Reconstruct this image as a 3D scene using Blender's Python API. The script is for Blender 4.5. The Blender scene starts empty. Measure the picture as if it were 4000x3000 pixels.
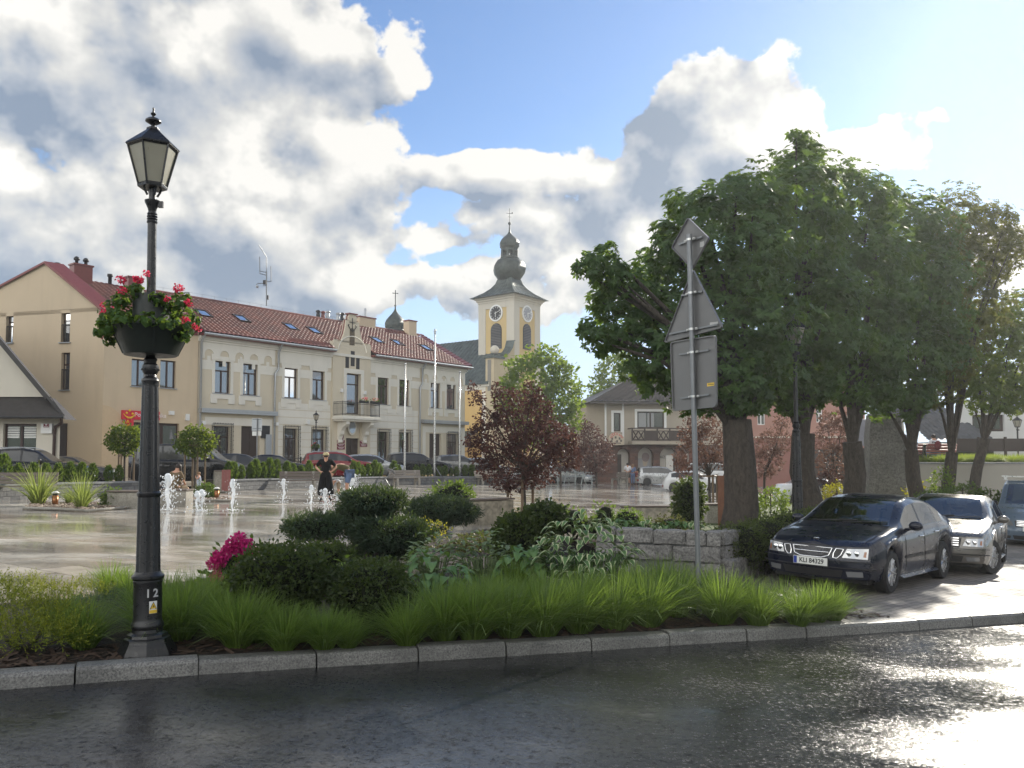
import bpy,bmesh,math,random
import numpy as np
from mathutils import Vector,Matrix,Euler
from math import sin,cos,pi,radians as R,sqrt,atan,atan2,tan
SC=bpy.context.scene
COL=SC.collection
random.seed(7)
RNG=np.random.default_rng(7)
# camera
FPX=3200.0
PITCH=R(2.8)
CY=1633.5
EYE=Vector((0,0,2.0))
cam_d=bpy.data.cameras.new('camera')
cam=bpy.data.objects.new('camera',cam_d)
COL.objects.link(cam)
cam.location=EYE
cam.rotation_euler=(pi/2+PITCH,0,0)
cam_d.sensor_width=36
cam_d.lens=36*FPX/4000
cam_d.shift_y=(CY-1500)/4000
cam_d.clip_start=0.1
cam_d.clip_end=6000
SC.camera=cam
# exposure
SC.view_settings.view_transform='Standard'
SC.view_settings.look='None'
SC.view_settings.exposure=1.15
SC.view_settings.gamma=1.0
SC.render.engine='CYCLES'
SC.cycles.max_bounces=6
SC.cycles.diffuse_bounces=3
SC.cycles.glossy_bounces=3
SC.cycles.transmission_bounces=4
SC.cycles.transparent_max_bounces=6
SC.cycles.caustics_reflective=False
SC.cycles.caustics_refractive=False
SC.cycles.use_denoising=True
# sun and sky
SUN_AZ,SUN_EL=R(36.0),R(26.0)
sun_d=bpy.data.lights.new('sun','SUN')
sun_d.energy=3.2
sun_d.angle=R(0.55)
sun_d.color=(1.0,0.93,0.80)
sun=bpy.data.objects.new('sun',sun_d)
COL.objects.link(sun)
SUN_DIR=Vector((sin(SUN_AZ)*cos(SUN_EL),cos(SUN_AZ)*cos(SUN_EL),sin(SUN_EL)))
sun.rotation_euler=(-SUN_DIR).to_track_quat('-Z','Y').to_euler()
sun.location=(20,30,40)
def azel(px,py):
 az=atan((px-2000)/FPX)
 return az,atan((1790-py)/FPX*cos(az))
def make_world():
 w=bpy.data.worlds.new('World');SC.world=w
 w.use_nodes=True
 nt=w.node_tree;N=nt.nodes;Lk=nt.links
 N.clear()
 def nd(t,**k):
  n=N.new(t)
  for a,b in k.items():setattr(n,a,b)
  return n
 def m(op,a,b=None,c=None,clamp=False):
  n=nd('ShaderNodeMath',operation=op,use_clamp=clamp)
  for i,v in enumerate((a,b,c)):
   if v is None:continue
   if isinstance(v,(int,float)):n.inputs[i].default_value=v
   else:Lk.new(v,n.inputs[i])
  return n.outputs[0]
 def vm(op,a,b=None,sc=None):
  n=nd('ShaderNodeVectorMath',operation=op)
  for i,v in enumerate((a,b)):
   if v is None:continue
   if isinstance(v,(tuple,list,Vector)):n.inputs[i].default_value=v
   else:Lk.new(v,n.inputs[i])
  if sc is not None:n.inputs['Scale'].default_value=sc
  return n.outputs[1]if op in('LENGTH','DOT_PRODUCT','DISTANCE')else n.outputs[0]
 tc=nd('ShaderNodeTexCoord')
 d=vm('NORMALIZE',tc.outputs['Generated'])
 sx=nd('ShaderNodeSeparateXYZ');Lk.new(d,sx.inputs[0])
 az=m('ARCTAN2',sx.outputs[0],sx.outputs[1])
 el=m('ARCSINE',sx.outputs[2])
 q=nd('ShaderNodeCombineXYZ');Lk.new(az,q.inputs[0]);Lk.new(el,q.inputs[1])
 q=vm('SCALE',q.outputs[0],sc=3.2)
 def noise(v,scale,detail=7,rough=0.6,color=False):
  n=nd('ShaderNodeTexNoise');n.noise_dimensions='3D'
  n.inputs['Scale'].default_value=scale;n.inputs['Detail'].default_value=detail
  n.inputs['Roughness'].default_value=rough
  Lk.new(v,n.inputs['Vector'])
  return n.outputs['Color']if color else n.outputs['Fac']
 dz=vm('MULTIPLY',d,(1,1,1.12))
 wob=vm('SUBTRACT',noise(dz,5.0,3,0.5,True),(0.5,0.5,0.5))
 q=vm('ADD',q,vm('SCALE',wob,sc=0.30))
 def field(blobs,q=q):
  out=None
  for bb in blobs:
   px,py,rx,ry=bb[:4];wgt=bb[4]if len(bb)>4 else 1.0
   a,e=azel(px,py)if abs(px)>10 else(px,py)
   v=vm('MULTIPLY',vm('SUBTRACT',q,(a*3.2,e*3.2,0)),(1000/rx,1000/ry,0))
   f=m('SUBTRACT',1.0,vm('LENGTH',v))
   if wgt!=1.0:f=m('MULTIPLY',f,wgt)
   out=f if out is None else m('SMOOTH_MAX',out,f,0.25)
  return out
 blobs=[(150,250,900,420),(500,560,800,460),(900,760,620,420),(1080,960,430,290),(250,1000,800,330),(820,180,480,300),(1350,1130,300,130),(1130,60,330,200),(1900,1130,420,110,.55),(1980,690,520,85),(2370,680,260,90),(2080,860,300,90,.6),(1750,930,130,50,.3),(2860,400,300,230),(2720,640,300,260),(3000,540,240,200),(3350,600,280,110),(2230,1050,300,160,.6),(3960,1010,260,110),(1560,200,90,170,.35),(1575,335,120,50,.35),(1370,350,190,60,.3),(3480,500,160,40,.3),(2480,880,260,280),(-900,500,1100,800),(5600,900,900,300),(-1.35,0.35,1500,900),(-2.1,0.5,1700,1200),(-2.9,0.35,1700,1000),(1.6,0.3,1300,700),(2.2,0.45,1500,1100),(2.95,0.4,1700,1000),(2.5,1.1,3500,900),(-2.2,1.15,3500,800)]  # blobs given as angles are unseen clouds, added behind to brighten shaded walls
 T=field(blobs)
 def vor(v,sc,det):
  n=nd('ShaderNodeTexVoronoi',feature='F1');n.normalize=True
  n.inputs['Scale'].default_value=sc;n.inputs['Detail'].default_value=det;n.inputs['Roughness'].default_value=0.55;n.inputs['Lacunarity'].default_value=2.2
  Lk.new(v,n.inputs['Vector']);return n.outputs['Distance']
 dw=vm('ADD',dz,vm('SCALE',vm('SUBTRACT',noise(dz,14.0,4,0.6,True),(0.5,0.5,0.5)),sc=0.05))
 puff=vor(dw,11.0,2)
 fb=m('ADD',m('MULTIPLY',m('SUBTRACT',0.62,puff),0.85),m('MULTIPLY',noise(dz,6.0,8,0.6),0.52))
 D=m('ADD',m('MINIMUM',T,0.40),m('MULTIPLY',m('SUBTRACT',fb,0.5),1.7))
 D=m('ADD',D,m('MULTIPLY',m('SUBTRACT',noise(dz,30.0,5,0.6),0.5),0.45))
 al=nd('ShaderNodeMapRange',interpolation_type='SMOOTHSTEP')
 Lk.new(D,al.inputs['Value']);al.inputs['From Min'].default_value=0.04;al.inputs['From Max'].default_value=0.15
 off=vm('ADD',dz,tuple(SUN_DIR*0.020+Vector((0,0,0.016))))
 off2=vm('ADD',dz,tuple(SUN_DIR*0.05+Vector((0,0,0.04))))
 fine=m('ADD',m('MULTIPLY',m('SUBTRACT',vor(vm('ADD',dw,tuple(SUN_DIR*0.012+Vector((0,0,0.018)))),11.0,2),puff),0.45),m('MULTIPLY',m('SUBTRACT',noise(dz,12.0,4,0.55),noise(off,12.0,4,0.55)),0.8))
 edge=m('SUBTRACT',1.1,m('MULTIPLY',D,1.3),clamp=True)
 rel=m('ADD',m('MULTIPLY',fine,m('ADD',0.30,m('MULTIPLY',edge,0.85))),m('MULTIPLY',m('SUBTRACT',noise(dz,3.6,3,0.5),noise(off2,3.6,3,0.5)),0.42))
 T2=field(blobs,vm('ADD',q,(0.13,0.08,0)))
 big=noise(dz,3.4,4,0.55)
 dark=field([(60,330,560,170),(250,1010,900,190),(650,1060,620,150),(2720,560,240,300),(2560,900,260,260),(2050,690,460,45),(300,420,420,120),(1300,960,160,110),(2900,300,170,150),(1150,260,300,120)])
 dk=m('MULTIPLY',m('MINIMUM',m('MAXIMUM',m('ADD',dark,0.3),0.0),0.75),0.62)
 rim=m('SUBTRACT',0.55,D)
 lit=m('ADD',m('ADD',0.74,m('MULTIPLY',rel,3.4)),m('MULTIPLY',rim,0.30))
 lit=m('ADD',lit,m('MULTIPLY',m('SUBTRACT',big,0.5),0.35))
 lit=m('ADD',lit,m('MULTIPLY',m('SUBTRACT',T,T2),1.0))
 lit=m('SUBTRACT',lit,dk,clamp=True)
 ramp=nd('ShaderNodeValToRGB')
 e=ramp.color_ramp.elements
 e[0].position=0.0;e[0].color=(0.30,0.38,0.50,1)
 e[1].position=1.0;e[1].color=(1.16,1.13,1.06,1)
 x=e.new(0.35);x.color=(0.55,0.60,0.67,1)
 x=e.new(0.68);x.color=(0.82,0.82,0.80,1)
 Lk.new(lit,ramp.inputs[0])
 sky=nd('ShaderNodeTexSky',sky_type='NISHITA')
 sky.sun_disc=False
 sky.sun_elevation=SUN_EL;sky.sun_rotation=SUN_AZ
 sky.altitude=600;sky.air_density=1.0;sky.dust_density=0.25;sky.ozone_density=2.2
 hz=nd('ShaderNodeMapRange',interpolation_type='SMOOTHSTEP');Lk.new(el,hz.inputs['Value'])
 hz.inputs['From Min'].default_value=0.42;hz.inputs['From Max'].default_value=-0.02
 hz.inputs['To Min'].default_value=0.0;hz.inputs['To Max'].default_value=0.88
 cap=nd('ShaderNodeVectorMath',operation='MINIMUM');Lk.new(sky.outputs[0],cap.inputs[0]);cap.inputs[1].default_value=(4.3,5.7,7.6)
 deep=nd('ShaderNodeVectorMath',operation='MULTIPLY');Lk.new(cap.outputs[0],deep.inputs[0]);deep.inputs[1].default_value=(0.86,0.97,1.08)
 hm=nd('ShaderNodeMix',data_type='RGBA');Lk.new(hz.outputs[0],hm.inputs[0]);Lk.new(deep.outputs[0],hm.inputs[6]);hm.inputs[7].default_value=(4.4,5.7,7.0,1)
 b1=nd('ShaderNodeBackground');Lk.new(hm.outputs[2],b1.inputs[0]);b1.inputs[1].default_value=0.068
 dot=vm('DOT_PRODUCT',d,tuple(SUN_DIR))
 b2=nd('ShaderNodeBackground');Lk.new(ramp.outputs[0],b2.inputs[0]);Lk.new(m('ADD',0.38,m('MULTIPLY',m('POWER',m('MULTIPLY',m('SUBTRACT',1.0,dot),0.5),2.6),1.45)),b2.inputs[1])  # clouds opposite the sun are boosted to fill the shade
 up=nd('ShaderNodeMapRange');Lk.new(el,up.inputs['Value'])
 up.inputs['From Min'].default_value=0.02;up.inputs['From Max'].default_value=0.10
 mx=nd('ShaderNodeMixShader')
 Lk.new(m('MULTIPLY',m('MULTIPLY',al.outputs[0],up.outputs[0]),0.97),mx.inputs[0]);Lk.new(b1.outputs[0],mx.inputs[1]);Lk.new(b2.outputs[0],mx.inputs[2])
 out=nd('ShaderNodeOutputWorld');Lk.new(mx.outputs[0],out.inputs[0])
 w.cycles.sampling_method='MANUAL';w.cycles.sample_map_resolution=512
make_world()
# placing: pixels of the photograph to points of the place
def ray(px,py):
 dx=(px-2000)/FPX;du=(CY-py)/FPX
 return Vector((dx,cos(PITCH)-du*sin(PITCH),sin(PITCH)+du*cos(PITCH)))
def P(px,py,Y):
 d=ray(px,py);return EYE+d*(Y/d.y)
SLOPE=-0.0336
def gz(x,y=0):return 0.15+SLOPE*x
def G(px,py,up=0.0):
 d=ray(px,py)
 t=(0.15+up-2.0)/(d.z-SLOPE*d.x);return EYE+d*t
def on_plane(px,py,o,n):
 d=ray(px,py);return EYE+d*((o-EYE).dot(n)/d.dot(n))
 # object helpers
def tag(o,label=None,cat=None,group=None,kind=None):
 if label:o['label']=label
 if cat:o['category']=cat
 if group:o['group']=group
 if kind:o['kind']=kind
 return o
def thing(name,label,cat,loc=(0,0,0),rz=0.0,group=None,tilt=False,rx=0.0,ry=0.0):
 o=bpy.data.objects.new(name,None);COL.objects.link(o)
 o.empty_display_size=0.3
 if tilt:
  o.matrix_world=Matrix.Translation(loc)@Matrix.Rotation(-atan(SLOPE),4,'Y')@Matrix.Rotation(rz,4,'Z')
 else:
  o.location=loc;o.rotation_euler=(rx,ry,rz)
 return tag(o,label,cat,group)
def dup(o,parent=None,**kw):
 c=o.copy();COL.objects.link(c)
 if parent:c.parent=parent
 for ch in list(o.children):dup(ch,c)
 for k in('label','group'):
  if k in kw:c[k]=kw[k]
 if 'loc' in kw:c.location=kw['loc']
 if 'rz' in kw:c.rotation_euler.z=kw['rz']
 if 'scale' in kw:c.scale=kw['scale']
 return c
class MB:
 def __init__(s,M=None):s.V=[];s.F=[];s.S=[];s.MI=[];s.M=M
 def add(s,verts,faces,smooth=False,mi=0):
  b=len(s.V)
  if s.M is not None:verts=[s.M@Vector(v)for v in verts]
  s.V.extend(tuple(v)for v in verts)
  s.F.extend(tuple(b+i for i in f)for f in faces)
  s.S.extend([smooth]*len(faces));s.MI.extend([mi]*len(faces));return s
 def box(s,c,d,rz=0,mi=0,top=1.0):
  """c centre, d full sizes; top scales the upper face"""
  hx,hy,hz=d[0]/2,d[1]/2,d[2]/2
  vs=[]
  for z in(-1,1):
   k=top if z>0 else 1.0
   for x,y in((-1,-1),(1,-1),(1,1),(-1,1)):
    px,py=x*hx*k,y*hy*k
    vs.append((c[0]+px*cos(rz)-py*sin(rz),c[1]+px*sin(rz)+py*cos(rz),c[2]+z*hz))
  return s.add(vs,[(3,2,1,0),(4,5,6,7),(0,1,5,4),(1,2,6,5),(2,3,7,6),(3,0,4,7)],mi=mi)
 def b2(s,x0,x1,y0,y1,z0,z1,mi=0):
  return s.box(((x0+x1)/2,(y0+y1)/2,(z0+z1)/2),(x1-x0,y1-y0,z1-z0),mi=mi)
 def tube(s,pts,rad,n=8,smooth=True,mi=0,caps=True):
  pts=[Vector(p)for p in pts]
  if not hasattr(rad,'__len__'):rad=[rad]*len(pts)
  vs=[];fs=[]
  ref=Vector((0,0,1))
  t0=(pts[1]-pts[0]).normalized()
  if abs(t0.z)>0.9:ref=Vector((1,0,0))
  for i,p in enumerate(pts):
   t=(pts[min(i+1,len(pts)-1)]-pts[max(i-1,0)]).normalized()
   u=t.cross(ref)
   if u.length<1e-4:u=t.cross(Vector((0,1,0)))
   u.normalize();v=t.cross(u)
   for k in range(n):
    a=2*pi*k/n
    vs.append(p+(u*cos(a)+v*sin(a))*rad[i])
  for i in range(len(pts)-1):
   for k in range(n):
    k2=(k+1)%n
    fs.append((i*n+k,i*n+k2,(i+1)*n+k2,(i+1)*n+k))
  s.add(vs,fs,smooth,mi)
  if caps:
   b=len(vs)-n
   s.add(vs[:n],[tuple(range(n))],False,mi);s.add(vs[b:],[tuple(reversed(range(n)))],False,mi)
  return s
 def lathe(s,prof,n=16,c=(0,0),smooth=True,mi=0,rot=0.0,flute=0.0,nf=12):
  vs=[];fs=[]
  for r,z in prof:
   for k in range(n):
    a=2*pi*k/n+rot
    rr=r*(1-flute*(0.5+0.5*cos(nf*a)))if flute else r
    vs.append((c[0]+rr*cos(a),c[1]+rr*sin(a),z))
  for i in range(len(prof)-1):
   for k in range(n):
    k2=(k+1)%n
    fs.append((i*n+k,i*n+k2,(i+1)*n+k2,(i+1)*n+k))
  fs.append(tuple(reversed(range(n))));fs.append(tuple((len(prof)-1)*n+k for k in range(n)))
  return s.add(vs,fs,smooth,mi)
 def prism(s,poly,f,d0,d1,mi=0,smooth=False):
  """poly in 2-D, f(a, b, d) -> point; closed solid between depths d0 and d1"""
  n=len(poly)
  vs=[f(a,b,d0)for a,b in poly]+[f(a,b,d1)for a,b in poly]
  fs=[tuple(range(n)),tuple(reversed(range(n,2*n)))]
  for i in range(n):
   j=(i+1)%n
   fs.append((j,i,n+i,n+j))
  return s.add(vs,fs,smooth,mi)
 def ball(s,c,r,n=10,m=6,mi=0):
  if not hasattr(r,'__len__'):r=(r,r,r)
  vs=[];fs=[]
  for i in range(m+1):
   th=pi*i/m
   for k in range(n):
    a=2*pi*k/n
    vs.append((c[0]+r[0]*sin(th)*cos(a),c[1]+r[1]*sin(th)*sin(a),c[2]+r[2]*cos(th)))
  for i in range(m):
   for k in range(n):
    k2=(k+1)%n
    fs.append((i*n+k2,i*n+k,(i+1)*n+k,(i+1)*n+k2))
  return s.add(vs,fs,True,mi)
 def build(s,name,mat,parent=None,loc=None,rz=None,sharp=None,weld=False):
  me=bpy.data.meshes.new(name)
  me.from_pydata(s.V,[],s.F)
  me.polygons.foreach_set('use_smooth',s.S)
  mats=mat if isinstance(mat,(list,tuple))else[mat]
  for mm in mats:me.materials.append(mm)
  if len(mats)>1:me.polygons.foreach_set('material_index',s.MI)
  bm=bmesh.new();bm.from_mesh(me)
  if weld:bmesh.ops.remove_doubles(bm,verts=bm.verts,dist=1e-4)
  bmesh.ops.recalc_face_normals(bm,faces=bm.faces)
  bm.to_mesh(me);bm.free()
  if sharp:me.set_sharp_from_angle(angle=R(sharp))
  me.update()
  o=bpy.data.objects.new(name,me);COL.objects.link(o)
  if parent:o.parent=parent
  if loc is not None:o.location=loc
  if rz is not None:o.rotation_euler.z=rz
  return o
def np_mesh(name,V,F,mat,parent=None,smooth=True,loc=None):
 """V (n,3) array, F (m,k) array of equal-sized faces"""
 V=np.asarray(V,dtype=np.float32);F=np.asarray(F,dtype=np.int32)
 me=bpy.data.meshes.new(name)
 m,k=F.shape
 me.vertices.add(len(V));me.vertices.foreach_set('co',V.ravel())
 me.loops.add(m*k);me.loops.foreach_set('vertex_index',F.ravel())
 me.polygons.add(m);me.polygons.foreach_set('loop_start',np.arange(0,m*k,k,dtype=np.int32))
 me.polygons.foreach_set('loop_total',np.full(m,k,dtype=np.int32))
 me.polygons.foreach_set('use_smooth',np.full(m,smooth))
 me.update(calc_edges=True);me.validate()
 me.materials.append(mat)
 o=bpy.data.objects.new(name,me);COL.objects.link(o)
 if parent:o.parent=parent
 if loc is not None:o.location=loc
 return o
def text_mesh(name,body,size,mat,parent,loc,rot,depth=0.004,align='CENTER',bold=0.0,sx=1.0):
 c=bpy.data.curves.new(name,'FONT');c.body=body;c.size=size;c.extrude=depth;c.offset=bold
 c.align_x=align;c.align_y='CENTER'
 t=bpy.data.objects.new(name,c);COL.objects.link(t)
 dg=bpy.context.evaluated_depsgraph_get()
 me=bpy.data.meshes.new_from_object(t.evaluated_get(dg))
 bpy.data.objects.remove(t);bpy.data.curves.remove(c)
 me.materials.clear();me.materials.append(mat)
 o=bpy.data.objects.new(name,me);COL.objects.link(o)
 o.parent=parent;o.location=loc;o.rotation_euler=rot;o.scale=(sx,1,1)
 return o
 # materials
MATS={}
class NT:
 def __init__(s,name):
  s.m=bpy.data.materials.new(name);s.m.use_nodes=True
  s.t=s.m.node_tree;s.N=s.t.nodes;s.L=s.t.links
  s.p=s.N['Principled BSDF'];s.out=s.N['Material Output']
  tc=s.N.new('ShaderNodeTexCoord');s.obj=tc.outputs['Object'];s.uv=tc.outputs['UV']
 def set(s,**k):
  for a,v in k.items():
   i=s.p.inputs[a.replace('_',' ')]
   if isinstance(v,(int,float)):i.default_value=v
   elif isinstance(v,(tuple,list)):i.default_value=tuple(v)+((1,)if len(v)==3 else())
   else:s.L.new(v,i)
  return s
 def noise(s,scale,detail=4,rough=0.55,vec=None,col=False,dist=0.0):
  n=s.N.new('ShaderNodeTexNoise');n.inputs['Scale'].default_value=scale
  n.inputs['Detail'].default_value=detail;n.inputs['Roughness'].default_value=rough
  n.inputs['Distortion'].default_value=dist
  s.L.new(vec or s.obj,n.inputs['Vector']);return n.outputs['Color' if col else 'Fac']
 def voro(s,scale,feat='F1',vec=None,out='Distance',rand=1.0):
  n=s.N.new('ShaderNodeTexVoronoi');n.feature=feat;n.inputs['Scale'].default_value=scale
  n.inputs['Randomness'].default_value=rand
  s.L.new(vec or s.obj,n.inputs['Vector']);return n.outputs[out]
 def ramp(s,fac,stops,interp='LINEAR'):
  n=s.N.new('ShaderNodeValToRGB');n.color_ramp.interpolation=interp
  e=n.color_ramp.elements
  while len(e)<len(stops):e.new(0.5)
  for el,(p,c)in zip(e,stops):
   el.position=p;el.color=(c,c,c,1)if isinstance(c,(int,float))else tuple(c)+(1,)
  s.L.new(fac,n.inputs[0]);return n.outputs[0]
 def mix(s,a,b,fac,mode='MIX'):
  n=s.N.new('ShaderNodeMix');n.data_type='RGBA';n.blend_type=mode
  for i,v in((0,fac),(6,a),(7,b)):
   if isinstance(v,(int,float)):n.inputs[i].default_value=v
   elif isinstance(v,(tuple,list)):n.inputs[i].default_value=tuple(v)+(1,)
   else:s.L.new(v,n.inputs[i])
  return n.outputs[2]
 def math(s,op,a,b=0.0,c=0.0,clamp=False):
  n=s.N.new('ShaderNodeMath');n.operation=op;n.use_clamp=clamp
  for i,v in enumerate((a,b,c)):
   if isinstance(v,(int,float)):n.inputs[i].default_value=v
   else:s.L.new(v,n.inputs[i])
  return n.outputs[0]
 def mapping(s,scale=(1,1,1),rot=(0,0,0),vec=None):
  n=s.N.new('ShaderNodeMapping');n.inputs['Scale'].default_value=scale;n.inputs['Rotation'].default_value=rot
  s.L.new(vec or s.obj,n.inputs['Vector']);return n.outputs[0]
 def bump(s,h,strength=0.3,dist=0.02):
  n=s.N.new('ShaderNodeBump');n.inputs['Strength'].default_value=strength;n.inputs['Distance'].default_value=dist
  s.L.new(h,n.inputs['Height']);s.L.new(n.outputs[0],s.p.inputs['Normal']);return s
 def brick(s,vec,scale,w,h,mortar,c1,c2,cm,off=0.5,bias=0.0):
  n=s.N.new('ShaderNodeTexBrick');n.inputs['Scale'].default_value=scale
  n.inputs['Brick Width'].default_value=w;n.inputs['Row Height'].default_value=h
  n.inputs['Mortar Size'].default_value=mortar;n.offset=off;n.inputs['Bias'].default_value=bias
  n.inputs['Mortar Smooth'].default_value=0.3
  for k,v in(('Color1',c1),('Color2',c2),('Mortar',cm)):n.inputs[k].default_value=tuple(v)+(1,)
  s.L.new(vec,n.inputs['Vector']);return n.outputs['Color'],n.outputs['Fac']
def plain(name,c,rough=0.6,metal=0.0,var=0.25,scale=6.0,bump=0.0,bscale=60.0,coat=0.0,spec=0.5):
 if name in MATS:return MATS[name]
 n=NT(name)
 c2=tuple(max(0,v*(1-var))for v in c);c1=tuple(min(1,v*(1+var*0.5))for v in c)
 n.set(Base_Color=n.mix(c2,c1,n.noise(scale,5)),Metallic=metal,Coat_Weight=coat,Coat_Roughness=0.03)
 n.p.inputs['Specular IOR Level'].default_value=spec
 n.set(Roughness=n.ramp(n.noise(scale*2.3,3),[(0.3,max(0.02,rough-0.08)),(0.7,min(1,rough+0.08))]))
 if bump:n.bump(n.noise(bscale,4),bump,0.01)
 MATS[name]=n.m;return n.m
def leaf_mat(name,dark,light,trans=0.4,tcol=None,rough=0.5):
 """dark/light are per-leaf random colours of the leaf itself"""
 n=NT(name)
 g=n.N.new('ShaderNodeNewGeometry')
 col=n.mix(dark,light,g.outputs['Random Per Island'])
 n.set(Base_Color=col,Roughness=rough)
 n.p.inputs['Specular IOR Level'].default_value=0.25
 tr=n.N.new('ShaderNodeBsdfTranslucent')
 n.L.new(n.mix(col,tcol or(0.35,0.5,0.05),0.6),tr.inputs[0])
 mx=n.N.new('ShaderNodeMixShader');mx.inputs[0].default_value=trans
 n.L.new(n.p.outputs[0],mx.inputs[1]);n.L.new(tr.outputs[0],mx.inputs[2]);n.L.new(mx.outputs[0],n.out.inputs[0])
 MATS[name]=n.m;return n.m
def glass_mat(name,tint=(0.012,0.014,0.016),refl=0.14,rough=0.02,fr=0.75):
 n=NT(name)
 n.set(Base_Color=tint,Roughness=0.3)
 gl=n.N.new('ShaderNodeBsdfGlossy');gl.inputs['Roughness'].default_value=rough;gl.inputs[0].default_value=(0.95,0.97,1,1)
 lw=n.N.new('ShaderNodeLayerWeight');lw.inputs[0].default_value=0.45
 f=n.math('ADD',n.math('MULTIPLY',lw.outputs['Fresnel'],fr),refl,clamp=True)
 mx=n.N.new('ShaderNodeMixShader');n.L.new(f,mx.inputs[0])
 n.L.new(n.p.outputs[0],mx.inputs[1]);n.L.new(gl.outputs[0],mx.inputs[2]);n.L.new(mx.outputs[0],n.out.inputs[0])
 MATS[name]=n.m;return n.m
def clear_glass(name,alpha=0.5,tint=(0.6,0.7,0.68)):
 n=NT(name)
 tr=n.N.new('ShaderNodeBsdfTransparent');tr.inputs[0].default_value=tuple(tint)+(1,)
 gl=n.N.new('ShaderNodeBsdfGlossy');gl.inputs['Roughness'].default_value=0.02
 lw=n.N.new('ShaderNodeLayerWeight');lw.inputs[0].default_value=0.5
 f=n.math('ADD',n.math('MULTIPLY',lw.outputs['Fresnel'],0.8),0.10,clamp=True)
 mx=n.N.new('ShaderNodeMixShader');n.L.new(f,mx.inputs[0])
 n.L.new(tr.outputs[0],mx.inputs[1]);n.L.new(gl.outputs[0],mx.inputs[2]);n.L.new(mx.outputs[0],n.out.inputs[0])
 MATS[name]=n.m;return n.m
 # ground
def m_asphalt():
 n=NT('wet_asphalt')
 base=n.mix((0.008,0.009,0.010),(0.036,0.036,0.037),n.ramp(n.noise(42,3,0.8),[(0.38,0.0),(0.62,1.0)]))
 base=n.mix(base,(0.012,0.012,0.014),n.ramp(n.noise(0.5,4,dist=0.6),[(0.45,0.0),(0.62,0.75)]))
 wet=n.noise(0.55,5,0.6,vec=n.mapping((1.0,2.0,1),(0,0,0.3)))
 n.set(Base_Color=base,Roughness=n.math('ADD',n.ramp(wet,[(0.36,0.06),(0.50,0.11),(0.66,0.18)]),n.ramp(n.noise(23,4,0.85),[(0.48,0.0),(0.66,0.24)])))
 sp=n.noise(17,5,0.85)
 n.set(Specular_IOR_Level=n.ramp(sp,[(0.40,0.05),(0.54,0.75)]))
 grain=n.math('ADD',n.noise(40,3,0.8),n.math('MULTIPLY',n.noise(13,3),0.9))
 h=n.math('MULTIPLY',grain,n.ramp(wet,[(0.34,0.25),(0.60,1.0)]))
 n.bump(h,1.0,0.0042)
 return n.m
def m_street():
 n=NT('street_asphalt')
 n.set(Base_Color=n.mix((0.045,0.045,0.047),(0.09,0.09,0.09),n.noise(3,6)),Roughness=0.5);return n.m
def m_granite(name,a=(0.10,0.10,0.10),b=(0.33,0.33,0.33),sc=70,rough=0.55,big=1.5):
 n=NT(name)
 sp=n.ramp(n.noise(sc,2,0.8),[(0.35,a),(0.5,tuple((x+y)/2 for x,y in zip(a,b))),(0.68,b)])
 n.set(Base_Color=n.mix(sp,tuple(x*0.6 for x in a),n.ramp(n.noise(big,5),[(0.45,0.0),(0.7,0.6)])),Roughness=rough)
 n.bump(n.noise(sc*0.5,5,0.7),0.5,0.012);MATS[name]=n.m;return n.m
def m_mulch():
 n=NT('bark_mulch')
 v=n.voro(38,vec=n.mapping((1,2.4,1),(0,0,0.7)),out='Color')
 n.set(Base_Color=n.mix(n.ramp(v,[(0.2,(0.012,0.009,0.007)),(0.8,(0.06,0.04,0.028))]),(0.02,0.015,0.012),n.noise(3,4)),Roughness=0.8)
 n.bump(n.voro(38,vec=n.mapping((1,2.4,1),(0,0,0.7))),1.0,0.03);return n.m
def m_plaza():
 n=NT('wet_stone_paving')
 warp=n.N.new('ShaderNodeVectorMath');warp.operation='ADD'
 sc=n.N.new('ShaderNodeVectorMath');sc.operation='SCALE';sc.inputs['Scale'].default_value=0.10
 n.L.new(n.noise(1.2,3,col=True),sc.inputs[0]);n.L.new(n.obj,warp.inputs[0]);n.L.new(sc.outputs[0],warp.inputs[1])
 v=n.mapping((1,1,1),(0,0,0.55),vec=warp.outputs[0])
 c,f=n.brick(v,1.0,0.95,0.62,0.012,(0.47,0.43,0.37),(0.22,0.205,0.18),(0.09,0.075,0.06))
 warm=n.mix(c,(0.27,0.21,0.155),n.ramp(n.voro(1.1,vec=v,out='Color'),[(0.55,0.0),(0.8,0.6)]))
 pale=n.mix(warm,(0.54,0.52,0.48),n.ramp(n.noise(0.8,4,vec=n.mapping((0.6,1.8,1))),[(0.46,0.0),(0.66,0.75)]))
 base=n.mix(pale,tuple((0.14,0.12,0.10)),n.ramp(n.noise(2.3,5),[(0.5,0.0),(0.75,0.45)]))
 wet=n.noise(0.35,5,0.6,vec=n.mapping((0.8,1.6,1),(0,0,0.2)))
 n.set(Base_Color=n.mix(n.mix(base,(0.10,0.09,0.075),0.45,'MIX'),base,n.ramp(wet,[(0.42,0.0),(0.56,1.0)])),Roughness=n.ramp(wet,[(0.42,0.05),(0.54,0.15),(0.70,0.34)]))
 n.p.inputs['Specular IOR Level'].default_value=0.6
 h=n.math('SUBTRACT',n.math('MULTIPLY',n.noise(7,4),0.5),n.math('MULTIPLY',f,0.6))
 n.bump(h,0.25,0.010);return n.m
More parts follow.
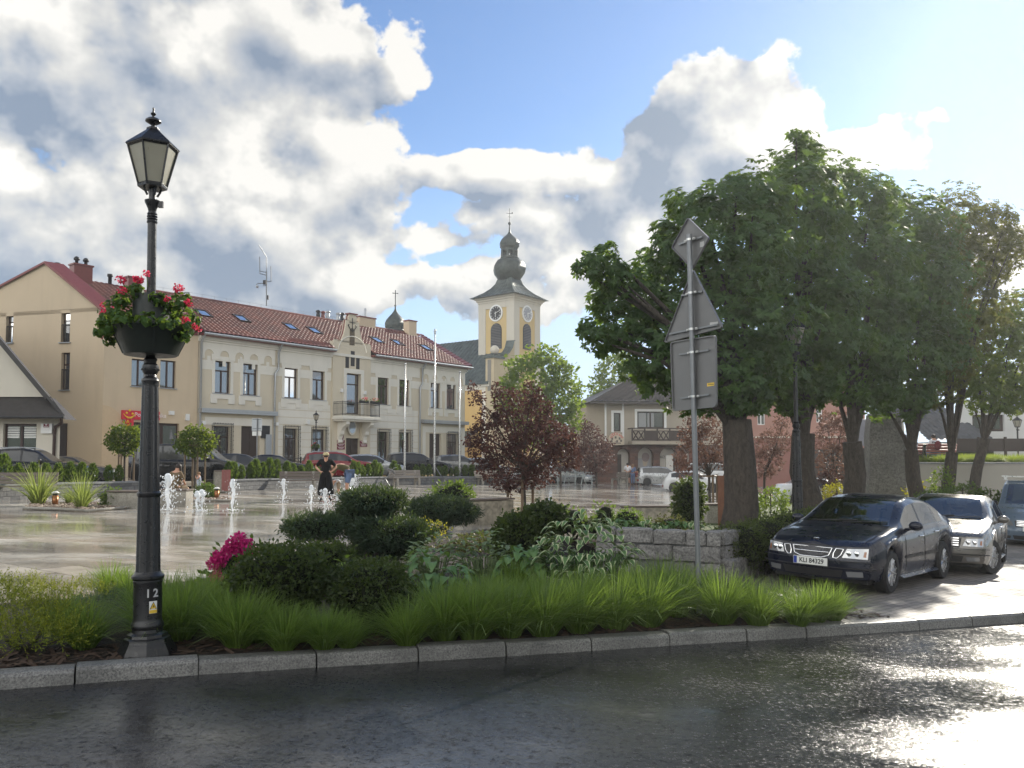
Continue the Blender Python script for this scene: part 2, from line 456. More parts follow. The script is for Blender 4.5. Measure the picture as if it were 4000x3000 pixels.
def m_pavers():
 n=NT('concrete_pavers')
 v=n.mapping((1,1,1),(0,0,-0.75))
 c,f=n.brick(v,1.0,0.21,0.105,0.008,(0.22,0.20,0.18),(0.14,0.125,0.112),(0.05,0.045,0.04))
 n.set(Base_Color=n.mix(c,(0.12,0.11,0.10),n.ramp(n.noise(0.9,5),[(0.45,0),(0.75,0.6)])),Roughness=n.ramp(n.noise(1.3,4),[(0.35,0.5),(0.65,0.75)]))
 n.bump(n.math('SUBTRACT',n.math('MULTIPLY',n.noise(30,3),0.3),f),0.7,0.010);return n.m
def m_grassground():
 n=NT('grass_ground')
 n.set(Base_Color=n.mix((0.03,0.045,0.012),(0.10,0.13,0.03),n.noise(2.0,6)),Roughness=0.9)
 n.bump(n.noise(40,3),0.8,0.03);return n.m
 # walls and roofs
def m_plaster(name,c,var=0.12,dirt=0.25):
 n=NT(name)
 c2=tuple(v*(1-var)for v in c)
 b=n.mix(c,c2,n.noise(0.7,6,0.6))
 streak=n.ramp(n.noise(1.4,5,vec=n.mapping((1,1,0.18))),[(0.5,0.0),(0.8,dirt)])
 n.set(Base_Color=n.mix(b,tuple(v*0.55 for v in c),streak),Roughness=0.85)
 n.p.inputs['Specular IOR Level'].default_value=0.2
 n.bump(n.noise(45,4),0.18,0.006);MATS[name]=n.m;return n.m
def m_tile(name,a,b,dirt):
 n=NT(name)
 g=n.noise(5.0,2,0.5)
 c=n.mix(a,b,n.ramp(n.voro(3.2,out='Color'),[(0.1,0.0),(0.9,1.0)]))
 n.set(Base_Color=n.mix(c,dirt,n.ramp(n.noise(0.5,6),[(0.42,0),(0.72,0.75)])),Roughness=n.ramp(g,[(0.3,0.38),(0.7,0.58)]))
 MATS[name]=n.m;return n.m
def m_seam(name,a,b):
 n=NT(name)
 n.set(Base_Color=n.mix(a,b,n.ramp(n.noise(1.0,7,0.7,dist=0.8),[(0.4,0),(0.6,1)])),Roughness=n.ramp(n.noise(2,4),[(0.3,0.35),(0.7,0.6)]),Metallic=0.3)
 MATS[name]=n.m;return n.m
def m_stoneblock(name,a,b,mortar,w,h,sc=1.0):
 n=NT(name)
 sx=n.N.new('ShaderNodeSeparateXYZ');n.L.new(n.obj,sx.inputs[0])
 cb=n.N.new('ShaderNodeCombineXYZ')
 n.L.new(n.math('ADD',sx.outputs[0],n.math('MULTIPLY',sx.outputs[1],1.0)),cb.inputs[0]);n.L.new(sx.outputs[2],cb.inputs[1])
 c,f=n.brick(cb.outputs[0],sc,w,h,0.012,a,b,mortar)
 n.set(Base_Color=n.mix(c,tuple(x*0.5 for x in b),n.ramp(n.noise(9,6,0.7),[(0.4,0),(0.75,0.7)])),Roughness=0.75)
 n.bump(n.math('SUBTRACT',n.noise(14,5,0.65),n.math('MULTIPLY',f,0.8)),0.9,0.03);MATS[name]=n.m;return n.m
def m_wood(name,a,b,rough=0.6):
 n=NT(name)
 n.set(Base_Color=n.mix(a,b,n.noise(9,5,vec=n.mapping((0.6,6,6)))),Roughness=rough)
 n.bump(n.noise(14,4,vec=n.mapping((0.6,8,8))),0.3,0.006);MATS[name]=n.m;return n.m
def m_bark(name,a,b):
 n=NT(name)
 v=n.mapping((1,1,0.35))
 h=n.noise(16,6,0.7,vec=v,dist=0.6)
 n.set(Base_Color=n.ramp(h,[(0.35,a),(0.65,b)]),Roughness=0.9)
 n.bump(h,1.0,0.05);MATS[name]=n.m;return n.m
M_ASPH=m_asphalt();M_STREET=m_street();M_KERB=m_granite('kerb_granite',(0.07,0.07,0.068),(0.27,0.265,0.25),60,0.5)
M_MULCH=m_mulch();M_PLAZA=m_plaza();M_PAVER=m_pavers();M_GRASSG=m_grassground()
M_CREAM=m_plaster('cream_plaster',(0.66,0.59,0.46));M_TRIM=m_plaster('white_trim_plaster',(0.76,0.73,0.65),0.08,0.3)
M_PEACH=m_plaster('peach_plaster',(0.64,0.52,0.37));M_YELLOW=m_plaster('yellow_plaster',(0.60,0.45,0.22));M_OCHRE=m_plaster('ochre_plaster',(0.62,0.42,0.17))
M_GREYTRIM=m_plaster('grey_pilaster_plaster',(0.58,0.54,0.46),0.08)
M_ROUGHCAST=m_plaster('pale_roughcast',(0.64,0.60,0.51));M_BEIGE=m_plaster('beige_roughcast',(0.42,0.37,0.30));M_PINK=m_plaster('salmon_plaster',(0.36,0.19,0.15))
M_TILE=m_tile('red_roof_tile',(0.23,0.072,0.048),(0.15,0.048,0.036),(0.085,0.038,0.034))
M_FLASH=plain('red_metal_flashing',(0.19,0.05,0.042),0.35,0.2)
M_BTILE=m_tile('brown_roof_tile',(0.055,0.045,0.042),(0.035,0.03,0.03),(0.025,0.022,0.022))
M_DKROOF=m_tile('dark_roof_sheet',(0.022,0.018,0.017),(0.03,0.025,0.022),(0.016,0.013,0.012))
M_COPPER=m_seam('green_sheet_roof',(0.045,0.06,0.055),(0.10,0.125,0.115));M_DOME=m_seam('dark_copper_dome',(0.022,0.03,0.027),(0.05,0.065,0.055))
M_ZINC=plain('zinc_grey',(0.42,0.44,0.46),0.4,0.6,0.15);M_STEEL=plain('galvanised_steel',(0.22,0.23,0.24),0.42,0.55,0.2,12)
M_SIGNBACK=plain('grey_sign_back',(0.17,0.17,0.17),0.45,0.3,0.1,3);M_BRIGHT=plain('bright_steel',(0.6,0.6,0.58),0.3,0.8,0.1)
M_BLACK=plain('black_cast_iron',(0.012,0.012,0.014),0.32,0.0,0.3,10,0.15,90);M_IRON=plain('black_wrought_iron',(0.015,0.015,0.016),0.5)
M_WHITE=plain('white_paint',(0.75,0.75,0.73),0.4,0,0.05);M_YSTICK=plain('yellow_sticker',(0.75,0.50,0.05),0.4,0,0.05)
M_GREYLET=plain('grey_lettering',(0.5,0.5,0.5),0.5,0,0.05);M_INK=plain('black_lettering',(0.012,0.012,0.014),0.5,0,0.1)
M_BROWNF=m_wood('brown_window_frame',(0.045,0.018,0.012),(0.03,0.012,0.008),0.45);M_DKDOOR=m_wood('dark_door_wood',(0.022,0.012,0.009),(0.04,0.022,0.015),0.5)
M_WGLASS=glass_mat('window_glass',(0.010,0.012,0.014),0.20);M_SKYLT=glass_mat('skylight_glass',(0.05,0.06,0.07),0.5)
M_REDSIGN=plain('red_sign',(0.60,0.02,0.045),0.4,0,0.05);M_YELLET=plain('yellow_emblem',(0.80,0.50,0.03),0.4,0,0.05);M_PINKLET=plain('pale_lettering',(0.85,0.75,0.76),0.4,0,0.05)
M_MAROON=plain('maroon_plaque',(0.16,0.012,0.03),0.35,0,0.05)
M_LANTERN=plain('milky_lantern_glass',(0.36,0.34,0.27),0.35,0,0.25,5)
M_SLAT=m_wood('weathered_bench_slats',(0.10,0.075,0.06),(0.17,0.14,0.12));M_GSLAT=m_wood('pale_grey_bench_slats',(0.38,0.33,0.26),(0.27,0.23,0.19))
M_CONC=m_granite('pale_concrete',(0.24,0.22,0.19),(0.40,0.38,0.33),30,0.7,2.5);M_STAIN=m_granite('stained_concrete',(0.20,0.18,0.145),(0.52,0.47,0.37),3.0,0.6,1.2)
M_BLOCK=m_stoneblock('grey_split_block',(0.20,0.20,0.20),(0.115,0.12,0.125),(0.07,0.07,0.07),0.40,0.17);M_CAP=m_granite('grey_wall_cap',(0.15,0.155,0.16),(0.30,0.31,0.32),40,0.6)
M_GRAN=m_granite('split_granite',(0.09,0.088,0.085),(0.30,0.29,0.275),28,0.75,1.8)
M_BARK=m_bark('chestnut_bark',(0.03,0.024,0.019),(0.085,0.07,0.056));M_STAKE=m_wood('round_wood_stake',(0.17,0.115,0.065),(0.11,0.075,0.045))
M_CHEST=leaf_mat('chestnut_leaf',(0.024,0.052,0.022),(0.068,0.125,0.042),0.42,(0.30,0.45,0.04));M_LINDEN=leaf_mat('linden_leaf',(0.04,0.08,0.012),(0.10,0.17,0.025),0.42,(0.42,0.55,0.05))
M_PLUM=leaf_mat('purple_plum_leaf',(0.024,0.012,0.015),(0.085,0.038,0.036),0.35,(0.22,0.10,0.07));M_PLUM2=leaf_mat('bronze_plum_leaf',(0.05,0.025,0.025),(0.17,0.085,0.065),0.35,(0.36,0.20,0.13))
M_BALL=leaf_mat('ball_maple_leaf',(0.012,0.030,0.008),(0.045,0.085,0.018),0.40,(0.42,0.52,0.04))
M_THUJA=leaf_mat('thuja_spray',(0.03,0.06,0.012),(0.09,0.14,0.03),0.35,(0.28,0.40,0.05));M_JUNI=leaf_mat('juniper_needles',(0.012,0.027,0.018),(0.036,0.060,0.038),0.15)
M_BOX=leaf_mat('clipped_yew_leaf',(0.012,0.024,0.008),(0.05,0.068,0.022),0.22);M_GOLDJ=leaf_mat('golden_juniper',(0.045,0.085,0.012),(0.27,0.30,0.03),0.25,(0.5,0.5,0.04))
M_BLUEJ=leaf_mat('blue_creeping_juniper',(0.03,0.06,0.045),(0.07,0.11,0.08),0.15)
M_GRASS=leaf_mat('ornamental_grass',(0.06,0.11,0.02),(0.17,0.25,0.06),0.45,(0.35,0.5,0.06),0.4);M_DRYGR=leaf_mat('striped_grass',(0.10,0.15,0.03),(0.33,0.36,0.12),0.45,(0.5,0.6,0.12))
M_SHRUB=leaf_mat('shrub_leaf',(0.018,0.042,0.012),(0.07,0.115,0.03),0.35);M_YSHRUB=leaf_mat('yellow_shrub_leaf',(0.14,0.16,0.015),(0.40,0.36,0.03),0.4,(0.6,0.55,0.05))
M_HOSTA=leaf_mat('hosta_leaf',(0.06,0.13,0.045),(0.13,0.22,0.09),0.25);M_HOSTAW=plain('cream_leaf_margin',(0.42,0.46,0.26),0.5,0,0.1)
M_MAG=leaf_mat('magenta_petal',(0.38,0.012,0.13),(0.62,0.03,0.24),0.25,(0.8,0.05,0.3));M_REDP=leaf_mat('red_pink_petal',(0.55,0.02,0.07),(0.85,0.06,0.14),0.25,(0.9,0.1,0.2))
M_COVER=leaf_mat('dark_ground_cover',(0.05,0.022,0.02),(0.09,0.06,0.04),0.2)
M_SOFT=m_granite('pebble_stone',(0.12,0.07,0.05),(0.50,0.42,0.33),9,0.7,6)
def m_water():
 n=NT('fountain_water')
 n.set(Base_Color=(0.80,0.83,0.85),Roughness=0.12);n.p.inputs['Subsurface Weight'].default_value=0.0
 tr=n.N.new('ShaderNodeBsdfTranslucent');tr.inputs[0].default_value=(0.9,0.92,0.95,1)
 mx=n.N.new('ShaderNodeMixShader');mx.inputs[0].default_value=0.5
 n.L.new(n.p.outputs[0],mx.inputs[1]);n.L.new(tr.outputs[0],mx.inputs[2]);n.L.new(mx.outputs[0],n.out.inputs[0]);return n.m
M_WATER=m_water()
# the ground
def sheet(name,poly,zf,mat,cell=None):
 """a flat-ish sheet over a plan polygon; zf(x, y) gives its height"""
 m=MB();m.add([(x,y,zf(x,y))for x,y in poly],[tuple(range(len(poly)))])
 return tag(m.build(name,mat),kind='structure')
ROADZ=lambda x,y=0:gz(x)-0.13
KERB=[G(px,py)for px,py in((-900,2665),(0,2612),(480,2575),(1000,2546),(1500,2520),(2000,2494),(2500,2466),(3000,2440),(3500,2412),(4000,2380),(4700,2325))]
KERB=[Vector((p.x,p.y,0))for p in KERB]
KERB[0]=Vector((-7.8,5.55,0))
KERB=[Vector((-60,-6,0))]+KERB+[Vector((22,17.4,0)),Vector((70,44,0))]
def off_line(pts,d):
 out=[]
 for i,p in enumerate(pts):
  t=(pts[min(i+1,len(pts)-1)]-pts[max(i-1,0)]).normalized()
  out.append(p+Vector((t.y,-t.x,0))*d)
 return out
far=-0.45
sheet('ground',[(-400,-400),(400,-400),(400,400),(-400,400)],lambda x,y:-3.2,M_GRASSG)
kin=off_line(KERB,0.0);kout=off_line(KERB,0.16)
m=MB()
rv=[(p.x,p.y,ROADZ(p.x))for p in kout]+[(p.x*1.0,min(p.y-30,-20),ROADZ(p.x))for p in kout]
n_=len(kout)
m.add(rv,[(i,i+n_,i+n_+1,i+1)for i in range(n_-1)])
tag(m.build('road',M_ASPH),kind='structure')
def resample(pts,step):
 out=[pts[0]];acc=0.0
 for a,b in zip(pts,pts[1:]):
  L=(b-a).length;t=step-acc
  while t<=L:
   out.append(a+(b-a)*(t/L));t+=step
  acc=L-(t-step)
 return out
rk=random.Random(3)
m=MB()
ks=resample(KERB[1:-2],0.06)
i=0
while i<len(ks)-2:
 k=min(len(ks)-1,i+int(rk.uniform(13,18)))
 seg=ks[i:k+1];e=0.008
 dz=rk.uniform(-0.008,0.008);dy=rk.uniform(-0.008,0.008)
 A=[p.copy()for p in seg]
 t=(A[-1]-A[0]).normalized();nn=Vector((t.y,-t.x,0))
 a,b=A[0]+t*e,A[-1]-t*e
 vs=[]
 for p in(a,a+(b-a)*0.5,b):
  z=gz(p.x)+dz
  w=rk.uniform(-0.004,0.004)
  for o,zz in((0.19+dy+w,ROADZ(p.x)-0.05),(0.175+dy+w,z-0.035),(0.155+dy,z-0.008+w),(0.12+dy,z+w),(-0.02,z-0.004),(-0.03,z-0.12)):
   q=p+nn*o;vs.append((q.x,q.y,zz))
 fs=[]
 for j in(0,1):
  for c in range(5):fs.append((j*6+c,j*6+c+1,j*6+7+c,j*6+6+c))
 fs+=[(0,1,2,3,4,5),(12,13,14,15,16,17)]
 m.add(vs,fs);i=k
tag(m.build('kerb',M_KERB),kind='structure')
def gpt(px,py,up=0):p=G(px,py,up);return(p.x,p.y)
bedfar=[gpt(3090,2420),gpt(2960,2300),gpt(2560,2240),gpt(2230,2100),gpt(1900,2062),gpt(1500,2165),gpt(1250,2240),gpt(820,2250),gpt(300,2330),gpt(0,2350),gpt(-1500,2380)]
kb=[(p.x,p.y)for p in off_line(KERB,-0.0)]
near=[q for q in kb if-12<q[0]<gpt(3330,2425)[0]]
bed=near+bedfar
m=MB()
bz=lambda x,y=0:gz(x)-0.02
bmv=[(x,y,bz(x,y))for x,y in bed]
m.add(bmv,[tuple(range(len(bed)))])
bedo=tag(m.build('planting_bed',M_MULCH),kind='structure')
sheet('plaza',[kb[1]]+[q for q in kb[2:-2]]+[kb[-2],(60,60),(40,120),(-60,120),(-60,10)],lambda x,y:gz(x)-0.030,M_PLAZA)
bay=[gpt(2960,2300)]+[gpt(3090,2420),gpt(3330,2425)]+[q for q in kb if q[0]>gpt(3330,2425)[0]][:6]+[(26,34),(15.5,26),gpt(3400,2150),gpt(3030,2212)]
sheet('parking_bay',bay,lambda x,y:gz(x)-0.012,M_PAVER)
sheet('park_lawn',[gpt(3000,2130),gpt(3420,2140),(14.5,24),(26,40),(16,50),gpt(2900,1900),gpt(2790,2000),gpt(2700,2080)],lambda x,y:gz(x)-0.018,M_GRASSG)
STREET=0.78
WALL=[(-24,8),(-17.5,20),(-15.6,27.4),(-12.3,36.5),(-9.9,43.0),(-7.6,48.6),(-3.0,56.0),(2.9,62.4)]
m=MB()
sv=[]
for x,y in WALL[:7]:sv.append((x-1.2,y+0.1,STREET))
sv+=[(-1.2,58.6,STREET),(4.0,66,0.1),(9,74,-0.25),(4,130,-0.2),(-80,130,STREET),(-80,8,STREET)]
m.add(sv,[tuple(range(len(sv)))])
tag(m.build('street',M_STREET),kind='structure')
rh=random.Random(11)
m=MB();hv=[];nh=72
for k in range(nh):
 a=R(165+212*k/(nh-1))
 hh=34+16*sin(a*5)+9*sin(a*17+1)+rh.uniform(-4,4)
 for r_,z in((125,-3),(155,hh*0.28),(190,hh*0.5+rh.uniform(-2,3)),(250,hh*0.3)):
  hv.append((r_*cos(a),r_*sin(a),z))
m.add(hv,[(4*k+j,4*k+j+1,4*k+j+5,4*k+j+4)for k in range(nh-1)for j in range(3)],True)
def m_forest():
 n=NT('forest_slope');n.set(Base_Color=n.mix((0.010,0.022,0.010),(0.035,0.06,0.02),n.noise(0.12,8,0.7)),Roughness=0.9);return n.m
tag(m.build('hills',m_forest()),kind='structure')
# building helpers
class Frame:
 """facade frame: s along the wall, y into the building, z up from zb"""
 def __init__(s,o,ang,zb):
  s.o=Vector((o[0],o[1],zb));s.a=ang
  s.d=Vector((cos(ang),sin(ang),0));s.n=Vector((-sin(ang),cos(ang),0))
 def at(s,px,py,depth=0.0):
  p=on_plane(px,py,s.o+s.n*depth,s.n)
  return(p-s.o).dot(s.d),p.z-s.o.z
 def depth_at(s,px,py,s0):
  """(y, z) on the vertical plane s = s0"""
  p=on_plane(px,py,s.o+s.d*s0,s.d)
  return(p-s.o).dot(s.n),p.z-s.o.z
 def world(s,a,y,z):return s.o+s.d*a+s.n*y+Vector((0,0,z))
def wall_holes(m,s0,s1,z0,z1,holes,y=0.0,reveal=0.22,mi=0,mir=0):
 xs=sorted({s0,s1}|{v for h in holes for v in(h[0],h[2])});zs=sorted({z0,z1}|{v for h in holes for v in(h[1],h[3])})
 for a,b in zip(xs,xs[1:]):
  for c,d in zip(zs,zs[1:]):
   mx,mz=(a+b)/2,(c+d)/2
   if any(h[0]<mx<h[2]and h[1]<mz<h[3]for h in holes):continue
   m.add([(a,y,c),(b,y,c),(b,y,d),(a,y,d)],[(0,1,2,3)],mi=mi)
 for a,c,b,d in[h[:4]for h in holes]:
  y2=y+reveal
  for q in(((a,y,c),(a,y2,c),(a,y2,d),(a,y,d)),((b,y,d),(b,y2,d),(b,y2,c),(b,y,c)),((a,y,d),(a,y2,d),(b,y2,d),(b,y,d)),((a,y2,c),(a,y,c),(b,y,c),(b,y2,c))):
   m.add(q,[(0,1,2,3)],mi=mir)
def window(par,h,y=0.16,kind='T',frame=M_BROWNF,glass=None,fw=0.075,name='window',sill=None,sillmat=None,gratio=0.70):
 """frame with one pane sub-part; h = (s0, z0, s1, z1)"""
 a,c,b,d=h
 m=MB();y1=y+0.07
 m.b2(a,a+fw,y,y1,c,d);m.b2(b-fw,b,y,y1,c,d);m.b2(a+fw,b-fw,y,y1,c,c+fw);m.b2(a+fw,b-fw,y,y1,d-fw,d)
 tz=c+(d-c)*gratio
 if kind in('T','H'):m.b2(a+fw,b-fw,y-0.01,y1,tz-fw*0.6,tz+fw*0.6)
 if kind in('T','V'):
  top=tz-fw*0.6 if kind=='T' else d-fw
  m.b2((a+b)/2-fw*0.6,(a+b)/2+fw*0.6,y-0.008,y1,c+fw,top)
 f=m.build(name,frame,par)
 g=MB();g.add([(a+fw*0.5,y+0.04,c+fw*0.5),(b-fw*0.5,y+0.04,c+fw*0.5),(b-fw*0.5,y+0.04,d-fw*0.5),(a+fw*0.5,y+0.04,d-fw*0.5)],[(0,1,2,3)])
 g.build('pane',glass or M_WGLASS,f)
 if sill:
  k=MB();k.b2(a-sill,b+sill,-0.10,y+0.02,c-0.045,c-0.003)
  k.build('sill',sillmat or M_ZINC,f)
 return f
def grille(par,h,out=0.22):
 """wrought iron window basket: lattice of thin bars on front and sides"""
 a,c,b,d=h;m=MB();r=0.013
 a-=0.10;b+=0.10;d+=0.12;c-=0.05
 yf=-out
 for x in(a,b):
  for y in(yf,-0.01):m.tube([(x,y,c),(x,y,d)],r*1.3,5)
 for z in(c,d,d-0.16):
  m.tube([(a,-0.01,z),(a,yf,z),(b,yf,z),(b,-0.01,z)],r*1.2,5)
 w=b-a;nx=max(3,int(round(w/0.24)));st=w/nx
 nz=max(3,int(round((d-0.16-c)/0.30)));sz=(d-0.16-c)/nz
 def zig(pt,n):
  for ph in(0,1):
   for k in range(n):
    pts=[]
    for j in range(nz*2+1):
     off=(0.5 if(j+ph)%2 else 0.0)
     pts.append(pt(min(n,max(0,k+off)),c+j*sz/2))
    m.tube(pts,r*0.75,4,False,caps=False)
 zig(lambda u,z:(a+u*st,yf,z),nx)
 zig(lambda u,z:(b,-0.01+(yf+0.01)*u,z),1);zig(lambda u,z:(a,-0.01+(yf+0.01)*u,z),1)
 for k in range(nx*2+1):
  x=a+k*st/2
  m.ball((x,yf,d+0.05),(0.035,0.03,0.04),6,4)
 for j in range(nz+1):m.ball((b+0.02,yf,c+j*sz),0.035,6,4);m.ball((a-0.02,yf,c+j*sz),0.03,6,4)
 return m.build('window_grille',M_IRON,par)
def tile_plane(m,p00,p10,p01,p11,du=0.34,dv=0.40,amp=0.055,mi=0,sub=4):
 """real interlocking tiles between four corners: 0 = eaves, 1 = ridge"""
 p00,p10,p01,p11=map(Vector,(p00,p10,p01,p11))
 nrm=(p10-p00).cross(p01-p00).normalized()
 if nrm.z<0:nrm=-nrm
 Lu=max((p10-p00).length,(p11-p01).length);Lv=max((p01-p00).length,(p11-p10).length)
 nu=max(1,int(round(Lu/du)))*sub;nv=max(1,int(round(Lv/dv)))
 vs=[];fs=[]
 for j in range(nv):
  for e in(0,1):
   v=(j+e)/nv
   for i in range(nu+1):
    u=i/nu;ph=(i%sub)/sub
    w=abs(sin(pi*(ph+0.0)))*amp
    p=(p00*(1-u)+p10*u)*(1-v)+(p01*(1-u)+p11*u)*v
    vs.append(p+nrm*(w+(amp*0.9 if e==0 else 0.0)))
 for r in range(2*nv-1):
  for i in range(nu):
   fs.append((r*(nu+1)+i,r*(nu+1)+i+1,(r+1)*(nu+1)+i+1,(r+1)*(nu+1)+i))
 m.add(vs,fs,True,mi)
 # the town hall
HO=P(770,1700,52.0)
HA=atan2(0.782,0.623)
HF=Frame((HO.x,HO.y),HA,STREET)
hall=thing('town_hall','cream two storey town hall with red tiled roof, curved middle gable and balcony','town hall',HF.o,HA)
HL_=HF.at(1816,1600)[0]
gut=HF.at(783,1306)[1]
gl0,gl1=HF.at(1296,1400)[0],HF.at(1444,1400)[0]
def hole(x0,y0,x1,y1,ex=0.16):
 a,d=HF.at(x0,y0);b,c=HF.at(x1,y1);return(a,c,b+ex,d)
up=[hole(840,1407,890,1538),hole(949.5,1418,996.5,1545),hole(1111.5,1436,1154,1556),hole(1220,1447,1260,1563),hole(1475,1474,1511,1581),hole(1559,1483,1592,1587),hole(1682,1494,1713.5,1596),hole(1744,1502,1775,1600)]
zt=sum(h[3]for h in up)/8;zs=sum(h[1]for h in up)/8
up=[(h[0],zs,h[2],zt)for h in up]
bd=hole(1350,1458,1397,1618)
gr=[hole(834,1666,896,1800,0),hole(1112,1671,1160,1800,0),hole(1222,1677,1268,1800,0),hole(1478,1684,1515,1800,0),hole(1562,1688,1600,1800,0),hole(1748,1694,1787,1800,0)]
gt=sum(h[3]for h in gr)/6
gr=[(h[0],0.95,h[2],gt)for h in gr]
dl=hole(943,1664,1013,1800,0);dl=(dl[0],0.05,dl[2],dl[3])
dr=hole(1677.6,1693,1723,1800,0);dr=(dr[0],0.05,dr[2],dr[3])
dm=hole(1346,1711,1404,1800,0);dm=(dm[0],0.05,dm[2],dm[3])
m=MB()
wall_holes(m,0,HL_,0,gut,up+gr+[bd,dl,dr,dm])
D=11.4
m.add([(HL_,0,0),(HL_,D,0),(HL_,D,gut),(HL_,D/2,gut+3.35),(HL_,0,gut)],[(0,1,2,3,4)])
m.add([(0,D,0),(HL_,D,0),(HL_,D,gut),(0,D,gut)],[(0,1,2,3)])
m.build('wall',M_CREAM,hall)
for h in up:window(hall,h,kind='T',sill=0.16)
f=window(hall,bd,kind='H',gratio=0.74);f.name='balcony_door'
for h in gr:
 window(hall,h,kind='T',y=0.2);grille(hall,h)
def door(par,h,y=0.22,mat=M_DKDOOR,name='door'):
 a,c,b,d=h;m=MB()
 m.b2(a,b,y,y+0.06,c,d)
 for k in range(2):
  x0=a+(b-a)*(0.06+0.47*k);x1=x0+(b-a)*0.41
  for z0,z1 in((0.08,0.36),(0.42,0.70),(0.75,0.95)):m.b2(x0,x1,y-0.025,y,c+(d-c)*z0,c+(d-c)*z1)
 o=m.build(name,mat,par);k=MB();k.tube([((a+b)/2+0.08,y-0.09,c+1.05),((a+b)/2+0.20,y-0.09,c+1.05)],0.014,6);k.build('handle',M_BRIGHT,o);return o
for h in(dl,dr,dm):door(hall,h)
m=MB();y0=-0.035
def surround(h):
 a,c,b,d=h;w=0.21;b-=0.10
 m.b2(a-w,a,y0,0.002,c,d+0.30);m.b2(b+0.10,b+0.10+w,y0,0.002,c,d+0.30);m.b2(a,b+0.10,y0,0.002,d+0.002,d+0.30)
 m.b2(a-w-0.07,a-w+0.12,y0-0.02,y0+0.001,d+0.05,d+0.42);m.b2(b+w-0.02,b+w+0.17,y0-0.02,y0+0.001,d+0.05,d+0.42)
 m.b2(a-w-0.10,b+w+0.20,y0-0.03,0.002,c-0.36,c-0.05)
 m.b2(a-w-0.10,a+0.16,y0-0.03,0.002,c-0.66,c-0.361);m.b2(b-0.06,b+w+0.20,y0-0.03,0.002,c-0.66,c-0.361)
for h in up:surround(h)
dp1=HF.at(1076,1500)[0];dp2=HF.at(1641,1550)[0]
bz0,bz1=zt-0.62,zt-0.02
edges=[0.12]+[v for h in up for v in(h[0]-0.21,h[2]+0.21)]+[HL_-0.1]
for i in range(0,len(edges),2):
 a,b=edges[i],edges[i+1]
 segs=[(a,b)]
 for g0,g1 in((gl0,gl1),):
  if a<g0<b:segs=[(a,g0-0.05),(g1+0.05,b)]
 for a,b in segs:
  if b-a>0.1:m.b2(a,b,-0.022,0.002,bz0,bz1);m.b2(a,b,-0.034,-0.0215,bz0+0.30,bz0+0.36)
m.b2(-0.05,HL_+0.1,-0.22,0.002,gut-0.30,gut-0.10);m.b2(-0.05,HL_+0.06,-0.12,0.002,gut-0.44,gut-0.301)
def frieze(s0,s1,n):
 w=(s1-s0)/n;zt_=gut-0.445;pts=[(s0,zt_)];zb=zt_-1.05
 pts.append((s0,zb))
 for k in range(n):
  c=s0+w*(k+0.5);r=w*0.29
  pts.append((c-r,zb))
  for j in range(9):
   t=pi-pi*j/8;pts.append((c+r*cos(t),zb+0.28+r*sin(t)))
  pts.append((c+r,zb))
  m.b2(c-0.12,c+0.12,-0.03,0.002,zb-0.42,zb+0.18)
 pts+=[(s1,zb),(s1,zt_)]
 cols=[p for p in pts[1:-1]]
 for(a,za),(b,zb_)in zip(cols,cols[1:]):
  if b-a>1e-4:m.add([(a,-0.06,za),(b,-0.06,zb_),(b,-0.06,zt_),(a,-0.06,zt_),(a,0.002,za),(b,0.002,zb_)],[(0,1,2,3),(0,4,5,1)])
  else:m.add([(a,-0.06,za),(a,-0.06,zb_),(a,0.002,zb_),(a,0.002,za)],[(0,1,2,3)])
frieze(0.15,dp1-0.1,5);frieze(dp2+0.1,HL_-0.05,5)
for s0,s1 in((dp1+0.1,gl0-0.05),(gl1+0.05,dp2-0.1)):m.b2(s0,s1,-0.05,0.002,gut-1.30,gut-0.445)
zl=HF.at(1069,1608)[1]
for s0,s1 in((dp1+0.25,gl0-0.1),(gl1+0.1,dp2-0.25)):
 for k in range(8):
  z=1.0+k*0.52
  xs=[s0]+[v for h in gr if s0<h[0]<s1 for v in(h[0]-0.16,h[2]+0.16)]+[s1]
  if z+0.45>gt+0.3:xs=[s0,s1]
  for a,b in zip(xs[::2],xs[1::2]):m.b2(a,b,-0.02,0.002,z,z+0.475)
for s0,s1,e in((0.5,dp1-0.25,0),(dp2+0.3,HL_-0.02,1)):
 m.b2(s0,s1,-0.03,0.002,zl-1.05,zl-0.55)
 m.b2(s1-0.45,s1,-0.03,0.002,0.1,zl-1.051)
 if e:m.b2(s0,s0+0.35,-0.03,0.002,0.1,zl-1.051)
m.build('plaster_trim',M_TRIM,hall)
m=MB()
for s0,s1 in((0.05,dp1-0.05),(dp2+0.1,HL_+0.1)):m=MB();m.b2(s0,s1,-0.42,0.002,zl-0.16,zl-0.02);m.b2(s0,s1,-0.40,0.002,zl-0.30,zl-0.161);m.build('ledge',M_ZINC,hall)
m=MB()
gy,gzz=-0.62,gut+0.02
for a,b in((0.0,gl0-0.05),(gl1+0.1,HL_+0.35)):m.tube([(a,gy,gzz),(b,gy,gzz)],0.085,8)
m.build('gutter',M_ZINC,hall)
for s_,jog in((0.0,0),(dp1,1),(dp2,1)):
 m=MB()
 if jog:m.tube([(s_+0.12,gy,gzz),(s_+0.12,gy+0.25,gzz-0.35),(s_+0.12,-0.16,gzz-0.6),(s_+0.12,-0.16,gzz-1.75),(s_-0.15,-0.16,gzz-2.1),(s_-0.15,-0.16,0.3)],0.07,8)
 else:m.tube([(s_+0.1,gy,gzz),(s_+0.1,-0.14,gzz-0.5),(s_+0.1,-0.14,0.3)],0.07,8)
 m.build('downpipe',M_ZINC,hall)
rise=3.35;ov=0.62
sl=rise/(D/2)
zev=gut+0.10
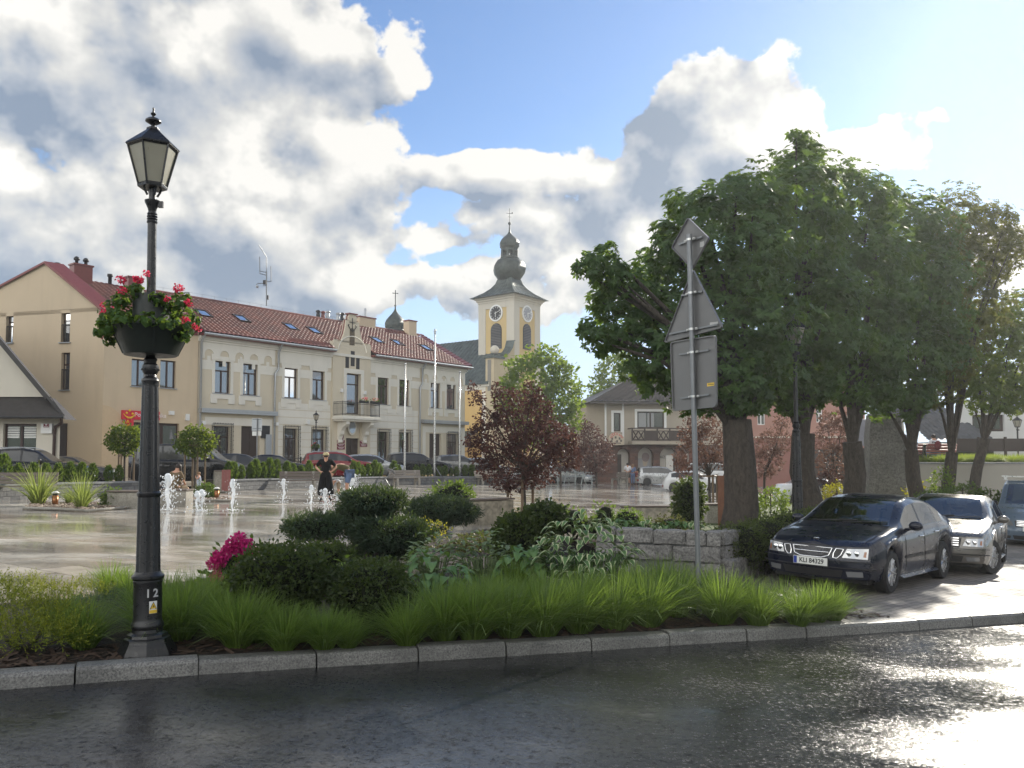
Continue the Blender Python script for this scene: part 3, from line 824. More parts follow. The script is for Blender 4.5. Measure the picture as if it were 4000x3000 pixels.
def roofpt(s,y):return(s,y,zev+(y+ov)*(gut+0.12+rise-zev)/(D/2+ov))
m=MB()
tile_plane(m,roofpt(0,-ov),roofpt(gl0-0.02,-ov),roofpt(0,D/2),roofpt(gl0-0.02,D/2))
tile_plane(m,roofpt(gl0-0.02,0.30),roofpt(gl1+0.02,0.30),roofpt(gl0-0.02,D/2),roofpt(gl1+0.02,D/2))
tile_plane(m,roofpt(gl1+0.02,-ov),roofpt(HL_-0.55,-ov),roofpt(gl1+0.02,D/2),roofpt(HL_-0.55,D/2))
zr=roofpt(0,D/2)[2]
m.add([(0,D/2,zr),(HL_,D/2,zr),(HL_,D+ov,gut),(0,D+ov,gut)],[(0,1,2,3)])
m.tube([(0,D/2,zr+0.03),(HL_,D/2,zr+0.03)],0.12,8)
m.build('roof',M_TILE,hall)
m=MB()
for k in range(16):
 t0,t1=k/16,(k+1)/16
 a=roofpt(0,-ov+t0*(D/2+ov));b=roofpt(0,-ov+t1*(D/2+ov))
 m.add([(HL_-0.55,a[1],a[2]+0.02),(HL_+0.25,a[1],a[2]+0.22),(HL_+0.25,b[1],b[2]+0.16),(HL_-0.55,b[1],b[2]-0.02),(HL_+0.25,a[1],a[2]-0.2),(HL_+0.25,b[1],b[2]-0.2)],[(0,1,2,3),(1,4,5,2)])
m.build('verge',M_FLASH,hall)
m=MB()
for a,b in((0,gl0-0.03),(gl1+0.03,HL_+0.25)):m.b2(a,b,-ov+0.04,-0.001,gut-0.099,gut+0.06)
m.build('eaves_board',M_FLASH,hall)
m=MB();k=0.6
pts=[]
while k<HL_-4:m.tube([(k,D/2,zr+0.1),(k,D/2,zr+0.38)],0.012,4);k+=0.98
m.tube([(0,D/2,zr+0.36),(HL_-4,D/2,zr+0.36)],0.007,4)
m.build('ridge_wire',M_STEEL,hall)
def on_roof(px,py):
 o=HF.world(*roofpt(0,-ov));u=HF.d;b=HF.world(*roofpt(0,D/2))-o
 p=on_plane(px,py,o,u.cross(b).normalized());q=p-HF.o
 return q.dot(HF.d),q.dot(HF.n),q.z
rv=(Vector(roofpt(0,D/2))-Vector(roofpt(0,-ov))).normalized();rn=Vector((1,0,0)).cross(rv).normalized()
if rn.z<0:rn=-rn
for px,py in((793,1228),(942,1248),(1134,1280),(1227,1295),(1472,1332),(1552,1342),(1662,1361)):
 c=Vector(on_roof(px,py));m=MB()
 def q(a,b,h):return c+Vector((1,0,0))*a+rv*b+rn*h
 w,hgt=0.44,0.62
 for a0,a1,b0,b1 in((-w,-w+0.07,-hgt,hgt),(w-0.07,w,-hgt,hgt),(-w+0.07,w-0.07,-hgt,-hgt+0.07),(-w+0.07,w-0.07,hgt-0.1,hgt)):
  m.add([q(a0,b0,0.0),q(a1,b0,0.0),q(a1,b1,0.0),q(a0,b1,0.0),q(a0,b0,0.15),q(a1,b0,0.15),q(a1,b1,0.15),q(a0,b1,0.15)],[(4,5,6,7),(0,1,5,4),(1,2,6,5),(2,3,7,6),(3,0,4,7)])
 f=m.build('skylight',M_DKDOOR,hall)
 g=MB();g.add([q(-w+0.05,-hgt+0.05,0.11),q(w-0.05,-hgt+0.05,0.11),q(w-0.05,hgt-0.08,0.11),q(-w+0.05,hgt-0.08,0.11)],[(0,1,2,3)])
 g.build('pane',M_SKYLT,f)
def gpx(px,py):return HF.at(px,py,-0.12)
L0=gpx(1296,1331);L1=gpx(1354,1225);R1=gpx(1379,1225);R0=gpx(1444,1349)
cx=(gl0+gl1)/2;hw=(gl1-gl0)/2
ztop=L1[1];zsh=(L0[1]+R0[1])/2;tw=(R1[0]-L1[0])/2*1.05
half=[(hw,gut-1.2),(hw,zsh-0.02),(hw*0.93,zsh+0.12),(hw*0.80,zsh+0.02),(hw*0.66,zsh-0.02),(hw*0.55,zsh+0.22),(hw*0.45,zsh+0.62),(hw*0.38,zsh+1.1),(hw*0.34,zsh+1.7),(tw,ztop-0.55),(tw*1.25,ztop-0.42),(tw*1.25,ztop-0.2),(tw,ztop-0.1),(tw,ztop)]
m=MB()
for(a,za),(b,zb_)in zip(half,half[1:]):
 for sg in(-1,1):
  pass
rows=half
for(a,za),(b,zb_)in zip(rows,rows[1:]):
 y_=(-0.14,0.25)
 vs=[(cx-a,y_[0],za),(cx+a,y_[0],za),(cx+b,y_[0],zb_),(cx-b,y_[0],zb_),(cx-a,y_[1],za),(cx+a,y_[1],za),(cx+b,y_[1],zb_),(cx-b,y_[1],zb_)]
 m.add(vs,[(0,1,2,3),(5,4,7,6),(1,5,6,2),(4,0,3,7)])
m.add([(cx-tw,-0.14,ztop),(cx+tw,-0.14,ztop),(cx+tw,0.25,ztop),(cx-tw,0.25,ztop)],[(0,1,2,3)])
m.b2(gl0,gl0+(bd[0]-gl0)-0.01,-0.14,0.001,0.0,gut-1.2);
m.b2(bd[2]+0.01,gl1,-0.14,0.001,0.0,gut-1.2)
m.b2(bd[0]-0.01,bd[2]+0.01,-0.139,0.001,bd[3]+0.005,gut-1.2)
m.b2(bd[0]-0.01,dm[0]-0.01,-0.139,0.001,0,bd[1]-0.4)if dm[0]>bd[0]else None
gable=m.build('gable',M_CREAM,hall,weld=True)
m=MB()
for(a,za),(b,zb_)in zip(rows[1:],rows[2:]):
 for sg in(-1,1):m.tube([(cx+sg*a,0.06,za+0.03),(cx+sg*b,0.06,zb_+0.03)],0.06,6)
m.b2(cx-tw-0.1,cx+tw+0.1,-0.24,0.3,ztop+0.001,ztop+0.09)
m.build('coping',M_FLASH,gable)
m=MB()
for px,py,w,h_ in((1355.5,1413,0.17,0.95),(1377,1401,0.19,1.15),(1397,1418,0.17,0.95)):
 s_,z_=gpx(px,py);m.b2(s_-w,s_+w,-0.15,-0.10,z_-h_/2,z_+h_/2)
m.build('attic_window',M_INK,gable)
s_,z_=gpx(1374.5,1317)
m=MB();m.prism([(s_+0.24*cos(t),z_+0.5*(1 if 0<t<pi else-1)*0.9+0.24*sin(t)*(1 if t<=pi else 0))for t in[pi*k/10 for k in range(11)]]+[(s_-0.24,z_-0.62),(s_+0.24,z_-0.62)],lambda a,b,d:(a,d,b),-0.165,-0.139)
m.build('niche',plain('niche_shade',(0.13,0.10,0.06),0.7,var=0.6,scale=9),gable)
s_,z_=gpx(1374.5,1273);m=MB()
m.tube([(s_,-0.19,z_-0.5),(s_,-0.19,z_+0.6)],0.028,6);m.tube([(s_-0.28,-0.19,z_+0.25),(s_+0.28,-0.19,z_+0.25)],0.028,6)
for sg in(-1,1):m.tube([(s_,-0.19,z_-0.4)]+[(s_+sg*(0.30-0.12*cos(t*2.6)),-0.19,z_-0.40+0.45*sin(t))for t in(0.2,0.5,0.8,1.1,1.4,1.8)],0.03,6)
m.build('anchor_ornament',M_IRON,gable)
m=MB()
for k in range(12):
 t0,t1=pi*k/12,pi*(k+1)/12
 m.tube([(cx+1.35*cos(t0),-0.15,gut+0.15+1.15*sin(t0)),(cx+1.35*cos(t1),-0.15,gut+0.15+1.15*sin(t1))],0.04,6)
m.b2(bd[0]-0.3,bd[0]-0.02,-0.175,-0.12,bd[1],bd[3]+0.35);m.b2(bd[2]+0.02,bd[2]+0.3,-0.175,-0.12,bd[1],bd[3]+0.35);m.b2(bd[0]-0.02,bd[2]+0.02,-0.175,-0.12,bd[3]+0.02,bd[3]+0.35)
m.build('moulding',M_TRIM,gable)
zb_=HF.at(1330,1623,-0.8)[1];zb_bal=zb_+0.98
BY=-1.25;ba,bb=gl0+0.05,gl1+0.05
m=MB();m.b2(ba,bb,BY,-0.141,zb_-0.12,zb_);m.b2(ba-0.08,bb+0.08,BY-0.08,-0.141,zb_-0.26,zb_-0.121);m.b2(ba+0.05,bb-0.05,BY+0.05,-0.141,zb_-0.40,zb_-0.261)
balc=m.build('balcony',M_TRIM,hall)
for s_ in(ba+0.55,bb-0.75):
 m=MB();prof=[(-0.14,zb_-0.41),(BY+0.15,zb_-0.41),(BY+0.12,zb_-0.62),(BY+0.30,zb_-0.78),(-0.75,zb_-0.86),(-0.55,zb_-1.1),(-0.52,zb_-1.35),(-0.34,zb_-1.5),(-0.28,zb_-1.75),(-0.36,zb_-1.95),(-0.14,zb_-2.05)]
 m.prism(prof,lambda a,b,d:(d,a,b),s_-0.12,s_+0.22);m.build('corbel',M_TRIM,balc)
m=MB();zt_=zb_+1.02
path=[(ba+0.06,-0.16),(ba+0.06,BY+0.08),(bb-0.06,BY+0.08),(bb-0.06,-0.16)]
for z in(zb_+0.1,zt_,zt_-0.12):m.tube([(x,y,z)for x,y in path],0.02,6)
for(xa,ya),(xb,yb)in zip(path,path[1:]):
 L_=sqrt((xa-xb)**2+(ya-yb)**2);n_=int(L_/0.13)
 for k in range(n_+1):
  x,y=xa+(xb-xa)*k/n_,ya+(yb-ya)*k/n_;m.tube([(x,y,zb_),(x,y,zt_)],0.011,5);m.ball((x,y,zb_+0.55),0.022,6,4)
for x,y in path[1:3]:m.tube([(x,y,zb_),(x,y,zt_+0.05)],0.03,6)
m.build('railing',M_IRON,balc)
s_,z_=HF.at(1375,1669,-0.14)
m=MB();m.prism([(s_+0.42*cos(t),z_+0.60*sin(t))for t in np.linspace(0,2*pi,25)[:-1]],lambda a,b,d:(a,d,b),-0.185,-0.12,smooth=False)
ov_=m.build('oval_window',M_TRIM,hall)
m=MB();m.prism([(s_+0.30*cos(t),z_+0.47*sin(t))for t in np.linspace(0,2*pi,25)[:-1]],lambda a,b,d:(a,d,b),-0.20,-0.18);m.build('pane',glass_mat('grey_pane',(0.12,0.13,0.14),0.2),ov_)
for px,py in((1331,1724.5),(1331,1738),(1331,1750.5),(1419.5,1727),(1419.5,1740)):
 s_,z_=HF.at(px,py,-0.14);m=MB();m.b2(s_-0.36,s_+0.36,-0.175,-0.141,z_-0.105,z_+0.105);pl=m.build('plaque',M_MAROON,hall)
 m=MB()
 for k in range(9):m.b2(s_-0.27+k*0.06,s_-0.225+k*0.06,-0.178,-0.1755,z_+0.012,z_+0.062)
 for k in range(7):m.b2(s_-0.18+k*0.052,s_-0.145+k*0.052,-0.178,-0.1755,z_-0.055,z_-0.022)
 m.build('lettering',M_PINKLET,pl)
s_,z_=HF.at(1331.5,1704,-0.14);m=MB();m.prism([(s_+0.27*cos(t),z_+0.36*sin(t))for t in np.linspace(0,2*pi,21)[:-1]],lambda a,b,d:(a,d,b),-0.19,-0.141)
arm=m.build('oval_emblem',M_MAROON,hall)
m=MB()
for k in range(20):
 t0,t1=2*pi*k/20,2*pi*(k+1)/20;m.tube([(s_+0.25*cos(t0),-0.195,z_+0.34*sin(t0)),(s_+0.25*cos(t1),-0.195,z_+0.34*sin(t1))],0.014,4)
ea=[(0,0.20),(0.05,0.14),(0.04,0.08),(0.12,0.14),(0.17,0.06),(0.15,-0.06),(0.08,-0.12),(0.05,-0.22),(-0.05,-0.22),(-0.08,-0.12),(-0.15,-0.06),(-0.17,0.06),(-0.12,0.14),(-0.04,0.08),(-0.05,0.14)]
cen=[(0,0)]
for(a,b),(c,d)in zip(ea,ea[1:]+ea[:1]):m.add([(s_,-0.197,z_),(s_+a,-0.197,z_+b),(s_+c,-0.197,z_+d)],[(0,1,2)])
m.build('white_eagle',M_WHITE,arm)
m=MB()
for px,py,w,h_ in((1332,1525,0.10,0.26),(1423,1534,0.10,0.26),(1201,1648,0.12,0.30),(793,1651,0.11,0.24),(1080,1656,0.10,0.22)):
 s_,z_=HF.at(px,py,-0.15);m.b2(s_-w,s_+w,-0.30,-0.03,z_-h_/2,z_+h_/2)
m.build('alarm_box',M_WHITE,hall)
m=MB();s_,z_=HF.at(1034,1687);m.b2(s_-0.33,s_+0.33,-0.12,0.001,z_-0.42,z_+0.42);m.build('notice_board',M_INK,hall)
m=MB();s_,z_=HF.at(1044,1740);m.b2(s_-0.22,s_+0.22,-0.16,0.001,z_-0.75,z_+0.75);m.build('meter_cabinet',M_ZINC,hall)
def stack(par,s0,s1,y,z0,z1,mat,cap=M_FLASH,pots=2,name='chimney'):
 m=MB();m.b2(s0,s1,y-0.35,y+0.35,z0,z1);o=m.build(name,mat,par)
 m=MB();m.b2(s0-0.06,s1+0.06,y-0.41,y+0.41,z1+0.001,z1+0.10);m.build('chimney_cap',cap,o)
 if pots:
  m=MB()
  for k in range(pots):
   x=s0+(s1-s0)*(k+0.5)/pots;m.lathe([(0.10,z1+0.1),(0.10,z1+0.34),(0.17,z1+0.36),(0.19,z1+0.46),(0.12,z1+0.56),(0.04,z1+0.6)],10,(x,y))
  m.build('chimney_pot',M_INK,o)
 return o
sA,_z=HF.at(1395,1250,D/2);sB,_z2=HF.at(1457,1250,D/2)
stack(hall,sA,sB,D/2,zr-0.6,HF.at(1420,1243,D/2)[1],M_PEACH,pots=0)
sA,_z=HF.at(1578,1250,D/2);sB,_z2=HF.at(1608,1250,D/2)
stack(hall,sA,sB,D/2-0.3,zr-1.0,HF.at(1592,1258,D/2)[1],M_PEACH,pots=0)
for px,py,mt in((1243,1218,M_INK),(1262,1222,M_FLASH),(1281,1220,M_ZINC),(1321,1227,M_ZINC),(1337,1228,M_INK)):
 s_,z_=HF.at(px,py,D/2+0.2);m=MB();m.lathe([(0.16,zr-0.3),(0.16,z_-0.15),(0.11,z_-0.1),(0.2,z_-0.02),(0.2,z_+0.08),(0.05,z_+0.16)],10,(s_,D/2+0.2));m.build('vent_pipe',mt,hall)
s_,z_=HF.at(1427,1205,D/2);m=MB();m.tube([(s_,D/2,zr+0.3),(s_,D/2,z_)],0.12,6);m.build('flue',M_ZINC,hall)
def mast():
 q=lambda px,py:Vector(HF.world(*((lambda a:(a[0],D/2,a[1]))(HF.at(px,py,D/2)))))
 b=q(1041,1192);t=thing('aerial_mast','thin steel aerial mast with rods and lamp arm on the town hall ridge','aerial',b)
 g=lambda px,py:q(px,py)-b
 m=MB();m.tube([g(1041,1195),g(1041,1060)],0.05,6);m.tube([g(1041,1060),g(1041.5,1005),g(1011,957)],0.03,5);m.build('mast',M_STEEL,t)
 for x,y0,y1 in((1015,1065,1003),(1059,1098,1040)):m=MB();m.tube([g(x,y0),g(x-1,y1)],0.035,5);m.build('antenna_rod',M_STEEL,t)
 m=MB()
 for a,b_ in(((1041,1064),(1014,1058)),((1041,1075),(1014,1068)),((1041,1100),(1060,1099)),((1041,1115),(1028,1116))):m.tube([g(*a),g(*b_)],0.03,5)
 m.tube([g(1036,1107),g(1010,1107),g(1003,1110),g(1002,1118)],0.03,5);m.build('bracket',M_STEEL,t)
 for c,q_ in((g(1034,1103),.22),(g(1045,1162),.16)):m=MB();m.box(c,(q_,0.18,0.32));m.build('equipment_box',M_INK,t)
 m=MB();m.ball(g(1005,1119),0.12,8,6);m.build('lamp_head',M_ZINC,t)
mast()
# post office (yellow, left part of the row)
post=thing('post_office','peach plastered corner building with red flashing and red post office sign over dark door','building',HF.o,HA)
PS0=HF.at(405,1450)[0]
pg=HF.at(425,1195)[1]+0.0
hw_=lambda x0,y0,x1,y1,ex=0.1:hole(x0,y0,x1,y1,ex)
pw=[hw_(515,1400,566,1512),hw_(627,1405,680,1518)]
pd=hole(505,1648,690,1800,0.12);pd=(pd[0],0.05,pd[2],pd[3])
m=MB();wall_holes(m,PS0,-0.02,0,gut+0.2,pw+[pd])
gdir=Vector((-0.966,0.26,0));GC=HF.world(PS0,0,0)
gnrm=Vector((-0.26,-0.966,0))
def gw(px,py):
 p=on_plane(px,py,GC,gnrm);q=p-HF.o;return(q.dot(HF.d),q.dot(HF.n),q.z)
def gpt2(u,z,e=0.0):
 p=GC+gdir*u+gnrm*e;q=p-HF.o;return(q.dot(HF.d),q.dot(HF.n),z)
def gu(px,py):
 p=on_plane(px,py,GC,gnrm);return(p-GC).dot(gdir),p.z-HF.o.z
ga=gu(181,1026);gl_=gu(-140,1196);ge=gu(428,1200)
wins=[]
for x0,y0,x1,y1 in((25,1221,50,1338),(240,1212,272,1336),(240,1378,270,1522)):
 a=gu(x0,y0);b=gu(x1,y1);wins.append((b[0],b[1],a[0],a[1]))
GM=MB(Matrix(((gdir.x*HF.d.x+gdir.y*HF.d.y,-(gnrm.dot(HF.d)),0,(GC-HF.o).dot(HF.d)),(gdir.dot(HF.n),-(gnrm.dot(HF.n)),0,(GC-HF.o).dot(HF.n)),(0,0,1,0),(0,0,0,1))))
zeav=HF.at(415,1215)[1]
wall_holes(GM,0,gl_[0],0,zeav,wins,reveal=0.28)
GM.add([(0,0,gut+0.2),(0,0,zeav),(0.6,0,zeav)],[(0,1,2)])if zeav>gut+0.2 else None
GM.add([(0,0,zeav),(ga[0],0,ga[1]),(gl_[0],0,gl_[1]),(gl_[0],0,zeav)],[(0,1,2,3)])
for v,f in((m.V,m.F),):
 b=len(GM.V);
GMx=GM.M;GM.M=None
GM.add(m.V,m.F)
GM.build('wall',M_PEACH,post)
class _Off(MB):pass
for h in wins:
 a,c,b,d=h
 q=MB(GMx);q.b2(a,b,0.2,0.26,c,d);f=q.build('window',M_BROWNF,post)
 q=MB(GMx);zt_=c+(d-c)*0.68
 for z0,z1 in((c+0.08,zt_-0.04),(zt_+0.04,d-0.08)):q.add([(a+0.08,0.196,z0),(b-0.08,0.196,z0),(b-0.08,0.196,z1),(a+0.08,0.196,z1)],[(0,1,2,3)])
 q.build('pane',M_WGLASS,f)
 q=MB(GMx);q.b2(a-0.08,b+0.08,-0.10,0.2,c-0.06,c-0.004);q.build('sill',M_ZINC,f)
 q=MB(GMx)
 if c>4.0:
  for k in range(7):q.tube([(a+(b-a)*k/6,0.06,c),(a+(b-a)*k/6,0.06,c+(d-c)*0.55)],0.016,4)
  q.tube([(a,0.06,c+(d-c)*0.55),(b,0.06,c+(d-c)*0.55)],0.025,4);q.build('guard_rail',M_IRON,f)
for h in pw:window(post,h,kind='V',sill=0.08)
m=MB();a,c,b,d=pd
m.b2(a,b,0.2,0.26,c,d);sf=m.build('shopfront',M_BROWNF,post)
m=MB()
for k in range(3):
 x0=a+(b-a)*(k/3)+0.1;x1=a+(b-a)*((k+1)/3)-0.1;m.add([(x0,0.194,2.1),(x1,0.194,2.1),(x1,0.194,d-0.15),(x0,0.194,d-0.15)],[(0,1,2,3)]);m.add([(x0,0.194,0.7),(x1,0.194,0.7),(x1,0.194,1.95),(x0,0.194,1.95)],[(0,1,2,3)])
m.build('pane',M_WGLASS,sf)
m=MB()
q00=Vector(gpt2(-0.15,zeav-0.05));qr0=Vector((0.0,-ov,gut+0.30));qa=Vector(gpt2(ga[0],ga[1]-0.1));
ridgeL=Vector((HF.at(257,1063,D/2)[0],D/2,zr));ridge0=Vector((-0.02,D/2,zr))
tile_plane(m,q00,qr0,ridgeL,ridge0)
m.add([tuple(q00),tuple(ridgeL),tuple(qa)],[(0,1,2)])
back=Vector((0,D+ov,gut));backl=Vector(gpt2(gl_[0],gl_[1]-0.1))
m.add([tuple(qa),tuple(ridgeL),tuple(ridge0),tuple(back),tuple(backl)],[(0,1,2,3,4)])
m.build('roof',M_TILE,post)
m=MB()
e0=Vector(gpt2(-0.25,zeav-0.15,0.15));e1=Vector(gpt2(ga[0],ga[1]+0.06,0.15));inn=HF
def lift(v,x,z):return(v[0]+x,v[1],v[2]+z)
m.add([tuple(e0),tuple(e1),lift(e1,1.1,0.02),lift(e0,1.0,0.05)],[(0,1,2,3)])
m.add([tuple(e0),tuple(e1),lift(e1,0,-0.16),lift(e0,0,-0.16)],[(0,1,2,3)])
e2=Vector(gpt2(gl_[0],gl_[1]+0.06,0.15));m.add([tuple(e2),tuple(e1),lift(e1,0,-0.14),lift(e2,0,-0.14)],[(0,1,2,3)])
m.add([tuple(e2),tuple(e1),lift(e1,0.5,0.02),lift(e2,0.5,0.02)],[(0,1,2,3)])
m.build('flashing',M_FLASH,post)
m=MB()
s0,z0=HF.at(408,1183,1.0);s1,z1=HF.at(790,1262,1.0)
m.b2(s0+1.6,-0.15,-0.1,3.2,gut-0.1,gut+0.75);dmr=m.build('dormer',M_FLASH,post)
m=MB();a_,b_=s0+1.2,-0.05
tile_plane(m,(a_,-0.6,gut+0.70),(b_,-0.6,gut+0.70),(a_+0.8,3.4,gut+1.75),(b_,3.4,gut+1.75));m.build('dormer_roof',M_TILE,dmr)
def gstack(px0,px1,py0,dy,mat,pots):
 a=HF.at(px0,py0,dy);b=HF.at(px1,py0,dy);stack(post,a[0],b[0],dy,zr-1.6,a[1],mat,pots=pots)
gstack(281,353,1035,D/2-0.5,M_FLASH,2);gstack(492,540,1085,D/2,M_FLASH,0)
for px,py in((225,1032),(430,1076)):
 s_,z_=HF.at(px,py,D/2);m=MB();m.lathe([(0.12,zr-0.4),(0.12,z_-0.1),(0.18,z_-0.08),(0.18,z_+0.08),(0.05,z_+0.1)],8,(s_,D/2));m.build('vent_pipe',M_INK,post)
m=MB()
for k in range(8):
 t0,t1=pi/2*k/8,pi/2*(k+1)/8
 z0,z1=3.3+1.0*sin(t0),3.3+1.0*sin(t1)
 m.add([(PS0-0.02+1.15*cos(t0),-0.012,z0),(PS0-0.02,-0.012,z0),(PS0-0.02,-0.012,z1),(PS0-0.02+1.15*cos(t1),-0.012,z1)],[(0,1,2,3)])
m.add([(PS0-0.02,-0.012,0),(PS0+1.13,-0.012,0),(PS0+1.13,-0.012,3.3),(PS0-0.02,-0.012,3.3)],[(0,1,2,3)])
m.build('corner_panel',plain('warm_peach_plaster',(0.60,0.46,0.30),0.85,var=0.1),post)
s0,z1=HF.at(476,1602,-0.08);s1=HF.at(622,1640,-0.08)[0];z0=HF.at(476,1637,-0.08)[1]
m=MB();m.b2(s0,s1,-0.14,0.001,z0,z1);sg=m.build('sign',M_REDSIGN,post)
def horn(par,cx_,cz_,k,y):
 m=MB();pts=[(-0.30,0.05),(-0.2,-0.06),(-0.08,-0.14),(0.05,-0.15),(0.17,-0.08),(0.30,0.06)]
 m.tube([(cx_+a*k,y,cz_+b*k)for a,b in pts],[0.012*k,0.028*k,0.05*k,0.055*k,0.04*k,0.012*k],6)
 for a,b in((-0.14,0.08),(0,0.20),(0.14,0.05)):m.ball((cx_+a*k,y,cz_+b*k),0.06*k,8,5)
 m.build('horn_emblem',M_YELLET,par)
hs=HF.at(506,1620,-0.14);horn(sg,hs[0],hs[1],1.25,-0.15)
text_mesh('sign_lettering','Poczta Polska',0.36,M_PINKLET,sg,(HF.at(525,1622,-0.14)[0],-0.146,hs[1]+0.02),(pi/2,0,0),align='LEFT')
s0,z1=HF.at(489,1637,-0.6);s1=HF.at(510,1637,-0.6)[0];z0=HF.at(489,1670,-0.6)[1]
m=MB();m.b2(s0+0.2,s0+0.36,-0.9,-0.15,z0,z1);m.b2(s0+0.02,s0+0.199,-0.35,-0.2,z1-0.2,z1-0.1);pj=m.build('projecting_sign',M_REDSIGN,post)
horn_o=MB();hx,hz_=s0+0.19,(z0+z1)/2
horn_o.tube([(hx,-0.8+0.5*t,hz_-0.12+0.9*(t-0.5)**2*0.5)for t in(0,0.25,0.5,0.75,1)],[0.015,0.03,0.045,0.03,0.015],6)
for t in(0.3,0.5,0.7):horn_o.ball((hx,-0.8+0.5*t,hz_+0.08+(0.08 if t==0.5 else 0)),0.05,6,4)
horn_o.build('horn_emblem',M_YELLET,pj)
m=MB();s_,z_=HF.at(667,1613);m.b2(s_-0.16,s_+0.16,-0.16,0.001,z_-0.12,z_+0.12);s_,z_=HF.at(729,1630);m.b2(s_-0.12,s_+0.12,-0.16,0.001,z_-0.2,z_+0.2);m.build('alarm_box',M_WHITE,post)
# white house with the dark roof, far left
Yh=38.0
def hp(px,py,y=Yh):v=P(px,py,y);return v
whouse=thing('low_house','low pale roughcast house with black sheet roof at the left edge','house',(0,Yh,STREET))
X=lambda px,y=Yh:hp(px,1700,y).x
Zp=lambda py,y=Yh:hp(100,py,y).z-STREET
wx0,wx1=X(-420),X(234)
h1=(X(12),Zp(1762),X(142),Zp(1655));h2=(X(-230),Zp(1762),X(-100),Zp(1655))
m=MB();wall_holes(m,wx0,wx1,0,Zp(1615),[h1,h2],reveal=0.2)
m.add([(wx1,0,0),(wx1-6.5,9,0),(wx1-6.5,9,Zp(1615)),(wx1,0,Zp(1615))],[(0,1,2,3)])
xa,za=X(-180),Zp(1135)
m.add([(X(190),0.02,Zp(1550)),(xa,0.02,za),(X(-560),0.02,Zp(1550))],[(0,1,2)])
m.build('wall',M_ROUGHCAST,whouse)
for h in(h1,h2):
 f=window(whouse,h,kind='V',fw=0.09)
 m=MB()
 for sd in(0,1):
  a=h[0]+0.1+sd*(h[2]-h[0])/2;b=a+(h[2]-h[0])/2-0.22
  for k in range(5):m.b2(a,b,0.182,0.196,h[3]-0.22-k*0.11,h[3]-0.14-k*0.11)
 m.build('striped_blind',M_WHITE,f)
m=MB()
zs0,zs1=Zp(1553),Zp(1626)
m.add([(wx0-1,0.1,zs0+0.05),(X(190),0.1,zs0+0.05),(X(285),-0.75,zs1),(wx0-1,-0.75,zs1)],[(0,1,2,3)])
m.add([(wx0-1,-0.75,zs1),(X(285),-0.75,zs1),(X(285),-0.75,zs1-0.13),(wx0-1,-0.75,zs1-0.13)],[(0,1,2,3)])
m.add([(wx0-1,-0.75,zs1-0.13),(X(285),-0.75,zs1-0.13),(X(240),0.0,zs1-0.1),(wx0-1,0.0,zs1-0.1)],[(0,1,2,3)])
ra=(xa,-0.45,za+0.35);rb=(X(196),-0.45,zs0+0.18);rc=(X(285),-0.75,zs1+0.02)
def band(a,b,w=0.32,dpt=9.0):
 m.add([a,b,(b[0],b[1],b[2]-w),(a[0],a[1],a[2]-w)],[(0,1,2,3)])
 m.add([a,b,(b[0]-0.72*dpt,dpt,b[2]),(a[0]-0.72*dpt,dpt,a[2])],[(0,1,2,3)])
 m.add([(a[0],a[1],a[2]-w),(b[0],b[1],b[2]-w),(b[0],0.3,b[2]-w),(a[0],0.3,a[2]-w)],[(0,1,2,3)])
band(ra,rb);band(rb,rc,0.2);band(ra,(X(-560),-0.45,zs0+0.18))
m.build('roof',M_DKROOF,whouse)
m=MB();m.tube([(wx0-1,-0.82,zs1-0.08),(X(287),-0.82,zs1-0.08)],0.07,8);m.build('gutter',M_INK,whouse)
m=MB();zz=Zp(1640);m.tube([(X(275),-0.82,zs1-0.1),(X(274),-0.78,Zp(1643)),(X(252),-0.25,Zp(1653)),(X(219),-0.1,Zp(1668)),(X(217),-0.1,Zp(1690)),(X(216),-0.1,0)],0.07,8);m.build('downpipe',M_BROWNF,whouse)
m=MB();m.b2(X(165),X(208),-0.14,0.001,Zp(1693),Zp(1655));sg=m.build('sign_box',M_WHITE,whouse)
m=MB();m.b2(X(176),X(197),-0.155,-0.1405,Zp(1670),Zp(1656));m.build('red_badge',M_MAROON,sg)
m=MB();xm=X(186.5);zm=Zp(1660)
m.add([(xm-0.05,-0.158,zm+0.02),(xm,-0.158,zm-0.05),(xm+0.05,-0.158,zm+0.02),(xm+0.025,-0.158,zm+0.045),(xm-0.025,-0.158,zm+0.045)],[(0,1,2,3,4)])
for k in range(6):m.b2(X(178)+k*0.035,X(178)+0.026+k*0.035,-0.158,-0.1555,Zp(1668),Zp(1666))
m.build('badge_mark',M_PINKLET,sg)
m=MB();v0=HF.world(0,0,0)
pt=lambda px,py:gu(px,py)
q=MB(GMx);a=pt(264,1654);b=pt(232,1797);q.b2(a[0],b[0],-0.06,0.01,0.2,a[1]);q.build('side_door',M_DKDOOR,post)
# the church
TA=R(53.0)
to=P(2007,1700,100.0)
CF=Frame((to.x,to.y),TA,0.3)
church=thing('church','yellow and grey church with dark onion domed clock tower and sheet metal nave roof','church',CF.o,TA)
TW=5.45
def tz(py,px=2007):return P(px,py,100.0).z-0.3
zc=tz(1147);zb=tz(1330)
m=MB()
m.b2(0,TW,0,TW,0,zc-1.0)
m.build('tower_wall',M_YELLOW,church)
m=MB();pw_=1.05;e=0.09
for a in(0,1):
 for b in(0,1):
  x0=-e if a==0 else TW-pw_;y0=-e if b==0 else TW-pw_
  m.b2(x0,x0+pw_+e,y0,y0+pw_+e,5,zc-1.001)
for k,(o,z0,z1)in enumerate(((0.08,zc-1.5,zc-0.75),(0.16,zc-0.749,zc-0.5),(0.30,zc-0.499,zc-0.25),(0.48,zc-0.249,zc))):m.b2(-o-0.02,TW+o+0.02,-o-0.02,TW+o+0.02,z0,z1)
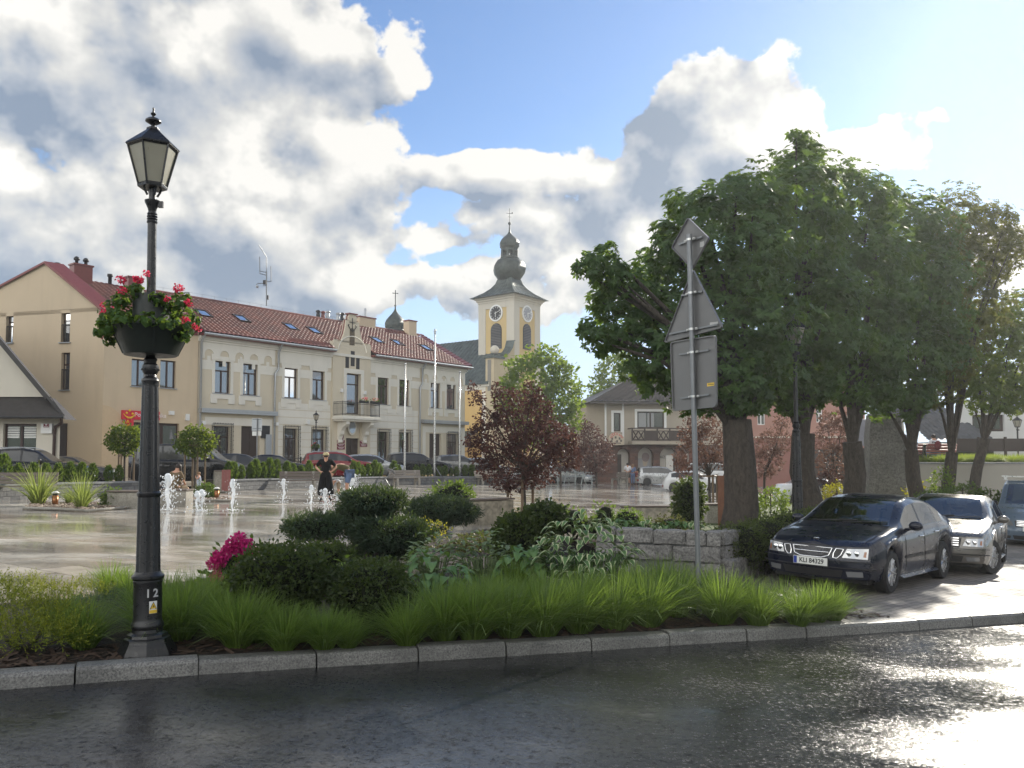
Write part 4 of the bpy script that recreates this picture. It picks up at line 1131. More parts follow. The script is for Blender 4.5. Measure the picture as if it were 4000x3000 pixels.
m.build('pilaster',M_GREYTRIM,church)
fa=lambda t,d,z:(-d,t,z)
fb=lambda t,d,z:(t,-d,z)
zclk=tz(1238);zl0,zl1=tz(1357),tz(1256+2)
zl1=tz(1253)
for f,dark in((fa,1),(fb,0)):
 c=TW/2
 arch=[(c-0.86,tz(1357)),(c+0.86,tz(1357))]+[(c+0.86*cos(t),tz(1281)+0.86*sin(t))for t in np.linspace(0,pi,13)]
 m=MB();m.prism(arch,lambda a,b,d:f(a,d,b),-0.01,0.05);lo=m.build('louvre_window',M_IRON,church)
 m=MB();z=tz(1357)+0.15
 while z<tz(1281)+0.78:
  hw2=0.80 if z<tz(1281)else sqrt(max(0.02,0.80**2-(z-tz(1281))**2))
  m.add([f(c-hw2,0.055,z),f(c+hw2,0.055,z),f(c+hw2,0.13,z-0.12),f(c-hw2,0.13,z-0.12)],[(0,1,2,3)]);z+=0.2
 m.build('louvre_slats',M_BLACK if False else plain('grey_louvre',(0.10,0.10,0.105),0.5),lo)
 zc_=tz(1214);m=MB();r_=0.93
 m.prism([(c+1.06*cos(t),zc_+1.06*sin(t))for t in np.linspace(0,2*pi,33)[:-1]],lambda a,b,d:f(a,d,b),-0.02,0.14)
 ck=m.build('clock',M_WHITE,church)
 m=MB();m.prism([(c+0.86*cos(t),zc_+0.86*sin(t))for t in np.linspace(0,2*pi,33)[:-1]],lambda a,b,d:f(a,d,b),0.141,0.16)
 m.build('clock_dial',M_INK if dark else plain('grey_dial',(0.32,0.33,0.36),0.5),ck)
 m=MB()
 for k in range(12):
  t=2*pi*k/12
  for s_ in(-0.05,0.05):
   p0=(c+0.62*cos(t)-s_*sin(t),zc_+0.62*sin(t)+s_*cos(t));p1=(c+0.82*cos(t)-s_*sin(t),zc_+0.82*sin(t)+s_*cos(t))
   m.tube([f(p0[0],0.175,p0[1]),f(p1[0],0.175,p1[1])],0.022,4)
 m.build('clock_numerals',M_WHITE,ck)
 m=MB();sgn=1 if not dark else-1
 m.tube([f(c,0.19,zc_+0.15),f(c,0.19,zc_-0.5)],0.05,5);m.tube([f(c-0.15*sgn,0.20,zc_-0.05),f(c+0.72*sgn,0.20,zc_+0.24)],0.04,5)
 m.build('clock_hands',M_WHITE,ck)
cxy=TW/2
def sq_oct(r,n=8):pass
m=MB();prof=[(TW/2+0.95,zc-0.05),(TW/2+0.45,zc+0.22),(TW/2-0.35,zc+0.75),(TW/2-1.0,zc+1.35),(TW/2-1.42,zc+1.95),(1.15,zc+2.45),(1.02,zc+2.75)]
vs=[];
for i,(r,z)in enumerate(prof):
 for k in range(4):
  a=pi/4+k*pi/2;rr=r*sqrt(2)if i<6 else r*sqrt(2)*0.92
  vs.append((cxy+rr*cos(a),cxy+rr*sin(a),z))
m.add(vs,[(4*i+k,4*i+(k+1)%4,4*i+4+(k+1)%4,4*i+4+k)for i in range(len(prof)-1)for k in range(4)]+[(3,2,1,0)])
for k in range(4):
 for j in range(1,10):
  u=j/10;pts=[]
  for i in range(len(prof)):
   A=Vector(vs[4*i+k]);B=Vector(vs[4*i+(k+1)%4]);pts.append(A*(1-u)+B*u+Vector((0,0,0.02)))
  m.tube(pts,0.035,4,False)
m.build('tower_roof',M_COPPER,church)
def zz(py):return P(1980,py,102.0).z-0.3
m=MB()
bul=[(1.15,zz(1088)),(1.55,zz(1078)),(2.02,zz(1058)),(2.16,zz(1040)),(2.05,zz(1022)),(1.72,zz(1007)),(1.25,zz(1000)),(1.30,zz(998)),(1.30,zz(996))]
m.lathe(bul,8,(cxy,cxy),smooth=True,rot=pi/8)
bu=m.build('bulb_dome',M_DOME,church,sharp=40)
m=MB()
for k in range(8):
 a=2*pi*k/8+pi/8
 m.box((cxy+0.95*cos(a),cxy+0.95*sin(a),(zz(998)+zz(960))/2),(0.30,0.30,zz(960)-zz(998)),rz=a)
m.lathe([(1.12,zz(968)),(1.05,zz(960)),(1.18,zz(954)),(1.30,zz(950)),(1.30,zz(947))],8,(cxy,cxy),rot=pi/8)
m.lathe([(1.22,zz(998)),(1.10,zz(991)),(1.0,zz(988))],8,(cxy,cxy),rot=pi/8)
m.build('dome_lantern',M_DOME,church,sharp=30)
m=MB()
m.lathe([(1.22,zz(947)),(1.32,zz(940)),(1.30,zz(931)),(1.05,zz(920)),(0.65,zz(909)),(0.32,zz(900)),(0.13,zz(890)),(0.07,zz(870)),(0.07,zz(862))],8,(cxy,cxy),rot=pi/8)
m.build('small_dome',M_DOME,church,sharp=40)
m=MB();zt_=zz(857);m.ball((cxy,cxy,zt_),0.20,10,6);m.tube([(cxy,cxy,zt_),(cxy,cxy,zz(797))],0.035,5)
m.tube([(cxy-0.34,cxy+0.25,zz(817)),(cxy+0.34,cxy-0.25,zz(817))],0.03,5);m.tube([(cxy-0.18,cxy+0.14,zz(831)),(cxy+0.18,cxy-0.14,zz(831))],0.025,5);m.ball((cxy+0.3,cxy-0.22,zz(817)+0.12),0.10,6,4)
m.build('cross',M_DOME,church)
ne=tz(1505)-0.4;nu0,nu1=-4.2,TW+1.6;nv1=34
nr=CF.depth_at(1860,1309,TW/2)[1]if False else(P(1860,1309,103.0).z-0.3)
m=MB();m.b2(nu0,nu1,0.5,nv1,0,ne)
m.build('nave_wall',M_OCHRE,church)
m=MB();m.b2(nu0-0.35,nu1+0.35,0.3,nv1+0.1,ne+0.001,ne+0.45);m.b2(nu0-0.15,nu1+0.15,0.35,nv1,ne-0.35,ne-0.0)
for y in(0.45,9,18,27):m.b2(nu0-0.10,nu0+0.4,y,y+1.1,0,ne-0.36)
m.build('nave_cornice',M_TRIM,church)
m=MB();mid=TW/2
zlo=ne+0.25
for sg in(-1,1):
 u0=mid+sg*(mid-nu0+0.6)
 m.add([(u0,0.35,zlo),(u0,nv1+0.5,zlo),(mid,nv1+0.5,nr),(mid,0.35,nr)],[(0,1,2,3)])
 if sg<0:
  y=0.6
  while y<nv1:m.tube([(u0,y,zlo+0.03),(mid,y,nr+0.03)],0.045,4,False);y+=0.62
m.add([(nu0-0.6,0.35,zlo),(nu1+0.6,0.35,zlo),(mid,0.35,nr)],[(0,1,2)])
m.build('nave_roof',M_COPPER,church)
m=MB()
zp=tz(1402,1930)
m.b2(nu0-0.2,nu0+1.5,-0.35,0.9,0,zp-0.3)
pts=[(nu0+1.5,zp-0.2),(nu0+2.1,zp+0.15),(nu0+2.8,zp+0.6),(nu0+3.4,zp+1.3),(nu0+3.75,zp+2.2),(nu0+3.95,tz(1335))]
for(a,za),(b,zb2)in zip(pts,pts[1:]):
 m.add([(a,-0.3,0),(b,-0.3,0),(b,-0.3,zb2),(a,-0.3,za),(a,0.5,0),(b,0.5,0),(b,0.5,zb2),(a,0.5,za)],[(0,1,2,3),(5,4,7,6),(3,2,6,7)])
for sg in(1,):
 m.b2(TW+0.15,nu1+0.2,-0.3,0.5,0,zp-4.5)
m.build('front_wall',plain('weathered_front_plaster',(0.50,0.42,0.28),0.85,var=0.2,scale=1.2),church)
m=MB();m.b2(nu0-0.4,nu0+1.7,-0.55,1.1,zp-0.299,zp-0.05);m.add([(nu0-0.4,-0.55,zp-0.049),(nu0+1.7,-0.55,zp-0.049),(nu0+1.7,1.1,zp-0.049),(nu0-0.4,1.1,zp-0.049),(nu0+0.65,0.3,zp+0.5)],[(0,1,4),(1,2,4),(2,3,4),(3,0,4)])
for(a,za),(b,zb2)in zip(pts,pts[1:]):m.add([(a,-0.5,za+0.02),(b,-0.5,zb2+0.02),(b,0.8,zb2+0.08),(a,0.8,za+0.08)],[(0,1,2,3)])
m.build('front_coping',M_COPPER,church)
m=MB();m.ball((nu0+0.65,0.2,zp+0.75),0.55,12,8);m.build('stone_ball',M_GREYTRIM,church)
m=MB();m.b2(nu0-0.25,nu0-0.21,0.05,0.55,zp-4.2,zp-0.5);m.build('blind_niche',plain('grey_niche',(0.22,0.21,0.19),0.8),church)
v_,z_=CF.depth_at(1925,1632,nu0)
m=MB();m.prism([(v_-0.95,z_-0.5)]+[(v_+0.95*cos(t),z_-0.5+1.1*sin(t))for t in np.linspace(0,pi,13)],lambda a,b,d:(nu0-d,a,b),-0.01,0.05);m.build('lunette_window',M_WGLASS,church)
m=MB();m.b2(nu0-3.2,nu0-0.0,2.5,22,0,3.2);po=m.build('porch_wall',M_OCHRE,church)
m=MB();m.add([(nu0-3.7,2.2,3.2),(nu0-3.7,22.4,3.2),(nu0+0.0,22.4,5.0),(nu0+0.0,2.2,5.0)],[(0,1,2,3)]);m.b2(nu0-3.3,nu0,2.4,22.1,3.0,3.19)
y=2.5
while y<22:m.tube([(nu0-3.7,y,3.23),(nu0,y,5.03)],0.04,4,False);y+=0.6
m.build('porch_roof',M_COPPER,church)
tv=23.2
zt0=nr-0.8;K=lambda py:P(1527,py,112.0).z-0.3
m=MB();m.lathe([(1.25,zt0),(1.25,K(1277)),(1.45,K(1273)),(1.35,K(1268)),(1.55,K(1258)),(1.58,K(1247)),(1.40,K(1234)),(1.0,K(1220)),(0.6,K(1208)),(0.28,K(1196)),(0.12,K(1186)),(0.10,K(1176))],8,(mid,tv),rot=pi/8)
tu=m.build('ridge_turret',M_DOME,church,sharp=40)
m=MB();m.ball((mid,tv,K(1172)),0.16,8,5);m.tube([(mid,tv,K(1172)),(mid,tv,K(1111))],0.07,5);m.tube([(mid-0.3,tv+0.22,K(1122)),(mid+0.3,tv-0.22,K(1122))],0.05,5)
for a in(-1,1):m.ball((mid+a*0.28,tv-a*0.2,K(1122)),0.09,6,4)
m.ball((mid,tv,K(1111)),0.08,6,4)
m.build('turret_cross',M_DOME,tu)
# small gate house between the church trees and the corner cafe
gy=84.0;g0=P(2175,1780,gy);zg=-0.2
gate=thing('gate_house','small yellow gate building with grey sheet roof between the trees','building',(g0.x,gy,zg))
gx=lambda px:P(px,1700,gy).x-g0.x
gz_=lambda py:P(2250,py,gy).z-zg
m=MB();m.b2(0,gx(2380),0,7,0,gz_(1712));m.build('wall',M_YELLOW,gate)
m=MB();m.add([(-0.6,-0.8,gz_(1712)),(gx(2395),-0.8,gz_(1712)),(gx(2380),3.2,gz_(1662)),(0.3,3.2,gz_(1662))],[(0,1,2,3)]);m.add([(0.3,3.2,gz_(1662)),(gx(2380),3.2,gz_(1662)),(gx(2395),7.8,gz_(1712)),(-0.6,7.8,gz_(1712))],[(0,1,2,3)])
x=0.0
while x<gx(2385):m.tube([(x-0.3,-0.8,gz_(1712)+0.02),(x,3.2,gz_(1662)+0.02)],0.035,4,False);x+=0.55
m.build('roof',plain('grey_sheet_roof',(0.13,0.11,0.11),0.45,0.3),gate)
m=MB();m.b2(gx(2243),gx(2275),-0.9,-0.001,gz_(1802),gz_(1796));m.b2(gx(2236),gx(2276),-1.2,-0.9,gz_(1800)-0.02,gz_(1800)+0.1);m.build('awning',M_WHITE,gate)
m=MB();m.b2(gx(2240),gx(2280),-0.05,0.001,0.1,gz_(1810));m.build('door',M_DKDOOR,gate)
# corner cafe with balcony, right of centre
Yc=73.0;c0=P(2366,1800,Yc);ZC=-0.25
cafe=thing('corner_cafe','beige corner house with dark tiled roof, red stone ground floor and ice cream sign','house',(c0.x,Yc,ZC),R(8))
CFr=Frame((c0.x,Yc),R(8),ZC)
def cl(px,py,d=0.0):return CFr.at(px,py,d)
zf1=cl(2450,1737)[1];zev_=cl(2450,1576)[1];cw=cl(2860,1700)[0]
bay1=cl(2434,1700)[0]
m=MB()
dwin=(cl(2489,1675)[0],cl(2489,1672)[1],cl(2594,1675)[0],cl(2594,1608)[1])
nwin=(cl(2397,1684)[0],cl(2397,1684)[1],cl(2424,1684)[0],cl(2424,1613)[1])
wall_holes(m,0,cw,zf1,zev_+0.3,[dwin,nwin],reveal=0.15)
m.b2(-0.02,cw,0.3,10,zf1,zev_+0.3)
m.add([(0,0,zf1),(-1.3,1.8,zf1),(-1.3,1.8,zev_+0.3),(0,0,zev_+0.3)],[(0,1,2,3)])
m.add([(-1.3,1.8,zf1),(-1.3,10,zf1),(-1.3,10,zev_+0.3),(-1.3,1.8,zev_+0.3)],[(0,1,2,3)])
m.add([(-1.3,1.8,zf1),(0,0,zf1),(cw,0,zf1),(cw,10,zf1),(-1.3,10,zf1)],[(0,1,2,3,4)])
m.build('wall',M_BEIGE,cafe)
for h,k in((dwin,'V'),(nwin,'O')):
 f=window(cafe,h,kind=k,y=0.10,frame=M_DKDOOR,fw=0.10,name='balcony_door' if k=='V' else 'window')
 m=MB();a,c,b,d=h
 for x0,x1,z0,z1 in((a-0.22,a-0.002,c-0.1,d+0.22),(b+0.002,b+0.22,c-0.1,d+0.22),(a-0.002,b+0.002,d+0.002,d+0.22)):m.b2(x0,x1,-0.06,0.01,z0,z1)
 m.build('surround',M_WHITE,f)
 if k=='V':
  m=MB()
  for j in range(2):m.b2(a+0.18+j*(b-a)*0.33,a+0.16+(b-a)*(0.28+j*0.30),0.128,0.136,c+0.1,d-0.15)
  m.build('net_curtain',plain('net_curtain',(0.35,0.36,0.37),0.8,var=0.3,scale=14),f)
m=MB()
for x in(0.0,bay1):m.b2(x-0.08,x+0.08,-0.07,0.005,zf1,zev_-0.002)
m.build('corner_strip',M_WHITE,cafe)
M_REDSTONE=m_stoneblock('red_brown_stone',(0.17,0.075,0.05),(0.09,0.05,0.04),(0.06,0.045,0.04),0.5,0.3)
gz1=zf1-0.02
arcs=[(cl(2415,1880)[0],cl(2464,1880)[0],cl(2440,1752)[1]),(cl(2496,1880)[0],cl(2556,1880)[0],cl(2525,1748)[1]),(cl(2582,1880)[0],cl(2650,1880)[0],cl(2615,1748)[1]),(cl(2690,1880)[0],cl(2750,1880)[0],cl(2615,1748)[1])]
m=MB();xs=[-0.9]
for a,b,zt_ in arcs:
 r_=(b-a)/2;zs_=zt_-r_
 m.b2(xs[-1],a,0.25,0.75,0,gz1)
 prev=None
 for j in range(13):
  t=pi-pi*j/12;q=(a+r_+r_*cos(t),zs_+r_*sin(t))
  if prev:m.add([(prev[0],0.25,prev[1]),(q[0],0.25,q[1]),(q[0],0.25,gz1),(prev[0],0.25,gz1),(prev[0],0.75,prev[1]),(q[0],0.75,q[1])],[(0,1,2,3),(0,4,5,1)])
  prev=q
 xs.append(b)
m.b2(xs[-1],cw,0.25,0.75,0,gz1);m.add([(-0.9,0.25,0),(-0.9,10,0),(-0.9,10,gz1),(-0.9,0.25,gz1)],[(0,1,2,3)])
m.build('ground_floor',M_REDSTONE,cafe)
m=MB();m.b2(-0.85,cw,0.9,1.0,0,gz1);m.build('recess_wall',plain('off_white_recess',(0.50,0.47,0.42),0.8,var=0.1),cafe)
a,b,zt_=arcs[1];m=MB();m.b2(a+0.1,b-0.1,0.78,0.86,0.2,zt_-(b-a)/2-0.25);dp=m.build('display_window',plain('frosted_poster',(0.30,0.30,0.31),0.5,var=0.15,scale=2),cafe)
m=MB();xm=(a+b)/2;zq=1.0
m.add([(xm+0.05,0.775,zq),(xm+0.42,0.775,zq+1.1),(xm-0.15,0.775,zq+1.1)],[(0,1,2)]);m.build('poster_cone',plain('cone_print',(0.40,0.33,0.25),0.6),dp)
m=MB();m.prism([(xm+0.15+0.36*cos(t),zq+1.35+0.42*sin(t))for t in np.linspace(0,2*pi,17)[:-1]],lambda u,v,d:(u,d,v),0.765,0.774);m.build('poster_scoop',plain('scoop_print',(0.20,0.15,0.15),0.6),dp)
a,b,zt_=arcs[0];m=MB();m.b2(a+0.05,a+(b-a)*0.45,0.8,0.88,0.05,2.6);m.build('door',M_DKDOOR,cafe)
a,b,zt_=arcs[2];m=MB();m.b2(a+0.75,b-0.05,0.8,0.88,0.9,2.5);m.build('dark_window',M_WGLASS,cafe)
text_mesh('house_number','462',0.36,M_INK,cafe,(a+0.42,0.89,2.35),(pi/2,0,0),0.01)
sx0,sz0=cl(2378,1738,-0.35);sx1=cl(2436,1738,-0.35)[0];szt=cl(2407,1690,-0.35)[1]
r_=(sx1-sx0)/2;xm=(sx0+sx1)/2
poly=[(sx0,sz0),(sx1,sz0)]+[(xm+r_*cos(t),szt-r_*0.85+r_*0.85*sin(t))for t in np.linspace(0,pi,13)]
m=MB();m.prism(poly,lambda u,v,d:(u,d,v),-0.5,-0.08);sg=m.build('arched_sign',plain('cream_sign',(0.55,0.47,0.36),0.5,var=0.08),cafe)
word='LODOland'
for i,ch in enumerate(word):
 t=R(158-i*19.5);text_mesh('sign_lettering',ch,0.34,M_REDSIGN,sg,(xm+r_*0.80*cos(t),-0.505,szt-r_*0.85+r_*0.68*sin(t)),(pi/2,0,0),0.004).rotation_euler=(pi/2,-(t-pi/2),0)
m=MB()
for k,(u,v)in enumerate(((-0.45,0.5),(-0.1,0.62),(0.3,0.52),(0.05,0.25),(0.45,0.3),(-0.5,0.25))):m.b2(xm+u*0.9-0.08,xm+u*0.9+0.08,-0.506,-0.5005,sz0+v*0.9,sz0+v*0.9+0.2)
m.b2(xm-0.4,xm+0.4,-0.506,-0.5005,sz0+0.12,sz0+0.2)
m.build('sign_pictures',plain('sign_pictures',(0.12,0.10,0.09),0.6),sg)
bz_=cl(2500,1722,-1.2)[1];ba_=cl(2469,1700,-1.2)[0];bb_=cl(2760,1700,-1.2)[0]
m=MB();m.b2(ba_,bb_,-1.2,-0.001,bz_-0.3,bz_);bl=m.build('balcony',M_BEIGE,cafe)
m=MB();top=bz_+1.15
m.b2(ba_-0.05,bb_,-1.28,-1.18,top-0.09,top);m.b2(ba_,bb_,-1.26,-1.2,top-0.32,top-0.24);m.b2(ba_,bb_,-1.26,-1.2,bz_+0.02,bz_+0.14);m.b2(ba_-0.05,ba_+0.05,-1.2,0,top-0.09,top)
n_=6;w_=(bb_-ba_)/n_
for k in range(n_+1):m.b2(ba_+k*w_-0.06,ba_+k*w_+0.06,-1.30,-1.2,bz_,top)
for k in range(n_):
 x0,x1=ba_+k*w_,ba_+(k+1)*w_
 if k%2==0:
  for q in((x0+.1,x0+w_*.55),):pass
  for s0,s1 in((x0+0.08,(x0+x1)/2),((x0+x1)/2,x1-0.08)):
   m.tube([(s0,-1.23,bz_+0.1),(s1,-1.23,top-0.28)],0.055,4,False);m.tube([(s1,-1.23,bz_+0.1),(s0,-1.23,top-0.28)],0.055,4,False)
 else:m.b2(x0+0.06,x1-0.06,-1.25,-1.22,bz_+0.1,top-0.3)
m.build('railing',M_DKDOOR,bl)
m=MB()
e0=cl(2306,1582,-1.0);ev=zev_+0.05
ridge_y=5.5;rz_=cl(2600,1470,5.5)[1]
x0_,x1_=e0[0],cw+1
tile_plane(m,(x0_,-1.0,ev),(x1_,-1.0,ev),(x0_+6.0,ridge_y,rz_),(x1_,ridge_y,rz_),du=0.5,dv=0.5,amp=0.07)
m.add([(x0_,-1.0,ev+0.03),(x0_,11.5,ev+0.03),(x0_+6.0,ridge_y,rz_+0.03)],[(0,1,2)])
m.add([(x0_,-1.0,ev-0.02),(x1_,-1.0,ev-0.02),(x1_,0.5,ev-0.04),(x0_,0.5,ev-0.04)],[(0,1,2,3)]);m.b2(x0_,x1_,-1.06,-0.98,ev-0.14,ev+0.02);m.add([(x0_,-1.0,ev-0.02),(x0_,11,ev-0.02),(0,11,ev-0.04),(0,0,ev-0.04)],[(0,1,2,3)])
m.add([(x0_,11.5,ev),(x1_,11.5,ev),(x1_,ridge_y,rz_),(x0_+6,ridge_y,rz_)],[(0,1,2,3)])
m.build('roof',M_BTILE,cafe)
# salmon house and other houses glimpsed through the trees
Yp=75.0;ZP=-0.6
salm=thing('salmon_house','salmon pink two tone house glimpsed between the tree trunks','house',(P(2640,1700,Yp).x,Yp,ZP))
px_=lambda px:P(px,1700,Yp).x-P(2640,1700,Yp).x
pz_=lambda py:P(3000,py,Yp).z-ZP
sw=[(px_(2735),pz_(1625),px_(2756),pz_(1585)),(px_(3190),pz_(1650),px_(3215),pz_(1600)),(px_(2960),pz_(1660),px_(2990),pz_(1600))]
m=MB();wall_holes(m,px_(2690),px_(3380),pz_(1707),pz_(1420),sw);m.b2(px_(2690),px_(3380),0.3,9,0,pz_(1420));m.build('wall',M_PINK,salm)
m=MB();m.b2(px_(2690),px_(3380),-0.06,0.25,0,pz_(1711));m.build('lower_wall',plain('dark_salmon_plaster',(0.24,0.10,0.08),0.85,var=0.12,scale=1.0),salm)
m=MB();m.b2(px_(2690),px_(3380),-0.14,0.0,pz_(1711)+0.002,pz_(1705));m.build('string_course',M_GREYTRIM,salm)
for h in sw:window(salm,h,kind='T',frame=M_WHITE)
m=MB();m.add([(px_(2680),-0.8,pz_(1420)),(px_(3390),-0.8,pz_(1420)),(px_(3390),4.5,pz_(1330)),(px_(2680),4.5,pz_(1330))],[(0,1,2,3)]);m.build('roof',M_BTILE,salm)
Yw=46.0;ZW=-0.4
X0=P(3560,1700,Yw).x
wh=thing('white_house','white house with dark fenced terrace and blue grey tiled roof at the right edge','house',(X0,Yw,ZW))
wx=lambda px:P(px,1700,Yw).x-X0
wz=lambda py:P(3800,py,Yw).z-ZW
m=MB();h=(wx(3800),wz(1685),wx(3925),wz(1620));wall_holes(m,wx(3740),wx(4300),0,wz(1560),[h]);m.add([(wx(3905),0.0,wz(1560)),(wx(4300),0.0,wz(1560)),(wx(4120),0,wz(1430))],[(0,1,2)]);m.build('wall',plain('white_house_plaster',(0.62,0.62,0.60),0.85,var=0.08,scale=0.7),wh)
window(wh,h,kind='V',frame=M_DKDOOR,fw=0.14)
m=MB();tile_plane(m,(wx(3540),-2.5,wz(1728)),(wx(3790),-2.5,wz(1728)),(wx(3590),3.5,wz(1560)),(wx(3790),3.5,wz(1560)),du=0.34,dv=0.42,amp=0.07);m.b2(wx(3560),wx(3790),-2.2,3,0,wz(1730));m.add([(wx(3890),-0.5,wz(1540)),(wx(4120),-0.5,wz(1410)),(wx(4120),5,wz(1410)),(wx(3890),5,wz(1540))],[(0,1,2,3)]);m.build('roof',m_tile('slate_blue_tile',(0.07,0.075,0.09),(0.045,0.05,0.06),(0.035,0.035,0.04)),wh)
m=MB();m.b2(wx(3600),wx(4300),-3.0,-2.9,wz(1765),wz(1718));
k=wx(3600)
while k<wx(4300):m.b2(k,k+0.12,-3.08,-3.0,0,wz(1712));k+=1.4
m.build('terrace_fence',M_DKDOOR,wh)
Yg=44.0;X1=P(3360,1700,Yg).x
gh=thing('grey_house','grey house with slate roof glimpsed left of the monument stone','house',(X1,Yg,-0.5))
vx=lambda px:P(px,1700,Yg).x-X1
vz=lambda py:P(3400,py,Yg).z+0.5
m=MB();m.b2(vx(3368),vx(3560),0,8,0,vz(1750));m.build('wall',plain('dark_timber_wall',(0.06,0.045,0.04),0.8),gh)
m=MB();tile_plane(m,(vx(3350),-0.8,vz(1748)),(vx(3580),-0.8,vz(1748)),(vx(3390),4,vz(1625)),(vx(3580),4,vz(1625)),du=0.5,dv=0.35,amp=0.04);m.add([(vx(3385),-0.2,vz(1640)),(vx(3560),-0.2,vz(1640)),(vx(3470),-0.2,vz(1560))],[(0,1,2)]);m.build('roof',plain('slate_roof',(0.15,0.15,0.17),0.5),gh)
# plants
def unit(v):return v/np.maximum(1e-9,np.linalg.norm(v,axis=-1,keepdims=True))
def rdir(n):return unit(RNG.normal(size=(n,3)))
def leafquads(c,u,L,W,fold=0.25,side=None):
 """rhombic leaves: c base points, u directions, L length, W half width"""
 n=len(c)
 if side is None:side=rdir(n)
 v=unit(np.cross(u,side));w=np.cross(u,v)
 L=np.broadcast_to(np.asarray(L,float).reshape(-1,1),(n,1));W=np.broadcast_to(np.asarray(W,float).reshape(-1,1),(n,1))
 mid=c+u*L*0.55
 V=np.stack([c,mid+v*W+w*W*fold,c+u*L,mid-v*W+w*W*fold],1).reshape(-1,3)
 F=np.arange(4*n).reshape(n,4)
 return V,F
RAG=0.14
def blob_points(blobs,dens,depth=0.35,cull=0.72,lo=-1.0):
 """points near the skins of a cluster of ellipsoids; blobs (x, y, z, rx, ry, rz)"""
 B=np.array(blobs,float);area=(B[:,3]*B[:,5]+B[:,3]*B[:,4]+B[:,4]*B[:,5])/3*4*pi
 P_,N_=[],[]
 for b,a in zip(B,area):
  n=max(8,int(a*dens));d=rdir(n)
  d=d[d[:,2]>lo];n=len(d)
  lump=1+RAG*np.sin(d[:,0]*7+b[0]*3)*np.sin(d[:,1]*6+b[1]*5)+RAG*0.75*np.sin(d[:,2]*9+b[2]*4)
  r=(1-depth*RNG.random(n)**1.6)*lump
  p=b[:3]+d*r[:,None]*b[3:6]
  keep=np.ones(n,bool)
  for o in B:
   if o is b:continue
   q=np.linalg.norm((p-o[:3])/o[3:6],axis=1)
   keep&=~((q<cull)&(not np.allclose(o,b)))
  P_.append(p[keep]);N_.append(unit(d/b[3:6])[keep])
 return np.concatenate(P_),np.concatenate(N_)
def pblobs(lst,Y,jit=0.6,squash=1.0):
 """(px, py, radius px[, dY]) -> ellipsoids at depth Y"""
 out=[]
 for t in lst:
  y=Y+(t[3]if len(t)>3 else RNG.uniform(-jit,jit));p=P(t[0],t[1],y);r=t[2]*y/FPX
  out.append((p.x,p.y,p.z,r,r*0.95,r*squash))
 return out
def rel(blobs,o):return[(b[0]-o[0],b[1]-o[1],b[2]-o[2])+tuple(b[3:])for b in blobs]
def simple_crown(name,blobs,dens,L,mat,par,droop=0.2,depth=0.4,wr=0.34,cull=0.72,up=0.0,n_each=1):
 p,n=blob_points(blobs,dens,depth,cull)
 if n_each>1:p=np.repeat(p,n_each,0)+RNG.normal(size=(len(p)*n_each,3))*L*0.5;n=np.repeat(n,n_each,0)
 u=unit(n*0.7+RNG.normal(size=n.shape)*0.75+np.array([0,0,up-droop]))
 LL=L*RNG.uniform(0.65,1.25,len(p))
 V,F=leafquads(p,u,LL,LL*wr)
 return np_mesh(name,V,F,mat,par,smooth=False)
def palmate_crown(name,blobs,dens,L,mat,par,nl=6):
 p,n=blob_points(blobs,dens,0.42,0.74)
 k=len(p)
 ax=unit(n*0.9+rdir(k)*0.5+np.array([0,0,0.35]))
 s=unit(np.cross(ax,rdir(k)));t=np.cross(ax,s)
 Vs,Fs=[],[];off=0
 size=L*RNG.uniform(0.6,1.25,k)
 for j in range(nl):
  a=2*pi*(j/nl)*0.92+RNG.uniform(0,0.4,k)
  d=unit(s*np.cos(a)[:,None]+t*np.sin(a)[:,None]+ax*0.15+np.array([0,0,-0.55]))
  V,F=leafquads(p,d,size*RNG.uniform(0.75,1.1,k),size*0.20,0.2,side=ax)
  Vs.append(V);Fs.append(F+off);off+=len(V)
 return np_mesh(name,np.concatenate(Vs),np.concatenate(Fs),mat,par,smooth=False)
def limbs(m,root,top,blobs,r0,r1,n=10,k=None):
 """a tapering trunk with bends and limbs to the blobs"""
 root,top=Vector(root),Vector(top)
 pts=[root+(top-root)*t+Vector((random.uniform(-1,1),random.uniform(-1,1),0))*r0*0.25*(0 if t in(0,1)else 1)for t in(0,0.1,0.35,0.65,1)]
 rr=[r0*1.35,r0*1.05,r0*0.92,r0*0.86,r0*0.78]
 m.tube(pts,rr,n)
 for b in(blobs if k is None else blobs[:k]):
  c=Vector(b[:3]);mid=top+(c-top)*0.5+Vector((random.uniform(-.2,.2),random.uniform(-.2,.2),0.1*(c-top).length))
  rb=r1*random.uniform(0.7,1.1)
  m.tube([top-(top-root).normalized()*r0*0.8,top+(mid-top)*0.4,mid,mid+(c-mid)*0.6,c],[rb*1.3,rb,rb*0.7,rb*0.42,rb*0.12],7)
M_CORE=plain('dark_core',(0.014,0.018,0.010),0.95,var=0.5,scale=25,spec=0.1)  # for dark solid cores, added inside foliage to stop light passing through
RAG=0.28
